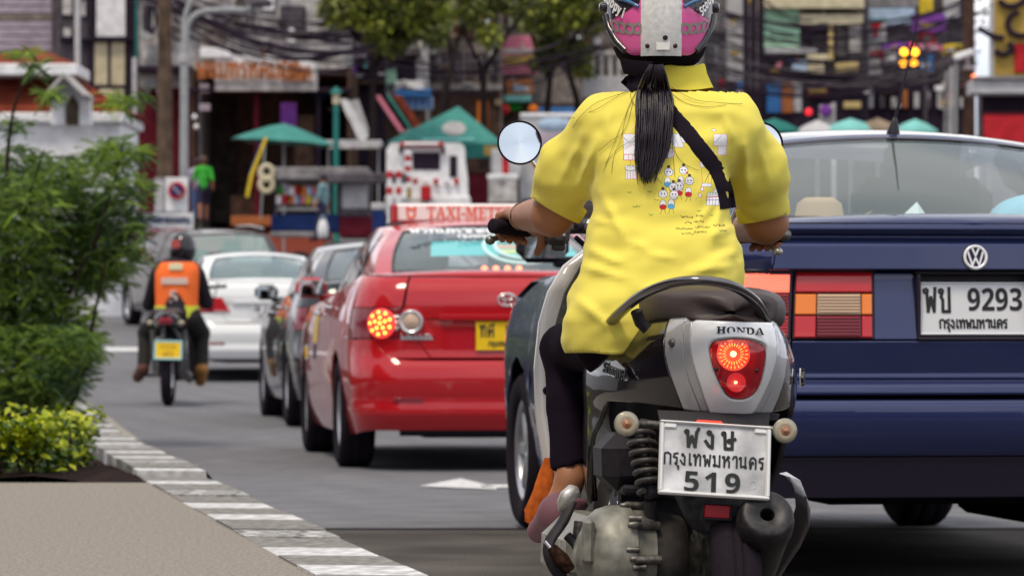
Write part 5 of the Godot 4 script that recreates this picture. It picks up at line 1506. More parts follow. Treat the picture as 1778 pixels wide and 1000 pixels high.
	# tan billboard, eave and red board at the right edge
	var bb := asm("billboard", "tan billboard with black swirling ornament at the right edge", "billboard", 98.0, [["board", 1726, -60, 1850, 132, "mustard", 0.0, 0.3], ["frame", 1722, -60, 1728, 134, "lgrey", 0.03, 0.36], ["red_panel", 1763, 75, 1850, 126, "red", 0.05, 0.1]])
	for q in [[[1736, 0], [1750, 10], [1770, 8], [1790, -10]], [[1770, 20], [1755, 30], [1752, 48], [1765, 60], [1785, 62]], [[1730, 88], [1745, 95], [1760, 84], [1752, 74]], [[1700, 48], [1725, 62], [1745, 66]]]:
		var pth := []
		for p in q: pth.append(W(p[0], p[1], 97.9) - bb.position)
		put("ornament", tb(spline(pth, 5), 0.07, 8), c("dark"), bb)
	asm("market_roof", "white corrugated eave over the dark stall at right edge", "roof", 92.0, [["eave", 1690, 138, 1850, 162, "lgrey", 0.0, 1.2], ["back_wall", 1700, 162, 1850, 9999, "dark", -1.0, 0.2], ["post", 1700, 162, 1706, 9999, "dgrey", 0.0, 0.1], ["post", 1800, 162, 1806, 9999, "dgrey", 0.0, 0.1], ["ridge", 1690, 132, 1850, 138, "grey", 0.1, 0.2]])
	asm("red_board", "dark red advertising board at the lower right behind navy car", "sign", 88.0, [["board", 1710, 198, 1860, 262, "red", 0.0, 0.12], ["trim", 1708, 196, 1860, 199, "maroon", 0.02, 0.14], ["leg", 1716, 262, 1722, 9999, "dgrey", -0.05, 0.06], ["leg", 1840, 262, 1846, 9999, "dgrey", -0.05, 0.06]])
	# ---- traffic lights
	var d := 118.0
	var tl := asm("traffic_light", "mast with four amber traffic lights glowing above the navy car", "traffic light", d, [["mast", 1606, 60, 1612, 9999, "dgrey", -0.2, 0.1], ["arm", 1560, 97, 1612, 101, "dgrey", -0.1, 0.08], ["backing", 1560, 80, 1600, 118, "navy", 0.0, 0.15]])
	for q in [[1571, 90], [1590, 90], [1569.5, 109], [1588.5, 109]]:
		var hd := put("lamp_housing", lt([Vector2(0.13, 0.0), Vector2(0.14, 0.1), Vector2(0.12, 0.12), Vector2(0.11, 0.02)], yto(Vector3.BACK, W(q[0], q[1], d - 0.02) - tl.position), 18), c("dark"), tl)
		put("amber_light", lt([Vector2(0.0, 0.05), Vector2(0.07, 0.04), Vector2(0.115, 0.0)], yto(Vector3.BACK, W(q[0], q[1], d - 0.04) - tl.position), 18), glow("traffic_amber_light", 1.0, 0.36, 0.02, 4.0), hd)
	put("red_arrow_light", bx(W(1585, 78, d - 0.05) - tl.position, Vector3(0.1, 0.14, 0.05), 0.02), glow("traffic_red_light", 1.0, 0.05, 0.06, 0.8), tl)
	var al := thing("beacon", "single orange glowing beacon under the security camera", "light", W(1693, 136, 95.0))
	put("lens_light", lt([Vector2(0.0, 0.1), Vector2(0.05, 0.08), Vector2(0.065, 0.0), Vector2(0.05, -0.1)], Transform3D.IDENTITY, 14), glow("beacon_light", 1.0, 0.2, 0.04, 2.5), al)
	put("mount", bx(Vector3(0, -0.13, -0.02), Vector3(0.1, 0.06, 0.1), 0.02), c("dark"), al)
	var rl := thing("red_light", "small red lamp low on the mint house's shopfront", "light", W(1405, 194, 126.0))
	put("lens_light", lt([Vector2(0.0, 0.03), Vector2(0.09, 0.02), Vector2(0.11, 0.0)], yto(Vector3.BACK, Vector3.ZERO), 16), glow("shop_red_light", 1.0, 0.03, 0.05, 0.7), rl)
	put("case", bx(Vector3(0, 0, -0.06), Vector3(0.28, 0.28, 0.1), 0.03), c("dark"), rl)
	var ns := asm("round_sign", "purple round road sign on white post behind the navy car", "sign", 112.0, [["post", 1446, 178, 1452, 9999, "lgrey", -0.05, 0.08], ["plate", 1424, 182, 1446, 222, "offwhite", 0.0, 0.05]])
	put("disc", lt([Vector2(0.0, 0.03), Vector2(0.16, 0.03), Vector2(0.17, 0.0)], yto(Vector3.BACK, W(1435, 192, 111.9) - ns.position), 20), c("purple"), ns)
	# ---- tarps and stall umbrellas behind the navy car roof
	for q in [["sky", 1374, 102, 1403, 124, "bright blue tarp hanging under the mint house"], ["pink", 1346, 106, 1358, 120, "small pink flag cloth under the mint house"], ["blue", 1362, 102, 1376, 110, "small blue flag cloth beside the pink one"]]:
		var tp := thing("hanging_cloth", q[5], "cloth", W((q[1] + q[3]) * 0.5, q[2], 125.0), 0.0, "cloths under the mint house")
		put("cloth", flat_poly([[q[1], q[4] - 4], [q[1] + 8, q[2] + 2], [q[3], q[2]], [q[3] - 2, q[4]], [(q[1] + q[3]) * 0.5, q[4] - 2]], 125.0, tp.position, 0.04), c(q[0]), tp)
		put("line", tb([W(q[1] - 6, q[2], 125.0) - tp.position, W(q[3] + 6, q[2] - 1, 125.0) - tp.position], 0.012, 5), c("dark"), tp)
	for q in [[1345, 205, 46, "teal", "dark teal stall umbrella at the navy car's roof left end"], [1478, 205, 50, "aqua", "pale turquoise stall umbrella left of the antenna"], [1525, 204, 40, "tan", "tan stall umbrella behind the antenna"], [1590, 206, 40, "aqua", "small turquoise stall umbrella right of the antenna"], [1420, 208, 40, "lgrey", "grey stall umbrella beside the round purple sign"]]:
		var ud := 104.0
		var ub := Vector3((q[0] - 889.0) / F * ud, gy(ud), -ud)
		var um := thing("stall_umbrella", q[4], "umbrella", ub, 0.0, "stall umbrellas beyond the navy car")
		var top := W(q[0], q[1], ud) - ub
		var rr: float = q[2] / F * ud
		put("canopy", lt([Vector2(0.0, 0.0), Vector2(rr * 0.5, -0.12), Vector2(rr, -0.3), Vector2(rr, -0.38)], Transform3D(Basis.IDENTITY, top), 20), c(q[3]), um)
		put("mast", tb([Vector3(top.x, 0, 0), top], 0.025, 6), c("steel"), um)

func figure(label: String, px: float, feet: float, head: float, d: float, turn: float, shirt: Material, legs: Material, hairc: Material, shorts: bool, stride := 0.25, carry := false) -> Node3D:
	var h := (feet - head) / F * d
	var base := Vector3((px - 889.0) / F * d, W(px, feet, d).y, -d)
	var t := thing("person", label, "person", base, turn)
	var k := h / 1.7
	var V := func(x: float, y: float, z: float) -> Vector3: return Vector3(x, y, z) * k
	var f := Field.new()
	cap(f, V.call(0, 0.95, 0), V.call(0, 1.15, 0), 0.125 * k, 0.115 * k, 0.05); cap(f, V.call(-0.11, 1.36, 0), V.call(0.11, 1.36, 0), 0.075 * k, 0.075 * k, 0.06); cap(f, V.call(0, 1.15, 0), V.call(0, 1.36, 0), 0.115 * k, 0.11 * k, 0.05)
	cap(f, V.call(0, 1.4, 0), V.call(0, 1.52, -0.01), 0.05 * k, 0.048 * k, 0.03); cap(f, V.call(0, 1.57, -0.015), V.call(0, 1.61, 0.0), 0.082 * k, 0.09 * k, 0.03); cap(f, V.call(0, 1.56, -0.09), V.call(0, 1.55, -0.11), 0.015 * k, 0.012 * k, 0.02)
	for sg in [-1.0, 1.0]:
		cap(f, V.call(sg * 0.18, 1.36, 0), V.call(sg * 0.23, 1.1, 0.02 + sg * 0.06), 0.052 * k, 0.042 * k, 0.03); cap(f, V.call(sg * 0.23, 1.1, 0.02 + sg * 0.06), V.call(sg * 0.24, 0.86, -0.05 + sg * 0.1), 0.04 * k, 0.03 * k, 0.02)
		for q in 4: cap(f, V.call(sg * 0.24, 0.85, -0.05 + sg * 0.1 + (q - 1.5) * 0.02), V.call(sg * 0.235, 0.75 + 0.01 * absf(q - 1.5), -0.06 + sg * 0.1 + (q - 1.5) * 0.02), 0.014 * k, 0.009 * k, 0.01)
		cap(f, V.call(sg * 0.225, 0.85, -0.08 + sg * 0.1), V.call(sg * 0.21, 0.79, -0.11 + sg * 0.1), 0.013 * k, 0.009 * k, 0.01)
	for sg in [-1.0, 1.0]:
		cap(f, V.call(sg * 0.08, 0.92, 0), V.call(sg * 0.1, 0.5, -stride * sg * 0.6 - 0.04), 0.09 * k, 0.058 * k, 0.04); cap(f, V.call(sg * 0.1, 0.5, -stride * sg * 0.6 - 0.04), V.call(sg * 0.1, 0.09, -stride * sg), 0.056 * k, 0.036 * k, 0.03); cap(f, V.call(sg * 0.1, 0.05, -stride * sg + 0.02), V.call(sg * 0.11, 0.035, -stride * sg - 0.16), 0.04 * k, 0.03 * k, 0.03)
	var lo: Vector3 = V.call(-0.36, -0.02, -0.5); var hi: Vector3 = V.call(0.36, 1.75, 0.45)
	var bm := MB.new(); f.nets(bm, lo, hi, 0.028 * k)
	put("body", bm, mat("skin"), t)
	var part := func(n: String, ids: Array, g: float, m: Material, cuts: Array) -> void:
		var fl := Field.new()
		for q in ids:
			var cc: Array = f.caps[q].duplicate(); cc[2] += g * k; cc[3] += g * k; fl.caps.append(cc)
		fl.cuts = cuts
		var m2 := MB.new(); fl.nets(m2, lo, hi, 0.03 * k)
		put(n, m2, m, t)
	part.call("shirt", [0, 1, 2, 6, 13], 0.014, shirt, [])
	var cuts := []
	var nn := f.caps.size()
	part.call("shorts" if shorts else "trousers", [nn - 6, nn - 3] if shorts else [nn - 6, nn - 5, nn - 3, nn - 2], 0.016, legs, cuts)
	part.call("shoe", [nn - 4], 0.012, c("dark"), []); part.call("shoe", [nn - 1], 0.012, c("dark"), [])
	var hm := MB.new()
	hm.lathe([Vector2(0.0, 0.125), Vector2(0.06, 0.11), Vector2(0.1, 0.05), Vector2(0.104, -0.02), Vector2(0.085, -0.06)], Transform3D(Basis.IDENTITY.scaled(Vector3(k, k, k * 1.05)), V.call(0, 1.605, 0.015)), 18)
	put("hair", hm, hairc, t)
	return t
func build_fillers() -> void:
	for q in [[1100, 1222, 128.0, "grey", "grey shophouse directly behind the rider's helmet"], [-330, -72, 113.0, "taupe", "brown shophouse left of the boarded house, outside the view"], [-620, -335, 112.0, "offwhite", "pale shophouse farthest left, outside the view"], [1850, 2090, 104.0, "tan", "tan shophouse right of the billboard, outside the view"], [2095, 2400, 106.0, "offwhite", "pale shophouse second right of the billboard, outside the view"], [2405, 2800, 103.0, "dgrey", "dark shophouse farthest right, outside the view"]]:
		var parts := [["wall", q[0], -90, q[1], 9999, q[3], 0.0, 6.0], ["awning", q[0] + 4, 150, q[1] - 4, 162, "maroon", 1.2, 1.2], ["shopfront", q[0] + 8, 165, q[1] - 8, 9999, "brown", 0.05, 0.1]]
		var n := int((q[1] - q[0]) / 40.0)
		for k in n:
			parts += win(q[0] + 8 + k * 40, -20, q[0] + 34 + k * 40, 40, "dgrey"); parts += win(q[0] + 8 + k * 40, 70, q[0] + 34 + k * 40, 125, "lgrey" if k % 2 else "dgrey")
		asm("shophouse", q[4], "building", q[2], parts)
func build_people() -> void:
	var hair := mat("hair_black"); var brownh := mat("hair_brown", 0.09, 0.05, 0.04, 0.6)
	figure("man in bright green T-shirt and dark shorts walking away past the shop", 352, 385, 272, 104.0, 0.15, mat("tee_green", 0.05, 0.38, 0.05, 0.85), mat("shorts_navy", 0.03, 0.03, 0.06, 0.9), brownh, true)
	figure("person in lavender shirt and jeans walking beside the green T-shirt", 341, 385, 276, 105.5, 0.2, mat("shirt_lavender", 0.36, 0.33, 0.45, 0.85), mat("jeans_blue", 0.05, 0.08, 0.17, 0.9), hair, false)
	figure("person in white shirt half hidden behind the feathery tree", 215, 385, 283, 92.0, 0.9, mat("shirt_white", 0.62, 0.62, 0.66, 0.85), mat("bag_violet", 0.26, 0.14, 0.5, 0.8), hair, false)
	figure("woman in grey-blue top walking past the pickup with white bag", 560, 418, 302, 82.5, 1.3, mat("top_greyblue", 0.14, 0.23, 0.26, 0.85), mat("shorts_navy"), hair, false, 0.2)
	var bg := thing("carrier_bag", "white carrier bag with blue handles carried past the pickup", "bag", W(560, 396, 82.2))
	put("sack", lt([Vector2(0.0, -0.2), Vector2(0.1, -0.19), Vector2(0.11, 0.0), Vector2(0.08, 0.13), Vector2(0.05, 0.17)], Transform3D.IDENTITY, 14), c("white"), bg)
	for sg in [-1.0, 1.0]: put("handle", tb([Vector3(sg * 0.06, 0.15, 0), Vector3(sg * 0.02, 0.24, 0), Vector3(0, 0.25, 0)], 0.014, 6), c("sky"), bg)

func build_cables(r: RandomNumberGenerator) -> void:
	var spans := [[230, -20, 620, 60, 30, 18, 100.0, "left upper street"], [300, 20, 640, 100, 40, 12, 96.0, "left shop front"], [1230, 40, 1700, 20, 60, 16, 118.0, "right street upper"], [1240, 120, 1690, 100, 45, 16, 114.0, "right street lower"], [640, 110, 1060, 60, 40, 9, 110.0, "tree row"], [1330, 30, 1420, 60, 10, 5, 122.0, "mint house front"]]
	for s in spans:
		var base := W(s[0], s[1], s[6])
		var t := thing("overhead_cables", "bundle of black overhead cables sagging along the %s" % s[7], "cables", base)
		for k in s[5]:
			var a := W(s[0] + r.randf_range(-20, 20), s[1] + r.randf_range(-30, 30), s[6] + r.randf_range(-2, 2)) - base
			var b := W(s[2] + r.randf_range(-20, 20), s[3] + r.randf_range(-30, 30), s[6] + r.randf_range(-2, 2)) - base
			var sag: float = s[4] / F * s[6] * r.randf_range(0.5, 1.3)
			var pth := []
			for i in 13:
				var f := i / 12.0
				pth.append(a.lerp(b, f) + Vector3(0, -sag * 4.0 * f * (1.0 - f), 0))
			put("cable", tb(pth, r.randf_range(0.012, 0.035), 5), c("dark") if r.randf() < 0.75 else c("dgrey"), t)

# ---------------------------------------------------------------- what stands behind the camera and is mirrored in paint and glass
func build_behind() -> void:
	for q in [[9.0, "taupe", 8.0, "nearest the viewer"], [-1.5, "tan", 7.0, "second from the viewer"], [-12.0, "brown", 8.5, "farthest from the viewer"]]:
		var t := thing("shophouse", "shophouse beyond the left pavement, outside the view, %s" % q[3], "building", Vector3(-9.5, 0.1, q[0]), PI * 0.5)
		put("wall", bx(Vector3(0, q[2] * 0.5 - 0.2, -3.0), Vector3(10.3, q[2], 6.0), 0.05), c(q[1]), t)
		put("shopfront", bx(Vector3(0, 1.5, 0.06), Vector3(8.4, 3.0, 0.1), 0.02), c("dark"), t)
		put("awning", bx(Vector3(0, 3.2, 0.9), Vector3(9.0, 0.12, 1.8), 0.03), c("maroon"), t)
		for k in 4: put("window", bx(Vector3(-3.6 + k * 2.4, 5.0, 0.06), Vector3(1.4, 1.6, 0.1), 0.02), c("dark" if k % 2 else "offwhite"), t)
	for q in [[-16.0, 34.0, 11.0, 9.0, "taupe", "brown shophouse behind the viewer, left"], [-4.0, 36.0, 11.5, 7.0, "grey", "grey shophouse behind the viewer, middle left"], [8.0, 35.0, 11.0, 10.0, "tan", "tan shophouse behind the viewer, middle right"], [20.0, 34.0, 12.0, 8.0, "dgrey", "dark shophouse behind the viewer, right"]]:
		var t := thing("shophouse", q[5], "building", Vector3(q[0], 0, q[1]))
		put("wall", bx(Vector3(0, q[3] * 0.5 - 0.2, 3.0), Vector3(q[2], q[3], 6.0), 0.05), c(q[4]), t)
		put("shopfront", bx(Vector3(0, 1.5, -0.06), Vector3(q[2] * 0.8, 3.0, 0.1), 0.02), c("dark"), t)
		put("awning", bx(Vector3(0, 3.2, -0.9), Vector3(q[2] * 0.9, 0.12, 1.8), 0.03), c("maroon"), t)
		for k in 4: put("window", bx(Vector3(-q[2] * 0.36 + k * q[2] * 0.24, 5.0, -0.06), Vector3(1.4, 1.6, 0.1), 0.02), c("dark"), t)
# ---------------------------------------------------------------- plants
func leaf_mat(key: String, r: float, g: float, b: float) -> StandardMaterial3D:
	var m := mat(key, r, g, b, 0.55)
	m.vertex_color_use_as_albedo = true
	m.backlight_enabled = true
	m.backlight = Color(0.35, 0.45, 0.1)
	m.cull_mode = BaseMaterial3D.CULL_DISABLED
	return m
func multi(called: String, me: Mesh, xfs: Array, cols: Array, parent: Node) -> MultiMeshInstance3D:
	var mm := MultiMesh.new()
	mm.transform_format = MultiMesh.TRANSFORM_3D
	mm.use_colors = true
	mm.mesh = me
	mm.instance_count = xfs.size()
	for i in xfs.size():
		mm.set_instance_transform(i, xfs[i]); mm.set_instance_color(i, cols[i])
	var o := MultiMeshInstance3D.new()
	o.multimesh = mm; o.name = called
	parent.add_child(o, true)
	o.set_meta("kind", "stuff")
	return o
# feathery compound leaf, 1 unit long along +x, drooping
func feather(m: Material, pairs := 17, w := 0.24) -> Mesh:
	var mb := MB.new()
	for k in pairs:
		var f := (k + 1.0) / (pairs + 1.0)
		var c := Vector3(f, -0.35 * f * f, 0)
		var ln := w * (1.0 - 0.75 * pow(f, 2.0)) * (0.6 + 0.4 * minf(f * 4.0, 1.0))
		for sg in [-1.0, 1.0]:
			var e := c + Vector3(0.14, -0.10, sg * ln)
			var sd := Vector3(0.019, 0.01, 0)
			mb.quad(c - sd * 0.3, (c + e) * 0.5 - sd, e, (c + e) * 0.5 + sd)
	for k in 6:
		var f := k / 6.0
		var a := Vector3(f, -0.35 * f * f, 0); var b := Vector3(f + 0.17, -0.35 * (f + 0.17) * (f + 0.17), 0)
		mb.quad(a + Vector3(0, 0, -0.008), b + Vector3(0, 0, -0.008), b + Vector3(0, 0, 0.008), a + Vector3(0, 0, 0.008))
	return mb.mesh(m)
func leaflet(m: Material) -> Mesh:
	var mb := MB.new()
	mb.quad(Vector3(0, 0, 0), Vector3(0.5, 0.06, -0.28), Vector3(1.0, -0.08, 0), Vector3(0.5, 0.0, 0.0))
	mb.quad(Vector3(0, 0, 0), Vector3(0.5, 0.0, 0.0), Vector3(1.0, -0.08, 0), Vector3(0.5, 0.06, 0.28))
	return mb.mesh(m)
func rnd_basis(r: RandomNumberGenerator, tilt := 1.0) -> Basis:
	return Basis(Vector3.UP, r.randf() * TAU) * Basis(Vector3.BACK, r.randf_range(-tilt, tilt)) * Basis(Vector3.RIGHT, r.randf_range(-tilt, tilt))

func build_plants() -> void:
	var r := RandomNumberGenerator.new()
	r.seed = 31
	# feathery tree at the roadside
	var d := 26.0
	var base := Vector3((60.0 - 889.0) / F * d, gy(d) + 0.1, -d)
	var t := thing("feathery_tree", "feathery small-leaved green tree on the planting bed at far left", "tree", base)
	var bark := worn(mat("bark_brown", 0.05, 0.035, 0.03, 0.9), 5.0, "mid", 0.0, false)
	var twigs := []
	var st := [[60, 790, 40, 640, 5, 450, -20, 300], [70, 790, 90, 640, 110, 480, 150, 330], [50, 790, 30, 600, 30, 420, 75, 260], [80, 790, 140, 660, 160, 560, 185, 440], [60, 790, 20, 560, -20, 480, -60, 400], [75, 780, 100, 560, 170, 400, 215, 240], [30, 640, 10, 380, 20, 200, 60, 100]]
	for q in st:
		var pts := []
		var dz := r.randf_range(-0.7, 0.5)
		for k in 4: pts.append(W(q[k * 2], q[k * 2 + 1], d + dz * k / 3.0) - base)
		var sp_ := spline(pts, 6)
		var rad := []
		for k in sp_.size(): rad.append(lerpf(0.022, 0.005, float(k) / (sp_.size() - 1)))
		put("stem", tb(sp_, rad, 7), bark, t)
		twigs.append(sp_)
	var lm := leaf_mat("leaf_feather", 1, 1, 1)
	var fe := feather(lm)
	var xfs := []; var cols := []
	# clumps: px, py, radius px, count
	for q in [[30, 285, 40, 50], [90, 310, 50, 90], [150, 290, 40, 60], [200, 265, 35, 45], [215, 330, 40, 55], [30, 360, 70, 150], [110, 380, 70, 170], [180, 390, 60, 130], [205, 440, 38, 60], [20, 450, 80, 190], [110, 460, 75, 180], [165, 470, 45, 90], [20, 540, 80, 190], [90, 560, 70, 190], [130, 600, 40, 100], [40, 630, 80, 210], [110, 650, 38, 100], [10, 690, 60, 120], [80, 690, 40, 80], [62, 118, 12, 10], [84, 165, 12, 12], [45, 92, 10, 8], [235, 270, 20, 14], [240, 395, 20, 14], [-40, 350, 70, 120], [-40, 560, 80, 140], [200, 175, 22, 14], [235, 170, 18, 10], [20, 215, 25, 10]]:
		var bright := r.randf()
		var cd := r.randf_range(-0.6, 0.6)
		for k in int(q[3] * 3.6):
			var a := r.randf() * TAU
			var rr: float = q[2] * sqrt(r.randf())
			var p := W(q[0] + cos(a) * rr, q[1] + sin(a) * rr * 0.8, d + cd + r.randf_range(-0.35, 0.35)) - base
			var s := r.randf_range(0.075, 0.15)
			xfs.append(Transform3D(rnd_basis(r, 0.7).scaled(Vector3.ONE * s), p))
			var g := clampf(bright * 0.5 + r.randf() * 0.6, 0.0, 1.0)
			cols.append(Color(lerpf(0.03, 0.24, g * g), lerpf(0.075, 0.36, g * g), lerpf(0.03, 0.025, g)))
	multi("crown", fe, xfs, cols, t)
	# clipped hedge with yellow-green tops
	d = 17.3
	var hb := Vector3(-2.37, 0.08, -d + 0.15)
	var h := thing("hedge", "low clipped hedge with yellow-green leaf tips by the concrete pavement", "hedge", hb)
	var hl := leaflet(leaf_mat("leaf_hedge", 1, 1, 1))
	xfs = []; cols = []
	for k in 7600:
		var x := r.randf_range(-0.75, 0.455)
		var z := r.randf_range(-1.6, 0.85)
		var f := pow(r.randf(), 0.55)
		var edge := r.randf() < 0.45
		if edge: z = 0.75 + r.randf_range(-0.15, 0.12)
		if r.randf() < 0.2: x = 0.42 + r.randf_range(-0.08, 0.05)
		var y := f * (0.285 + 0.04 * sin(x * 9.0) * cos(z * 6.0))
		if edge and f < 0.55 and sin(x * 11.0) < 0.1: continue
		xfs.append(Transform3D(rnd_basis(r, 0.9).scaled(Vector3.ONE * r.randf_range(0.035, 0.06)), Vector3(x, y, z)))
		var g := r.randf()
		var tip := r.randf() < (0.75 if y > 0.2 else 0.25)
		cols.append(Color(0.25 + 0.2 * g, 0.32 + 0.15 * g, 0.012) if tip else Color(0.03 + 0.03 * g, 0.06 + 0.05 * g, 0.014))  # yellow-green tips mostly on top; shade low inside put into darker leaves
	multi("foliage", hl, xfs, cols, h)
	for k in 26:
		var x := r.randf_range(-0.7, 0.42); var z := r.randf_range(-0.9, 0.8)
		put("stem", tb([Vector3(x, -0.05, z), Vector3(x + r.randf_range(-0.05, 0.05), 0.14, z), Vector3(x + r.randf_range(-0.1, 0.1), 0.28, z + 0.03)], [0.008, 0.006, 0.003], 5), bark, h)
	# street trees in the distance
	var tl := leaf_mat("leaf_street", 1, 1, 1)
	var lf := leaflet(tl)
	var dark := worn(mat("bark_dark", 0.035, 0.026, 0.026, 0.9), 2.0, "mid", 0.0, false)
	for q in [
		[98.0, "leafy street tree with dark slim trunk above the tuk-tuk", [[646, 300, 648, 180, 644, 60, 640, -60], [646, 120, 690, 60, 730, 0, 760, -60], [645, 100, 600, 40, 570, -20, 560, -60]], 7.0, [[600, 15, 45, 120], [650, 20, 50, 170], [700, 40, 45, 170], [740, 25, 45, 150], [680, 70, 30, 80], [750, 65, 18, 50], [700, -20, 70, 160], [655, 75, 20, 40]]],
		[104.0, "forked street tree with twisting brown trunks behind the green tent", [[760, 290, 770, 190, 785, 110, 800, 40], [800, 60, 830, 10, 850, -30, 870, -60], [786, 100, 770, 50, 745, -10, 740, -60], [838, 290, 840, 200, 835, 120, 800, 50], [836, 130, 880, 60, 915, 10, 930, -40]], 9.0, [[820, 25, 30, 60], [850, 60, 22, 30], [780, -10, 50, 90], [840, -10, 50, 100], [900, 0, 40, 70]]],
		[112.0, "dense dark green street tree just left of the pink helmet", [[945, 290, 950, 200, 960, 110, 975, 20], [960, 120, 1000, 60, 1020, 0, 1030, -50], [955, 140, 930, 80, 915, 20, 910, -50], [1000, 290, 1005, 200, 985, 110, 990, 20]], 9.0, [[930, 30, 35, 110], [975, 20, 45, 170], [1020, 30, 40, 150], [960, 80, 30, 90], [1000, 90, 28, 80], [1010, 120, 20, 40], [985, -15, 70, 150], [940, 110, 20, 30]]]]:
		d = q[0]
		base = Vector3((q[2][0][0] - 889.0) / F * d, gy(d), -d)
		t = thing("street_tree", q[1], "tree", base, 0.0, "street trees along the shop fronts")
		for s in q[2]:
			var pts := []
			for k in 4: pts.append(W(s[k * 2], s[k * 2 + 1], d + r.randf_range(-0.3, 0.3)) - base)
			if s[1] > 200: pts[0].y = 0.0
			var sp_ := spline(pts, 5)
			var rad := []
			for k in sp_.size(): rad.append(lerpf(q[3] / 55.0, 0.03, pow(float(k) / (sp_.size() - 1), 0.7)) if s[1] > 200 else lerpf(q[3] / 110.0, 0.02, float(k) / (sp_.size() - 1)))
			put("trunk" if s[1] > 200 else "limb", tb(sp_, rad, 9), dark, t)
		xfs = []; cols = []
		for c in q[4]:
			var cd := r.randf_range(-1.0, 1.0)
			var br := r.randf()
			for k in c[3] * 5:
				var a := r.randf() * TAU
				var rr: float = c[2] * sqrt(r.randf())
				xfs.append(Transform3D(rnd_basis(r, 1.0).scaled(Vector3.ONE * r.randf_range(0.14, 0.3)), W(c[0] + cos(a) * rr, c[1] + sin(a) * rr * 0.75, d + cd + r.randf_range(-0.7, 0.7)) - base))
				var g := clampf(br * 0.4 + r.randf() * 0.6, 0.0, 1.0)
				cols.append(Color(lerpf(0.06, 0.34, g * g), lerpf(0.075, 0.36, g * g), 0.03))
		multi("crown", lf, xfs, cols, t)
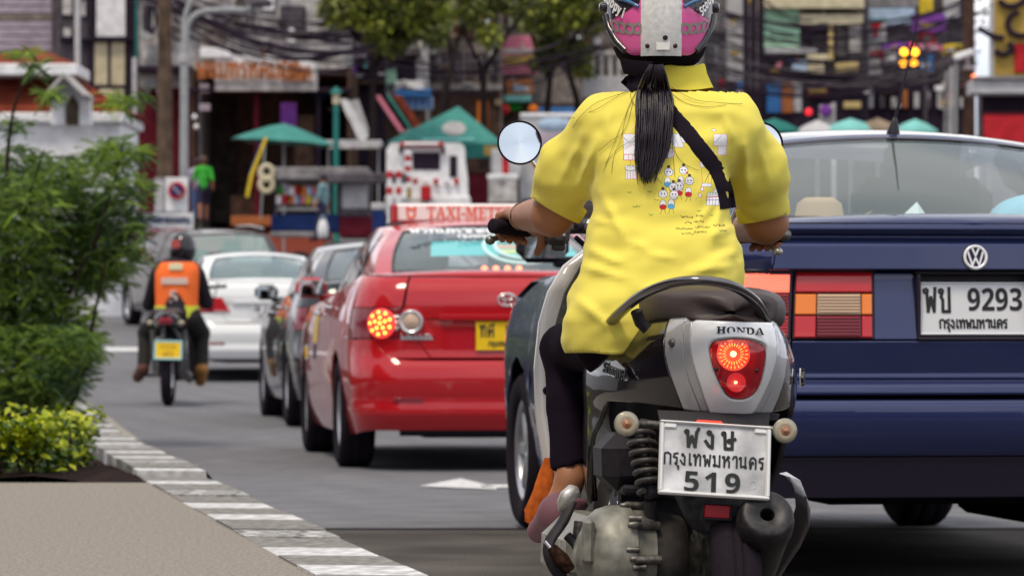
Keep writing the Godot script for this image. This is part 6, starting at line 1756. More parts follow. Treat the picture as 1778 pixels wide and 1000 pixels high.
# ---------------------------------------------------------------- the motorcyclist ahead
func build_motorcycle() -> void:
	var d := 36.1
	var base := Vector3((291.0 - 889.0) / F * d, gy(d), -d)
	var t := thing("motorcycle", "dark motorcycle with yellow plate ridden by person in orange vest", "motorcycle", base)
	var P := func(px: float, py: float, q: float) -> Vector3: return W(px, py, d + q) - base
	var black := paint("gloss_black"); var plastic: Material = mats["dark_plastic"]
	var wx := yto(Vector3(1, 0, 0), Vector3.ZERO)
	for q in [["rear_wheel", 0.0], ["front_wheel", -1.25]]:
		var wh := Node3D.new()
		wh.name = q[0]; wh.position = Vector3(q[1] * 0.086, 0.285, q[1])
		t.add_child(wh, true)
		put("tyre", lt([Vector2(0.2, -0.035), Vector2(0.25, -0.05), Vector2(0.28, -0.03), Vector2(0.286, 0.0), Vector2(0.28, 0.03), Vector2(0.25, 0.05), Vector2(0.2, 0.035)], wx, 32), mats["tyre_rubber"], wh)
		var rim := MB.new()
		rim.lathe([Vector2(0.19, -0.035), Vector2(0.205, -0.03), Vector2(0.205, 0.03), Vector2(0.19, 0.035)], wx, 28)
		for k in 5:
			var a := TAU * k / 5.0
			rim.cbox(Vector3(0, sin(a) * 0.1, cos(a) * 0.1), Vector3(0.03, 0.2, 0.03), 0.006, Basis(Vector3.RIGHT, PI * 0.5 - a))
		put("rim", rim, mats["wheel_alloy"], wh)
	var tail := MB.new()
	var rows := []
	for q in [[0.30, 0.03, 0.78, 0.82], [0.25, 0.08, 0.74, 0.86], [0.1, 0.12, 0.68, 0.86], [-0.2, 0.15, 0.6, 0.82], [-0.5, 0.14, 0.5, 0.8], [-0.8, 0.1, 0.5, 0.9]]:
		var row := PackedVector3Array()
		for k in 20:
			var a := TAU * k / 20.0
			row.append(Vector3(cos(a) * q[1], lerpf(q[2], q[3], 0.5 + 0.5 * sin(a)), q[0]))
		rows.append(row)
	tail.grid(rows, true, false)
	put("body", tail, black, t)
	put("tail_light", bx(Vector3(0.0, 0.76, 0.29), Vector3(0.13, 0.07, 0.05), 0.02), mats["lens_dark_red"], t)
	for sg in [-1.0, 1.0]: put("turn_signal", bx(Vector3(sg * 0.14, 0.745, 0.26), Vector3(0.06, 0.045, 0.05), 0.018), mats["signal_cream"], t)
	var pl := Node3D.new()
	pl.name = "number_plate"
	pl.transform = Transform3D(Basis(Vector3.BACK, -0.02) * Basis(Vector3.RIGHT, -0.15), P.call(291, 608, -0.32))
	t.add_child(pl, true)
	put("plate_face", bx(Vector3.ZERO, Vector3(0.22, 0.15, 0.004), 0.001), mats["plate_yellow"], pl)
	var fr := MB.new()
	for sg in [-1.0, 1.0]:
		fr.cbox(Vector3(0, sg * 0.078, 0.001), Vector3(0.25, 0.016, 0.012), 0.003)
		fr.cbox(Vector3(sg * 0.117, 0, 0.0), Vector3(0.016, 0.15, 0.011), 0.003)
	put("plate_frame", fr, mat("frame_cyan", 0.32, 0.62, 0.66, 0.4), pl)
	put_mesh("lettering", thai("ทงนรค", 0.035, 0.8, 0.006, 0.001, mat("plate_ochre_ink", 0.35, 0.2, 0.02, 0.6), 0.1), pl, Transform3D(Basis.IDENTITY, Vector3(0, 0.03, 0.002)))
	put_mesh("lettering", letters("482", 0.045, 0.001, mat("plate_ochre_ink"), "Droid Sans", true), pl, Transform3D(Basis.IDENTITY, Vector3(0, -0.035, 0.002)))
	var mg := MB.new()
	mg.cbox(Vector3(0, 0.5, 0.28), Vector3(0.14, 0.22, 0.02), 0.008, Basis(Vector3.RIGHT, -0.3))
	put("mudguard", mg, plastic, t)
	for sg in [-1.0, 1.0]:
		put("shock_absorber", tb([Vector3(sg * 0.14, 0.68, -0.05), Vector3(sg * 0.12, 0.3, 0.02)], 0.026, 8), mats["spring_steel"], t)
	put("exhaust", tb([Vector3(0.17, 0.28, 0.35), Vector3(0.18, 0.27, 0.0), Vector3(0.15, 0.22, -0.5)], [0.045, 0.045, 0.025], 12), mats["exhaust_black"], t)
	put("engine", bx(Vector3(0, 0.35, -0.55), Vector3(0.26, 0.26, 0.4), 0.06), plastic, t)
	put("foot_peg", tb([Vector3(-0.3, 0.27, -0.4), Vector3(0.32, 0.27, -0.4)], 0.014, 8), plastic, t)
	put("seat", bx(Vector3(0, 0.84, -0.2), Vector3(0.26, 0.07, 0.6), 0.03), mats["seat_vinyl"], t)
	put("fork", tb([Vector3(0.13, 0.3, -1.24), Vector3(0.12, 1.05, -1.0)], 0.05, 8), plastic, t)
	put("handlebar", tb([Vector3(-0.24, 1.08, -0.92), Vector3(0.1, 1.06, -1.0), Vector3(0.46, 1.08, -0.86)], 0.016, 8), mats["bar_black"], t)
	# rider
	var p := thing("person", "motorcyclist in black helmet, orange safety vest and dark trousers", "person", base + Vector3(0, 0.86, -0.2))
	var o := p.position
	var Q := func(px: float, py: float, q: float) -> Vector3: return W(px, py, d + q) - o
	var fb := Field.new()
	cap(fb, Q.call(305, 548, 0.2), Q.call(306, 475, 0.28), 0.15, 0.14, 0.1)
	cap(fb, Q.call(282, 470, 0.3), Q.call(332, 470, 0.3), 0.075, 0.075, 0.08)
	cap(fb, Q.call(308, 462, 0.32), Q.call(312, 430, 0.35), 0.06, 0.06, 0.04); cap(fb, Q.call(312, 428, 0.35), Q.call(312, 420, 0.37), 0.09, 0.09, 0.03)
	for q in [[272, 478, 258, 528, 268, 522], [343, 478, 358, 525, 345, 522]]:
		cap(fb, Q.call(q[0], q[1], 0.3), Q.call(q[2], q[3], 0.5), 0.06, 0.05, 0.04); cap(fb, Q.call(q[2], q[3], 0.5), Q.call(q[4], q[5], 0.8), 0.048, 0.035, 0.03)
		for k in 4: cap(fb, Q.call(q[4] + (k - 1.5) * 4.0, q[5], 0.8), Q.call(q[4] + (k - 1.5) * 4.5, q[5] + 6, 0.88), 0.014, 0.011, 0.01)
	for q in [[282, 552, 254, 578, 248, 640, 238, 655], [328, 552, 348, 578, 350, 640, 347, 662]]:
		cap(fb, Q.call(q[0], q[1], 0.2), Q.call(q[2], q[3], 0.6), 0.1, 0.07, 0.05); cap(fb, Q.call(q[2], q[3], 0.6), Q.call(q[4], q[5], 0.35), 0.065, 0.045, 0.03); cap(fb, Q.call(q[4], q[5], 0.35), Q.call(q[6], q[7], 0.5), 0.045, 0.035, 0.03)
	var lo := Vector3(-0.45, -0.8, -1.25); var hi := Vector3(0.45, 0.8, 0.25)
	var bm := MB.new()
	fb.nets(bm, lo, hi, 0.03)
	put("body", bm, mat("skin"), p)
	var grow := func(name: String, keep: Array, g: float, m: Material, cuts: Array) -> void:
		var fl := Field.new()
		for k in keep:
			var c: Array = fb.caps[k].duplicate()
			c[2] += g; c[3] += g
			fl.caps.append(c)
		fl.cuts = cuts
		var m2 := MB.new()
		fl.nets(m2, lo, hi, 0.03)
		put(name, m2, m, p)
	var n := fb.caps.size()
	var jac := mat("jacket_dark", 0.03, 0.026, 0.034, 0.9)
	grow.call("jacket", [0, 1, 4, 5, 10, 11], 0.012, jac, [])
	grow.call("trousers", [n - 6, n - 5, n - 3, n - 2], 0.014, worn(mat("trouser_grey", 0.045, 0.042, 0.04, 0.9), 6.0, "mid", 0.0, false), [])
	grow.call("shoe", [n - 4], 0.018, mat("shoe_brown", 0.10, 0.04, 0.03, 0.7), [])
	grow.call("shoe", [n - 1], 0.018, mat("shoe_tan", 0.3, 0.14, 0.04, 0.7), [])
	# vest over the jacket: front and back panels with bands
	var vest := MB.new()
	var vr := []
	for q in [[552, 306, 38, 0.175], [530, 306, 37, 0.17], [500, 306, 38, 0.165], [475, 307, 39, 0.16], [462, 308, 36, 0.13], [455, 309, 28, 0.1]]:
		var row := PackedVector3Array()
		for k in 28:
			var a := TAU * k / 28.0
			var cx := signf(cos(a)) * pow(absf(cos(a)), 0.7); var cz := signf(sin(a)) * pow(absf(sin(a)), 0.8)
			var c: Vector3 = Q.call(q[1], q[0], 0.25)
			row.append(c + Vector3(cx * q[2] / 194.0, 0, cz * q[3]))
		vr.append(row)
	vest.grid(vr, true, true)
	var vo := put("safety_vest", vest, mat("vest_orange", 0.82, 0.16, 0.04, 0.8), p)
	var band := MB.new(); var lime := MB.new(); var let := MB.new()
	var ba := []
	for q in [[551, 39, 0.182], [531, 38.4, 0.178]]:
		var row := PackedVector3Array()
		for k in 28:
			var a := TAU * k / 28.0
			var cx := signf(cos(a)) * pow(absf(cos(a)), 0.7); var cz := signf(sin(a)) * pow(absf(sin(a)), 0.8)
			row.append(Q.call(306, q[0], 0.25) + Vector3(cx * q[1] / 194.0, 0, cz * q[2]))
		ba.append(row)
	lime.grid(ba, true, true)
	put("vest_band", lime, mat("vest_lime", 0.62, 0.66, 0.05, 0.7), vo)
	put("vest_label", bx(Q.call(304, 463, 0.085), Vector3(0.12, 0.06, 0.01), 0.003), mat("vest_pale", 0.7, 0.68, 0.45, 0.7), vo)
	put("vest_label", bx(Q.call(302, 488, 0.078), Vector3(0.24, 0.06, 0.006), 0.002), mat("vest_silver", 0.62, 0.48, 0.42, 0.6), vo)
	put_mesh("vest_number", letters("5", 0.11, 0.004, mat("vest_silver"), "Droid Sans", true), vo, Transform3D(Basis.IDENTITY, Q.call(300, 515, 0.07)))
	var hel := Node3D.new(); hel.name = "helmet"; p.add_child(hel, true)
	var hx := Transform3D(Basis.IDENTITY.scaled(Vector3(0.95, 1.0, 1.12)), Q.call(316, 427, 0.35))
	put("shell", lt([Vector2(0.0, 0.13), Vector2(0.06, 0.122), Vector2(0.105, 0.085), Vector2(0.128, 0.02), Vector2(0.128, -0.05), Vector2(0.118, -0.11), Vector2(0.09, -0.125)], hx, 28), paint("helmet_black", 0.014, 0.011, 0.016, 0.3), hel)
	put("decal", bx(Q.call(304, 424, 0.205), Vector3(0.08, 0.07, 0.008), 0.003), mat("decal_red", 0.4, 0.07, 0.06, 0.5), hel)
	put("visor", bx(Q.call(331, 421, 0.36), Vector3(0.02, 0.09, 0.12), 0.008), mats["black_trim"], hel)
# ---------------------------------------------------------------- people: smooth bodies from joined distance fields
class Field:
	var caps := []      # [a, b, ra, rb, k]
	var tors := []      # [ys, cx, cz, hx, hz, k]
	var cuts := []      # [point, normal]  keeps the side against the normal
	var wob := 0.0
	var folds := []     # [a, b, height, width] ridges of cloth
	var noise: FastNoiseLite
	func bound(c: Array) -> void:
		c.resize(7)
		c[5] = (c[0] + c[1]) * 0.5
		c[6] = c[0].distance_to(c[1]) * 0.5 + maxf(c[2], c[3])
	func smin(a: float, b: float, k: float) -> float:
		var h := maxf(k - absf(a - b), 0.0) / k
		return minf(a, b) - h * h * k * 0.25
	func tb(xs: Array, vs: Array, x: float) -> float:
		if x <= xs[0]: return vs[0]
		for i in range(1, xs.size()):
			if x <= xs[i]:
				var t: float = (x - xs[i - 1]) / (xs[i] - xs[i - 1])
				t = t * t * (3.0 - 2.0 * t) * 0.5 + t * 0.5
				return lerpf(vs[i - 1], vs[i], t)
		return vs[vs.size() - 1]
	func f(p: Vector3) -> float:
		var d := 1.0
		for t in tors:
			var y: float = p.y
			var hx := tb(t[0], t[3], y); var hz := tb(t[0], t[4], y)
			var q := Vector2((p.x - tb(t[0], t[1], y)) / hx, (p.z - tb(t[0], t[2], y)) / hz)
			var l := pow(pow(absf(q.x), 2.3) + pow(absf(q.y), 2.3), 1.0 / 2.3)
			var e := (l - 1.0) * minf(hx, hz)
			var lo: float = t[0][0]; var hi: float = t[0][t[0].size() - 1]
			e = maxf(e, maxf(lo - y, y - hi))
			d = minf(d, e)
		for c in caps:
			if (p - c[5]).length() - c[6] > d + c[4]: continue
			var a: Vector3 = c[0]; var b: Vector3 = c[1]
			var ab := b - a
			var h := clampf((p - a).dot(ab) / maxf(ab.length_squared(), 1e-9), 0.0, 1.0)
			var e: float = (p - a - ab * h).length() - lerpf(c[2], c[3], h)
			d = smin(d, e, c[4])
		if wob > 0.0 and d < 0.05: d += wob * noise.get_noise_3d(p.x * 42.0 + p.y * 16.0, p.y * 72.0 - p.x * 20.0, p.z * 40.0)
		if d < 0.04:
			for c in folds:
				var ab: Vector2 = c[1] - c[0]
				var q: Vector2 = Vector2(p.x, p.y) - c[0]
				var h := clampf(q.dot(ab) / ab.length_squared(), 0.0, 1.0)
				var l: float = (q - ab * h).length() / c[3]
				if l < 2.5: d -= c[2] * exp(-l * l) * sin(PI * clampf(h, 0.06, 0.94))
		for c in cuts:
			if (p - c[0]).length() < c[2]: d = maxf(d, (p - c[0]).dot(c[1]))
		return d
	func nets(mb: MB, lo: Vector3, hi: Vector3, cell: float, uvf = null) -> void:
		for c in caps: bound(c)
		var nx := int(ceil((hi.x - lo.x) / cell)) + 1
		var ny := int(ceil((hi.y - lo.y) / cell)) + 1
		var nz := int(ceil((hi.z - lo.z) / cell)) + 1
		var val := PackedFloat32Array()
		val.resize(nx * ny * nz)
		# coarse pass first so empty space is skipped
		var st := 4
		for k0 in range(0, nz, st):
			for j0 in range(0, ny, st):
				for i0 in range(0, nx, st):
					var c := lo + Vector3(i0 + 1.5, j0 + 1.5, k0 + 1.5) * cell
					var far := f(c)
					var skip := absf(far) > cell * st * 1.5 + 0.03
					for k in range(k0, mini(k0 + st, nz)):
						for j in range(j0, mini(j0 + st, ny)):
							for i in range(i0, mini(i0 + st, nx)):
								val[(k * ny + j) * nx + i] = far if skip else f(lo + Vector3(i, j, k) * cell)
		var id := PackedInt32Array()
		id.resize(nx * ny * nz)
		id.fill(-1)
		var base := mb.v.size()
		var sx := 1; var sy := nx; var sz := nx * ny
		var corners := [0, sx, sy, sx + sy, sz, sx + sz, sy + sz, sx + sy + sz]
		var cpos := [Vector3(0, 0, 0), Vector3(1, 0, 0), Vector3(0, 1, 0), Vector3(1, 1, 0), Vector3(0, 0, 1), Vector3(1, 0, 1), Vector3(0, 1, 1), Vector3(1, 1, 1)]
		var edges := [[0, 1], [2, 3], [4, 5], [6, 7], [0, 2], [1, 3], [4, 6], [5, 7], [0, 4], [1, 5], [2, 6], [3, 7]]
		for k in nz - 1:
			for j in ny - 1:
				for i in nx - 1:
					var o := (k * ny + j) * nx + i
					var m := 0
					for c in 8:
						if val[o + corners[c]] < 0.0: m += 1
					if m == 0 or m == 8: continue
					var s := Vector3.ZERO; var n := 0
					for e in edges:
						var a := val[o + corners[e[0]]]; var b := val[o + corners[e[1]]]
						if (a < 0.0) != (b < 0.0):
							s += cpos[e[0]].lerp(cpos[e[1]], a / (a - b)); n += 1
					var p := lo + (Vector3(i, j, k) + s / n) * cell
					var ep := cell * 0.7
					var g := Vector3(f(p + Vector3(ep, 0, 0)) - f(p - Vector3(ep, 0, 0)), f(p + Vector3(0, ep, 0)) - f(p - Vector3(0, ep, 0)), f(p + Vector3(0, 0, ep)) - f(p - Vector3(0, 0, ep))).normalized()
					id[o] = mb.v.size()
					mb._p(p, g, uvf.call(p, g) if uvf != null else Vector2.ZERO)
		for k in range(1, nz - 1):
			for j in range(1, ny - 1):
				for i in range(1, nx - 1):
					var o := (k * ny + j) * nx + i
					var a := val[o] < 0.0
					for ax in 3:
						var s: int = [sx, sy, sz][ax]
						var b := val[o + s] < 0.0
						if a == b: continue
						var u: int = [sy, sz, sx][ax]; var w: int = [sz, sx, sy][ax]
						var q := [id[o - u - w], id[o - w], id[o], id[o - u]]
						if q.min() < 0: continue
						if a: mb.idx.append_array([q[0], q[2], q[1], q[0], q[3], q[2]])
						else: mb.idx.append_array([q[0], q[1], q[2], q[0], q[2], q[3]])

func cap(fl: Field, a: Vector3, b: Vector3, ra: float, rb: float, k := 0.02) -> void:
	fl.caps.append([a, b, ra, rb, k])

# ---------------------------------------------------------------- print on the back of the shirt (flat ink)
var pim: Image
func pdot(p: Vector2, r: float, col: Color) -> void:
	var q := (p - Vector2(1044, 192)) * 4.0
	r *= 4.0
	var ri := int(ceil(r))
	for y in range(int(q.y) - ri, int(q.y) + ri + 1):
		for x in range(int(q.x) - ri, int(q.x) + ri + 1):
			if x >= 0 and y >= 0 and x < 1024 and y < 1024 and Vector2(x + 0.5, y + 0.5).distance_to(q) < r: pim.set_pixel(x, y, col)
func pline(pts: Array, w: float, col: Color) -> void:
	for k in pts.size() - 1:
		var a: Vector2 = pts[k]; var b: Vector2 = pts[k + 1]
		var n := int(a.distance_to(b) / 0.22) + 1
		for i in n + 1: pdot(a.lerp(b, float(i) / n), w * 0.5, col)
func prect(x0: float, y0: float, x1: float, y1: float, fillc: Color, line: Color, w := 0.7, skew := 0.0) -> void:
	var n := int((y1 - y0) * 4.0)
	for i in n:
		var y := y0 + i * 0.25
		var s := skew * (y - y0) / (y1 - y0)
		pim.fill_rect(Rect2i(int((x0 + s - 1044) * 4), int((y - 192) * 4), int((x1 - x0) * 4), 1), fillc)
	pline([Vector2(x0, y0), Vector2(x1, y0), Vector2(x1 + skew, y1), Vector2(x0 + skew, y1), Vector2(x0, y0)], w, line)
func poval(c: Vector2, rx: float, ry: float, fillc: Color, line: Color, w := 0.6) -> void:
	var n := int(ry * 8)
	for i in n:
		var y := -ry + 2.0 * ry * i / n
		var hw := rx * sqrt(maxf(0.0, 1.0 - y * y / (ry * ry)))
		pim.fill_rect(Rect2i(int((c.x - hw - 1044) * 4), int((c.y + y - 192) * 4), int(hw * 8), 1), fillc)
	var ring := []
	for k in 17: ring.append(c + Vector2(cos(TAU * k / 16.0) * rx, sin(TAU * k / 16.0) * ry))
	pline(ring, w, line)
func shirt_print() -> ImageTexture:
	pim = Image.create(1024, 1024, false, Image.FORMAT_RGB8)
	var yel := lin(0.80, 0.69, 0.12)
	pim.fill(yel)
	var wh := Color(0.92, 0.92, 0.95); var ink := Color(0.12, 0.1, 0.14); var red := Color(0.78, 0.2, 0.25); var blu := Color(0.35, 0.66, 0.86); var grn := Color(0.2, 0.5, 0.25)
	prect(1081, 234, 1106, 270, wh, red, 0.6, 1.0); pline([Vector2(1082, 240), Vector2(1092, 250), Vector2(1106, 244)], 0.5, ink); pline([Vector2(1084, 262), Vector2(1098, 252), Vector2(1104, 258)], 0.5, red); pline([Vector2(1088, 234), Vector2(1112, 206)], 0.6, wh)
	prect(1082, 270, 1104, 280, wh, red, 0.9); pline([Vector2(1090, 270), Vector2(1090, 280), Vector2(1097, 280), Vector2(1097, 270)], 0.7, red)
	prect(1085, 298, 1104, 313, wh, red, 0.7); poval(Vector2(1094, 294), 10, 4.5, wh, grn, 1.0)
	for k in 4: pline([Vector2(1088 + k * 5, 299), Vector2(1088 + k * 5, 313)], 0.7, red)
	pline([Vector2(1093, 280), Vector2(1094, 290)], 0.6, red)
	for k in 3: poval(Vector2(1086 + k * 8, 291), 2.5, 2.0, wh, ink, 0.4)
	prect(1161, 234, 1180, 258, wh, ink, 0.5, 6.0); prect(1174, 222, 1188, 250, wh, ink, 0.5, 9.0); pline([Vector2(1160, 232), Vector2(1153, 262)], 0.8, wh); pline([Vector2(1168, 236), Vector2(1176, 256)], 0.4, ink)
	poval(Vector2(1160, 268), 9.5, 9, wh, red, 0.8); pline([Vector2(1151, 266), Vector2(1169, 266)], 0.6, red); pline([Vector2(1156, 259), Vector2(1155, 276)], 0.5, red); pline([Vector2(1163, 259), Vector2(1164, 276)], 0.5, red)
	prect(1214, 262, 1238, 292, wh, red, 0.7); pline([Vector2(1217, 272), Vector2(1226, 272)], 0.5, ink); pline([Vector2(1217, 280), Vector2(1232, 282)], 0.5, ink)
	prect(1238, 234, 1262, 254, wh, red, 0.6); prect(1246, 254, 1261, 270, wh, red, 0.5); pline([Vector2(1240, 250), Vector2(1252, 236)], 0.5, ink); poval(Vector2(1239, 227), 4, 2, wh, ink, 0.5)
	pline([Vector2(1216, 292), Vector2(1218, 322)], 0.6, red); pline([Vector2(1222, 318), Vector2(1234, 294), Vector2(1234, 318)], 0.6, ink); pline([Vector2(1228, 304), Vector2(1228, 318)], 0.7, red); pline([Vector2(1240, 290), Vector2(1246, 322)], 0.5, ink); prect(1216, 320, 1234, 326, wh, ink, 0.5)
	# round-headed little figures
	for q in [[1159, 301, 1157, 318, blu], [1185, 298, 1180, 316, wh], [1195, 316, 1193, 335, red], [1177, 325, 1177, 333, red], [1167, 327, 1166, 340, wh], [1168, 340, 1163, 356, blu], [1149, 339, 1149, 357, red]]:
		var b := Vector2(q[2], q[3]); var h := Vector2(q[0], q[1])
		pline([b + Vector2(-2, 4), b + Vector2(-3, 14), b + Vector2(-6, 17)], 0.6, ink); pline([b + Vector2(2, 4), b + Vector2(4, 16)], 0.6, ink)
		poval(b, 5.5, 8, wh, ink); poval(b + Vector2(0, 4.5), 6, 4.5, q[4], ink, 0.4)
		poval(h, 7.6, 7.2, wh, ink, 0.7)
		poval(h + Vector2(0, -9.5), 2.6, 2.4, Color(0.35, 0.3, 0.3), ink, 0.5)
		pdot(h + Vector2(-2.7, -0.6), 1.3, ink); pdot(h + Vector2(2.7, -0.6), 1.3, ink)
		pline([h + Vector2(-4.5, 3), h + Vector2(0, 4.3), h + Vector2(4.5, 3)], 0.5, ink)
	pline([Vector2(1143, 350), Vector2(1134, 349)], 0.6, ink); pdot(Vector2(1191, 302), 2.0, red)
	poval(Vector2(1246, 334), 9, 8, wh, ink, 0.5); prect(1226, 338, 1257, 358, wh, ink, 0.5, -2.0); pline([Vector2(1224, 344), Vector2(1256, 342)], 1.4, red); pline([Vector2(1224, 349), Vector2(1256, 348)], 0.7, ink)
	for k in 6: pline([Vector2(1225 + k * 5.5, 345), Vector2(1224 + k * 5.5, 357)], 0.5, ink); 
	for k in 4: poval(Vector2(1229 + k * 5, 338), 3, 2.5, wh, grn, 0.6)
	poval(Vector2(1217, 330), 3, 4, wh, red, 0.8); poval(Vector2(1213, 341), 2.6, 4, wh, red, 0.8)
	for k in 9: pdot(Vector2(1204 + (k * 7) % 18, 331 + (k * 5) % 22), 0.5, ink)
	for q in [[1091, 336], [1126, 335], [1100, 361], [1128, 375], [1211, 368], [1233, 375], [1106, 360]]:
		pline([Vector2(q[0] - 3, q[1] - 2), Vector2(q[0] - 1, q[1] + 1.5), Vector2(q[0], q[1] - 1), Vector2(q[0] + 2, q[1] + 1.5), Vector2(q[0] + 4, q[1] - 2)], 0.7, grn)
	# handwritten lines
	var hr := RandomNumberGenerator.new(); hr.seed = 5
	for q in [[1179, 1201, 379], [1206, 1219, 377], [1186, 1196, 389], [1202, 1216, 387], [1170, 1198, 399], [1204, 1228, 396], [1180, 1198, 408], [1202, 1224, 405], [1236, 1256, 393], [1247, 1257, 402]]:
		var x: float = q[0]
		while x < q[1]:
			var y: float = q[2]
			var pts := []
			for k in 5: pts.append(Vector2(x + k * 0.9 + hr.randf_range(-0.8, 0.8), y - hr.randf_range(-1.8, 2.6)))
			pline(pts, 0.75, ink)
			x += 4.4
	return ImageTexture.create_from_image(pim)

func hand(fl: Field, wrist: Vector3, grip_a: Vector3, grip_b: Vector3, back: Vector3, side: float) -> void:
	# palm lies over the grip (a = outer end, b = inner); four fingers curl round its front, thumb below
	var ax := (grip_b - grip_a).normalized()
	var up := (back - ax * back.dot(ax)).normalized()
	var fw := ax.cross(up).normalized()
	if fw.z > 0: fw = -fw
	var lens_ := [0.019, 0.0225, 0.0215, 0.018]
	for k in 4:
		var c := grip_a.lerp(grip_b, 0.1 + 0.22 * k)
		var kn := c + up * 0.03 - fw * -0.006
		var r := 0.0095 if k > 0 else 0.0085
		cap(fl, wrist.lerp(kn, 0.45), kn, 0.016, 0.0125, 0.012)
		var p1 := c + fw * 0.031 + up * 0.012
		var p2 := c + fw * 0.026 - up * 0.018
		var p3 := c - up * 0.028 - fw * 0.006
		cap(fl, kn, p1, 0.0115, r, 0.006)
		cap(fl, p1, p2, r, r * 0.95, 0.004)
		cap(fl, p2, p3, r * 0.95, r * 0.82, 0.004)
	var tb0 := grip_b.lerp(grip_a, 0.02) + up * 0.004 - fw * 0.022
	cap(fl, wrist.lerp(tb0, 0.55), tb0, 0.018, 0.0125, 0.012)
	var t1 := tb0 + ax * 0.014 - up * 0.024
	cap(fl, tb0, t1, 0.0115, 0.0105, 0.006)
	cap(fl, t1, t1 - up * 0.024 - ax * 0.002, 0.0105, 0.008, 0.005)

func build_rider() -> void:
	var base := Vector3(0.30, 0.74, -8.25)
	var t := thing("person", "rider in yellow polo shirt and pink helmet with long black ponytail", "person", base)
	var P := func(px: float, py: float, d: float) -> Vector3: return W(px, py, d) - base
	# --- shirt
	var fs := Field.new()
	fs.noise = FastNoiseLite.new(); fs.noise.seed = 3; fs.noise.frequency = 0.16; fs.noise.fractal_octaves = 2
	fs.wob = 0.008
	var yp := [612.0, 585.0, 560.0, 520.0, 470.0, 430.0, 380.0, 340.0, 300.0, 250.0, 200.0, 172.0, 158.0, 146.0]
	var cp := [1128.0, 1130.0, 1132.0, 1138.0, 1150.0, 1149.0, 1147.0, 1147.0, 1148.0, 1152.0, 1156.0, 1159.0, 1162.0, 1163.0]
	var hp := [148.0, 153.0, 156.0, 152.0, 143.0, 135.0, 124.0, 118.0, 120.0, 122.0, 112.0, 84.0, 66.0, 50.0]
	var dz := [0.13, 0.14, 0.148, 0.150, 0.142, 0.134, 0.124, 0.12, 0.118, 0.114, 0.105, 0.09, 0.075, 0.06]
	var dd := [8.20, 8.20, 8.20, 8.21, 8.225, 8.235, 8.25, 8.255, 8.26, 8.27, 8.285, 8.295, 8.30, 8.30]
	var a_y := []; var a_x := []; var a_z := []; var a_hx := []
	for k in yp.size():
		var q: Vector3 = P.call(cp[k], yp[k], dd[k])
		a_y.append(q.y); a_x.append(q.x); a_z.append(q.z); a_hx.append(hp[k] / F * dd[k])
	fs.tors.append([a_y, a_x, a_z, a_hx, dz, 0.03])
	var shl: Vector3 = P.call(1050, 222, 8.29); var shr: Vector3 = P.call(1260, 216, 8.29)
	var ell: Vector3 = P.call(960, 372, 8.45); var elr: Vector3 = P.call(1331, 385, 8.45)
	var cul: Vector3 = P.call(964, 363, 8.445); var cur: Vector3 = P.call(1328, 378, 8.44)
	cap(fs, shl, P.call(990, 290, 8.36), 0.058, 0.0615, 0.06); cap(fs, P.call(990, 290, 8.36), cul + (cul - shl).normalized() * 0.04, 0.0625, 0.0525, 0.03)
	cap(fs, shr, P.call(1309, 290, 8.36), 0.060, 0.066, 0.06); cap(fs, P.call(1309, 290, 8.36), cur + (cur - shr).normalized() * 0.04, 0.066, 0.048, 0.03)
	cap(fs, P.call(1118, 202, 8.29), P.call(1060, 218, 8.29), 0.056, 0.056, 0.07)
	cap(fs, P.call(1210, 200, 8.29), P.call(1250, 214, 8.29), 0.056, 0.057, 0.07)
	cap(fs, P.call(1163, 180, 8.30), P.call(1163, 150, 8.30), 0.066, 0.06, 0.05)
	var cnl := Vector3(-0.49, -0.87, -0.12).normalized(); var cnr := Vector3(0.2, -0.97, -0.1).normalized()
	fs.cuts.append([cul, cnl, 0.11]); fs.cuts.append([cur, cnr, 0.11])
	for q in [[1288, 432, 1215, 462, .010, 11], [1280, 458, 1170, 478, .011, 10], [1012, 430, 1085, 462, .010, 11], [1005, 462, 1095, 486, .010, 10], [1044, 338, 1085, 420, .008, 10], [1258, 336, 1232, 430, .009, 10], [1246, 345, 1200, 400, .006, 8], [1036, 240, 1002, 335, .009, 9], [1012, 235, 968, 325, .006, 9], [1294, 235, 1304, 340, .010, 9], [1322, 240, 1345, 330, .006, 9], [1110, 440, 1180, 452, .006, 8], [1100, 500, 1200, 515, .010, 11], [995, 515, 1060, 570, .009, 11], [1060, 190, 1050, 240, .005, 9], [1170, 150, 1225, 165, .006, 5], [1165, 162, 1232, 178, .005, 6], [1255, 195, 1278, 250, .006, 9], [1088, 420, 1130, 436, .005, 8], [1020, 380, 1070, 392, .006, 8], [1275, 395, 1225, 412, .006, 8]]:
		var fa: Vector3 = P.call(q[0], q[1], 8.2); var fb_: Vector3 = P.call(q[2], q[3], 8.2)
		fs.folds.append([Vector2(fa.x, fa.y), Vector2(fb_.x, fb_.y), q[4], q[5] * 0.85 / 850.0])
	var mb := MB.new()
	var uvf := func(p: Vector3, n: Vector3) -> Vector2:
		if n.z < 0.0: return Vector2(0.004, 0.004)
		# planar print across the back, in the shirt's own measure
		return Vector2((p.x + base.x) * 0.0 + (p.x - o_print.x) / 0.3005, (o_print.y - p.y) / 0.3005)
	o_print = P.call(1044, 192, 8.218)
	fs.nets(mb, Vector3(-0.32, -0.03, -0.34), Vector3(0.32, 0.52, 0.26), 0.008, uvf)
	var cloth := mat("shirt_yellow", 1, 1, 1, 0.85)
	cloth.albedo_texture = shirt_print()
	cloth.albedo_color = Color.WHITE
	cloth.texture_repeat = false
	cloth.rim_enabled = true; cloth.rim = 0.25
	var plain := mat("shirt_trim_yellow", 0.80, 0.67, 0.085, 0.85)
	# --- body: one continuous surface
	var fb := Field.new()
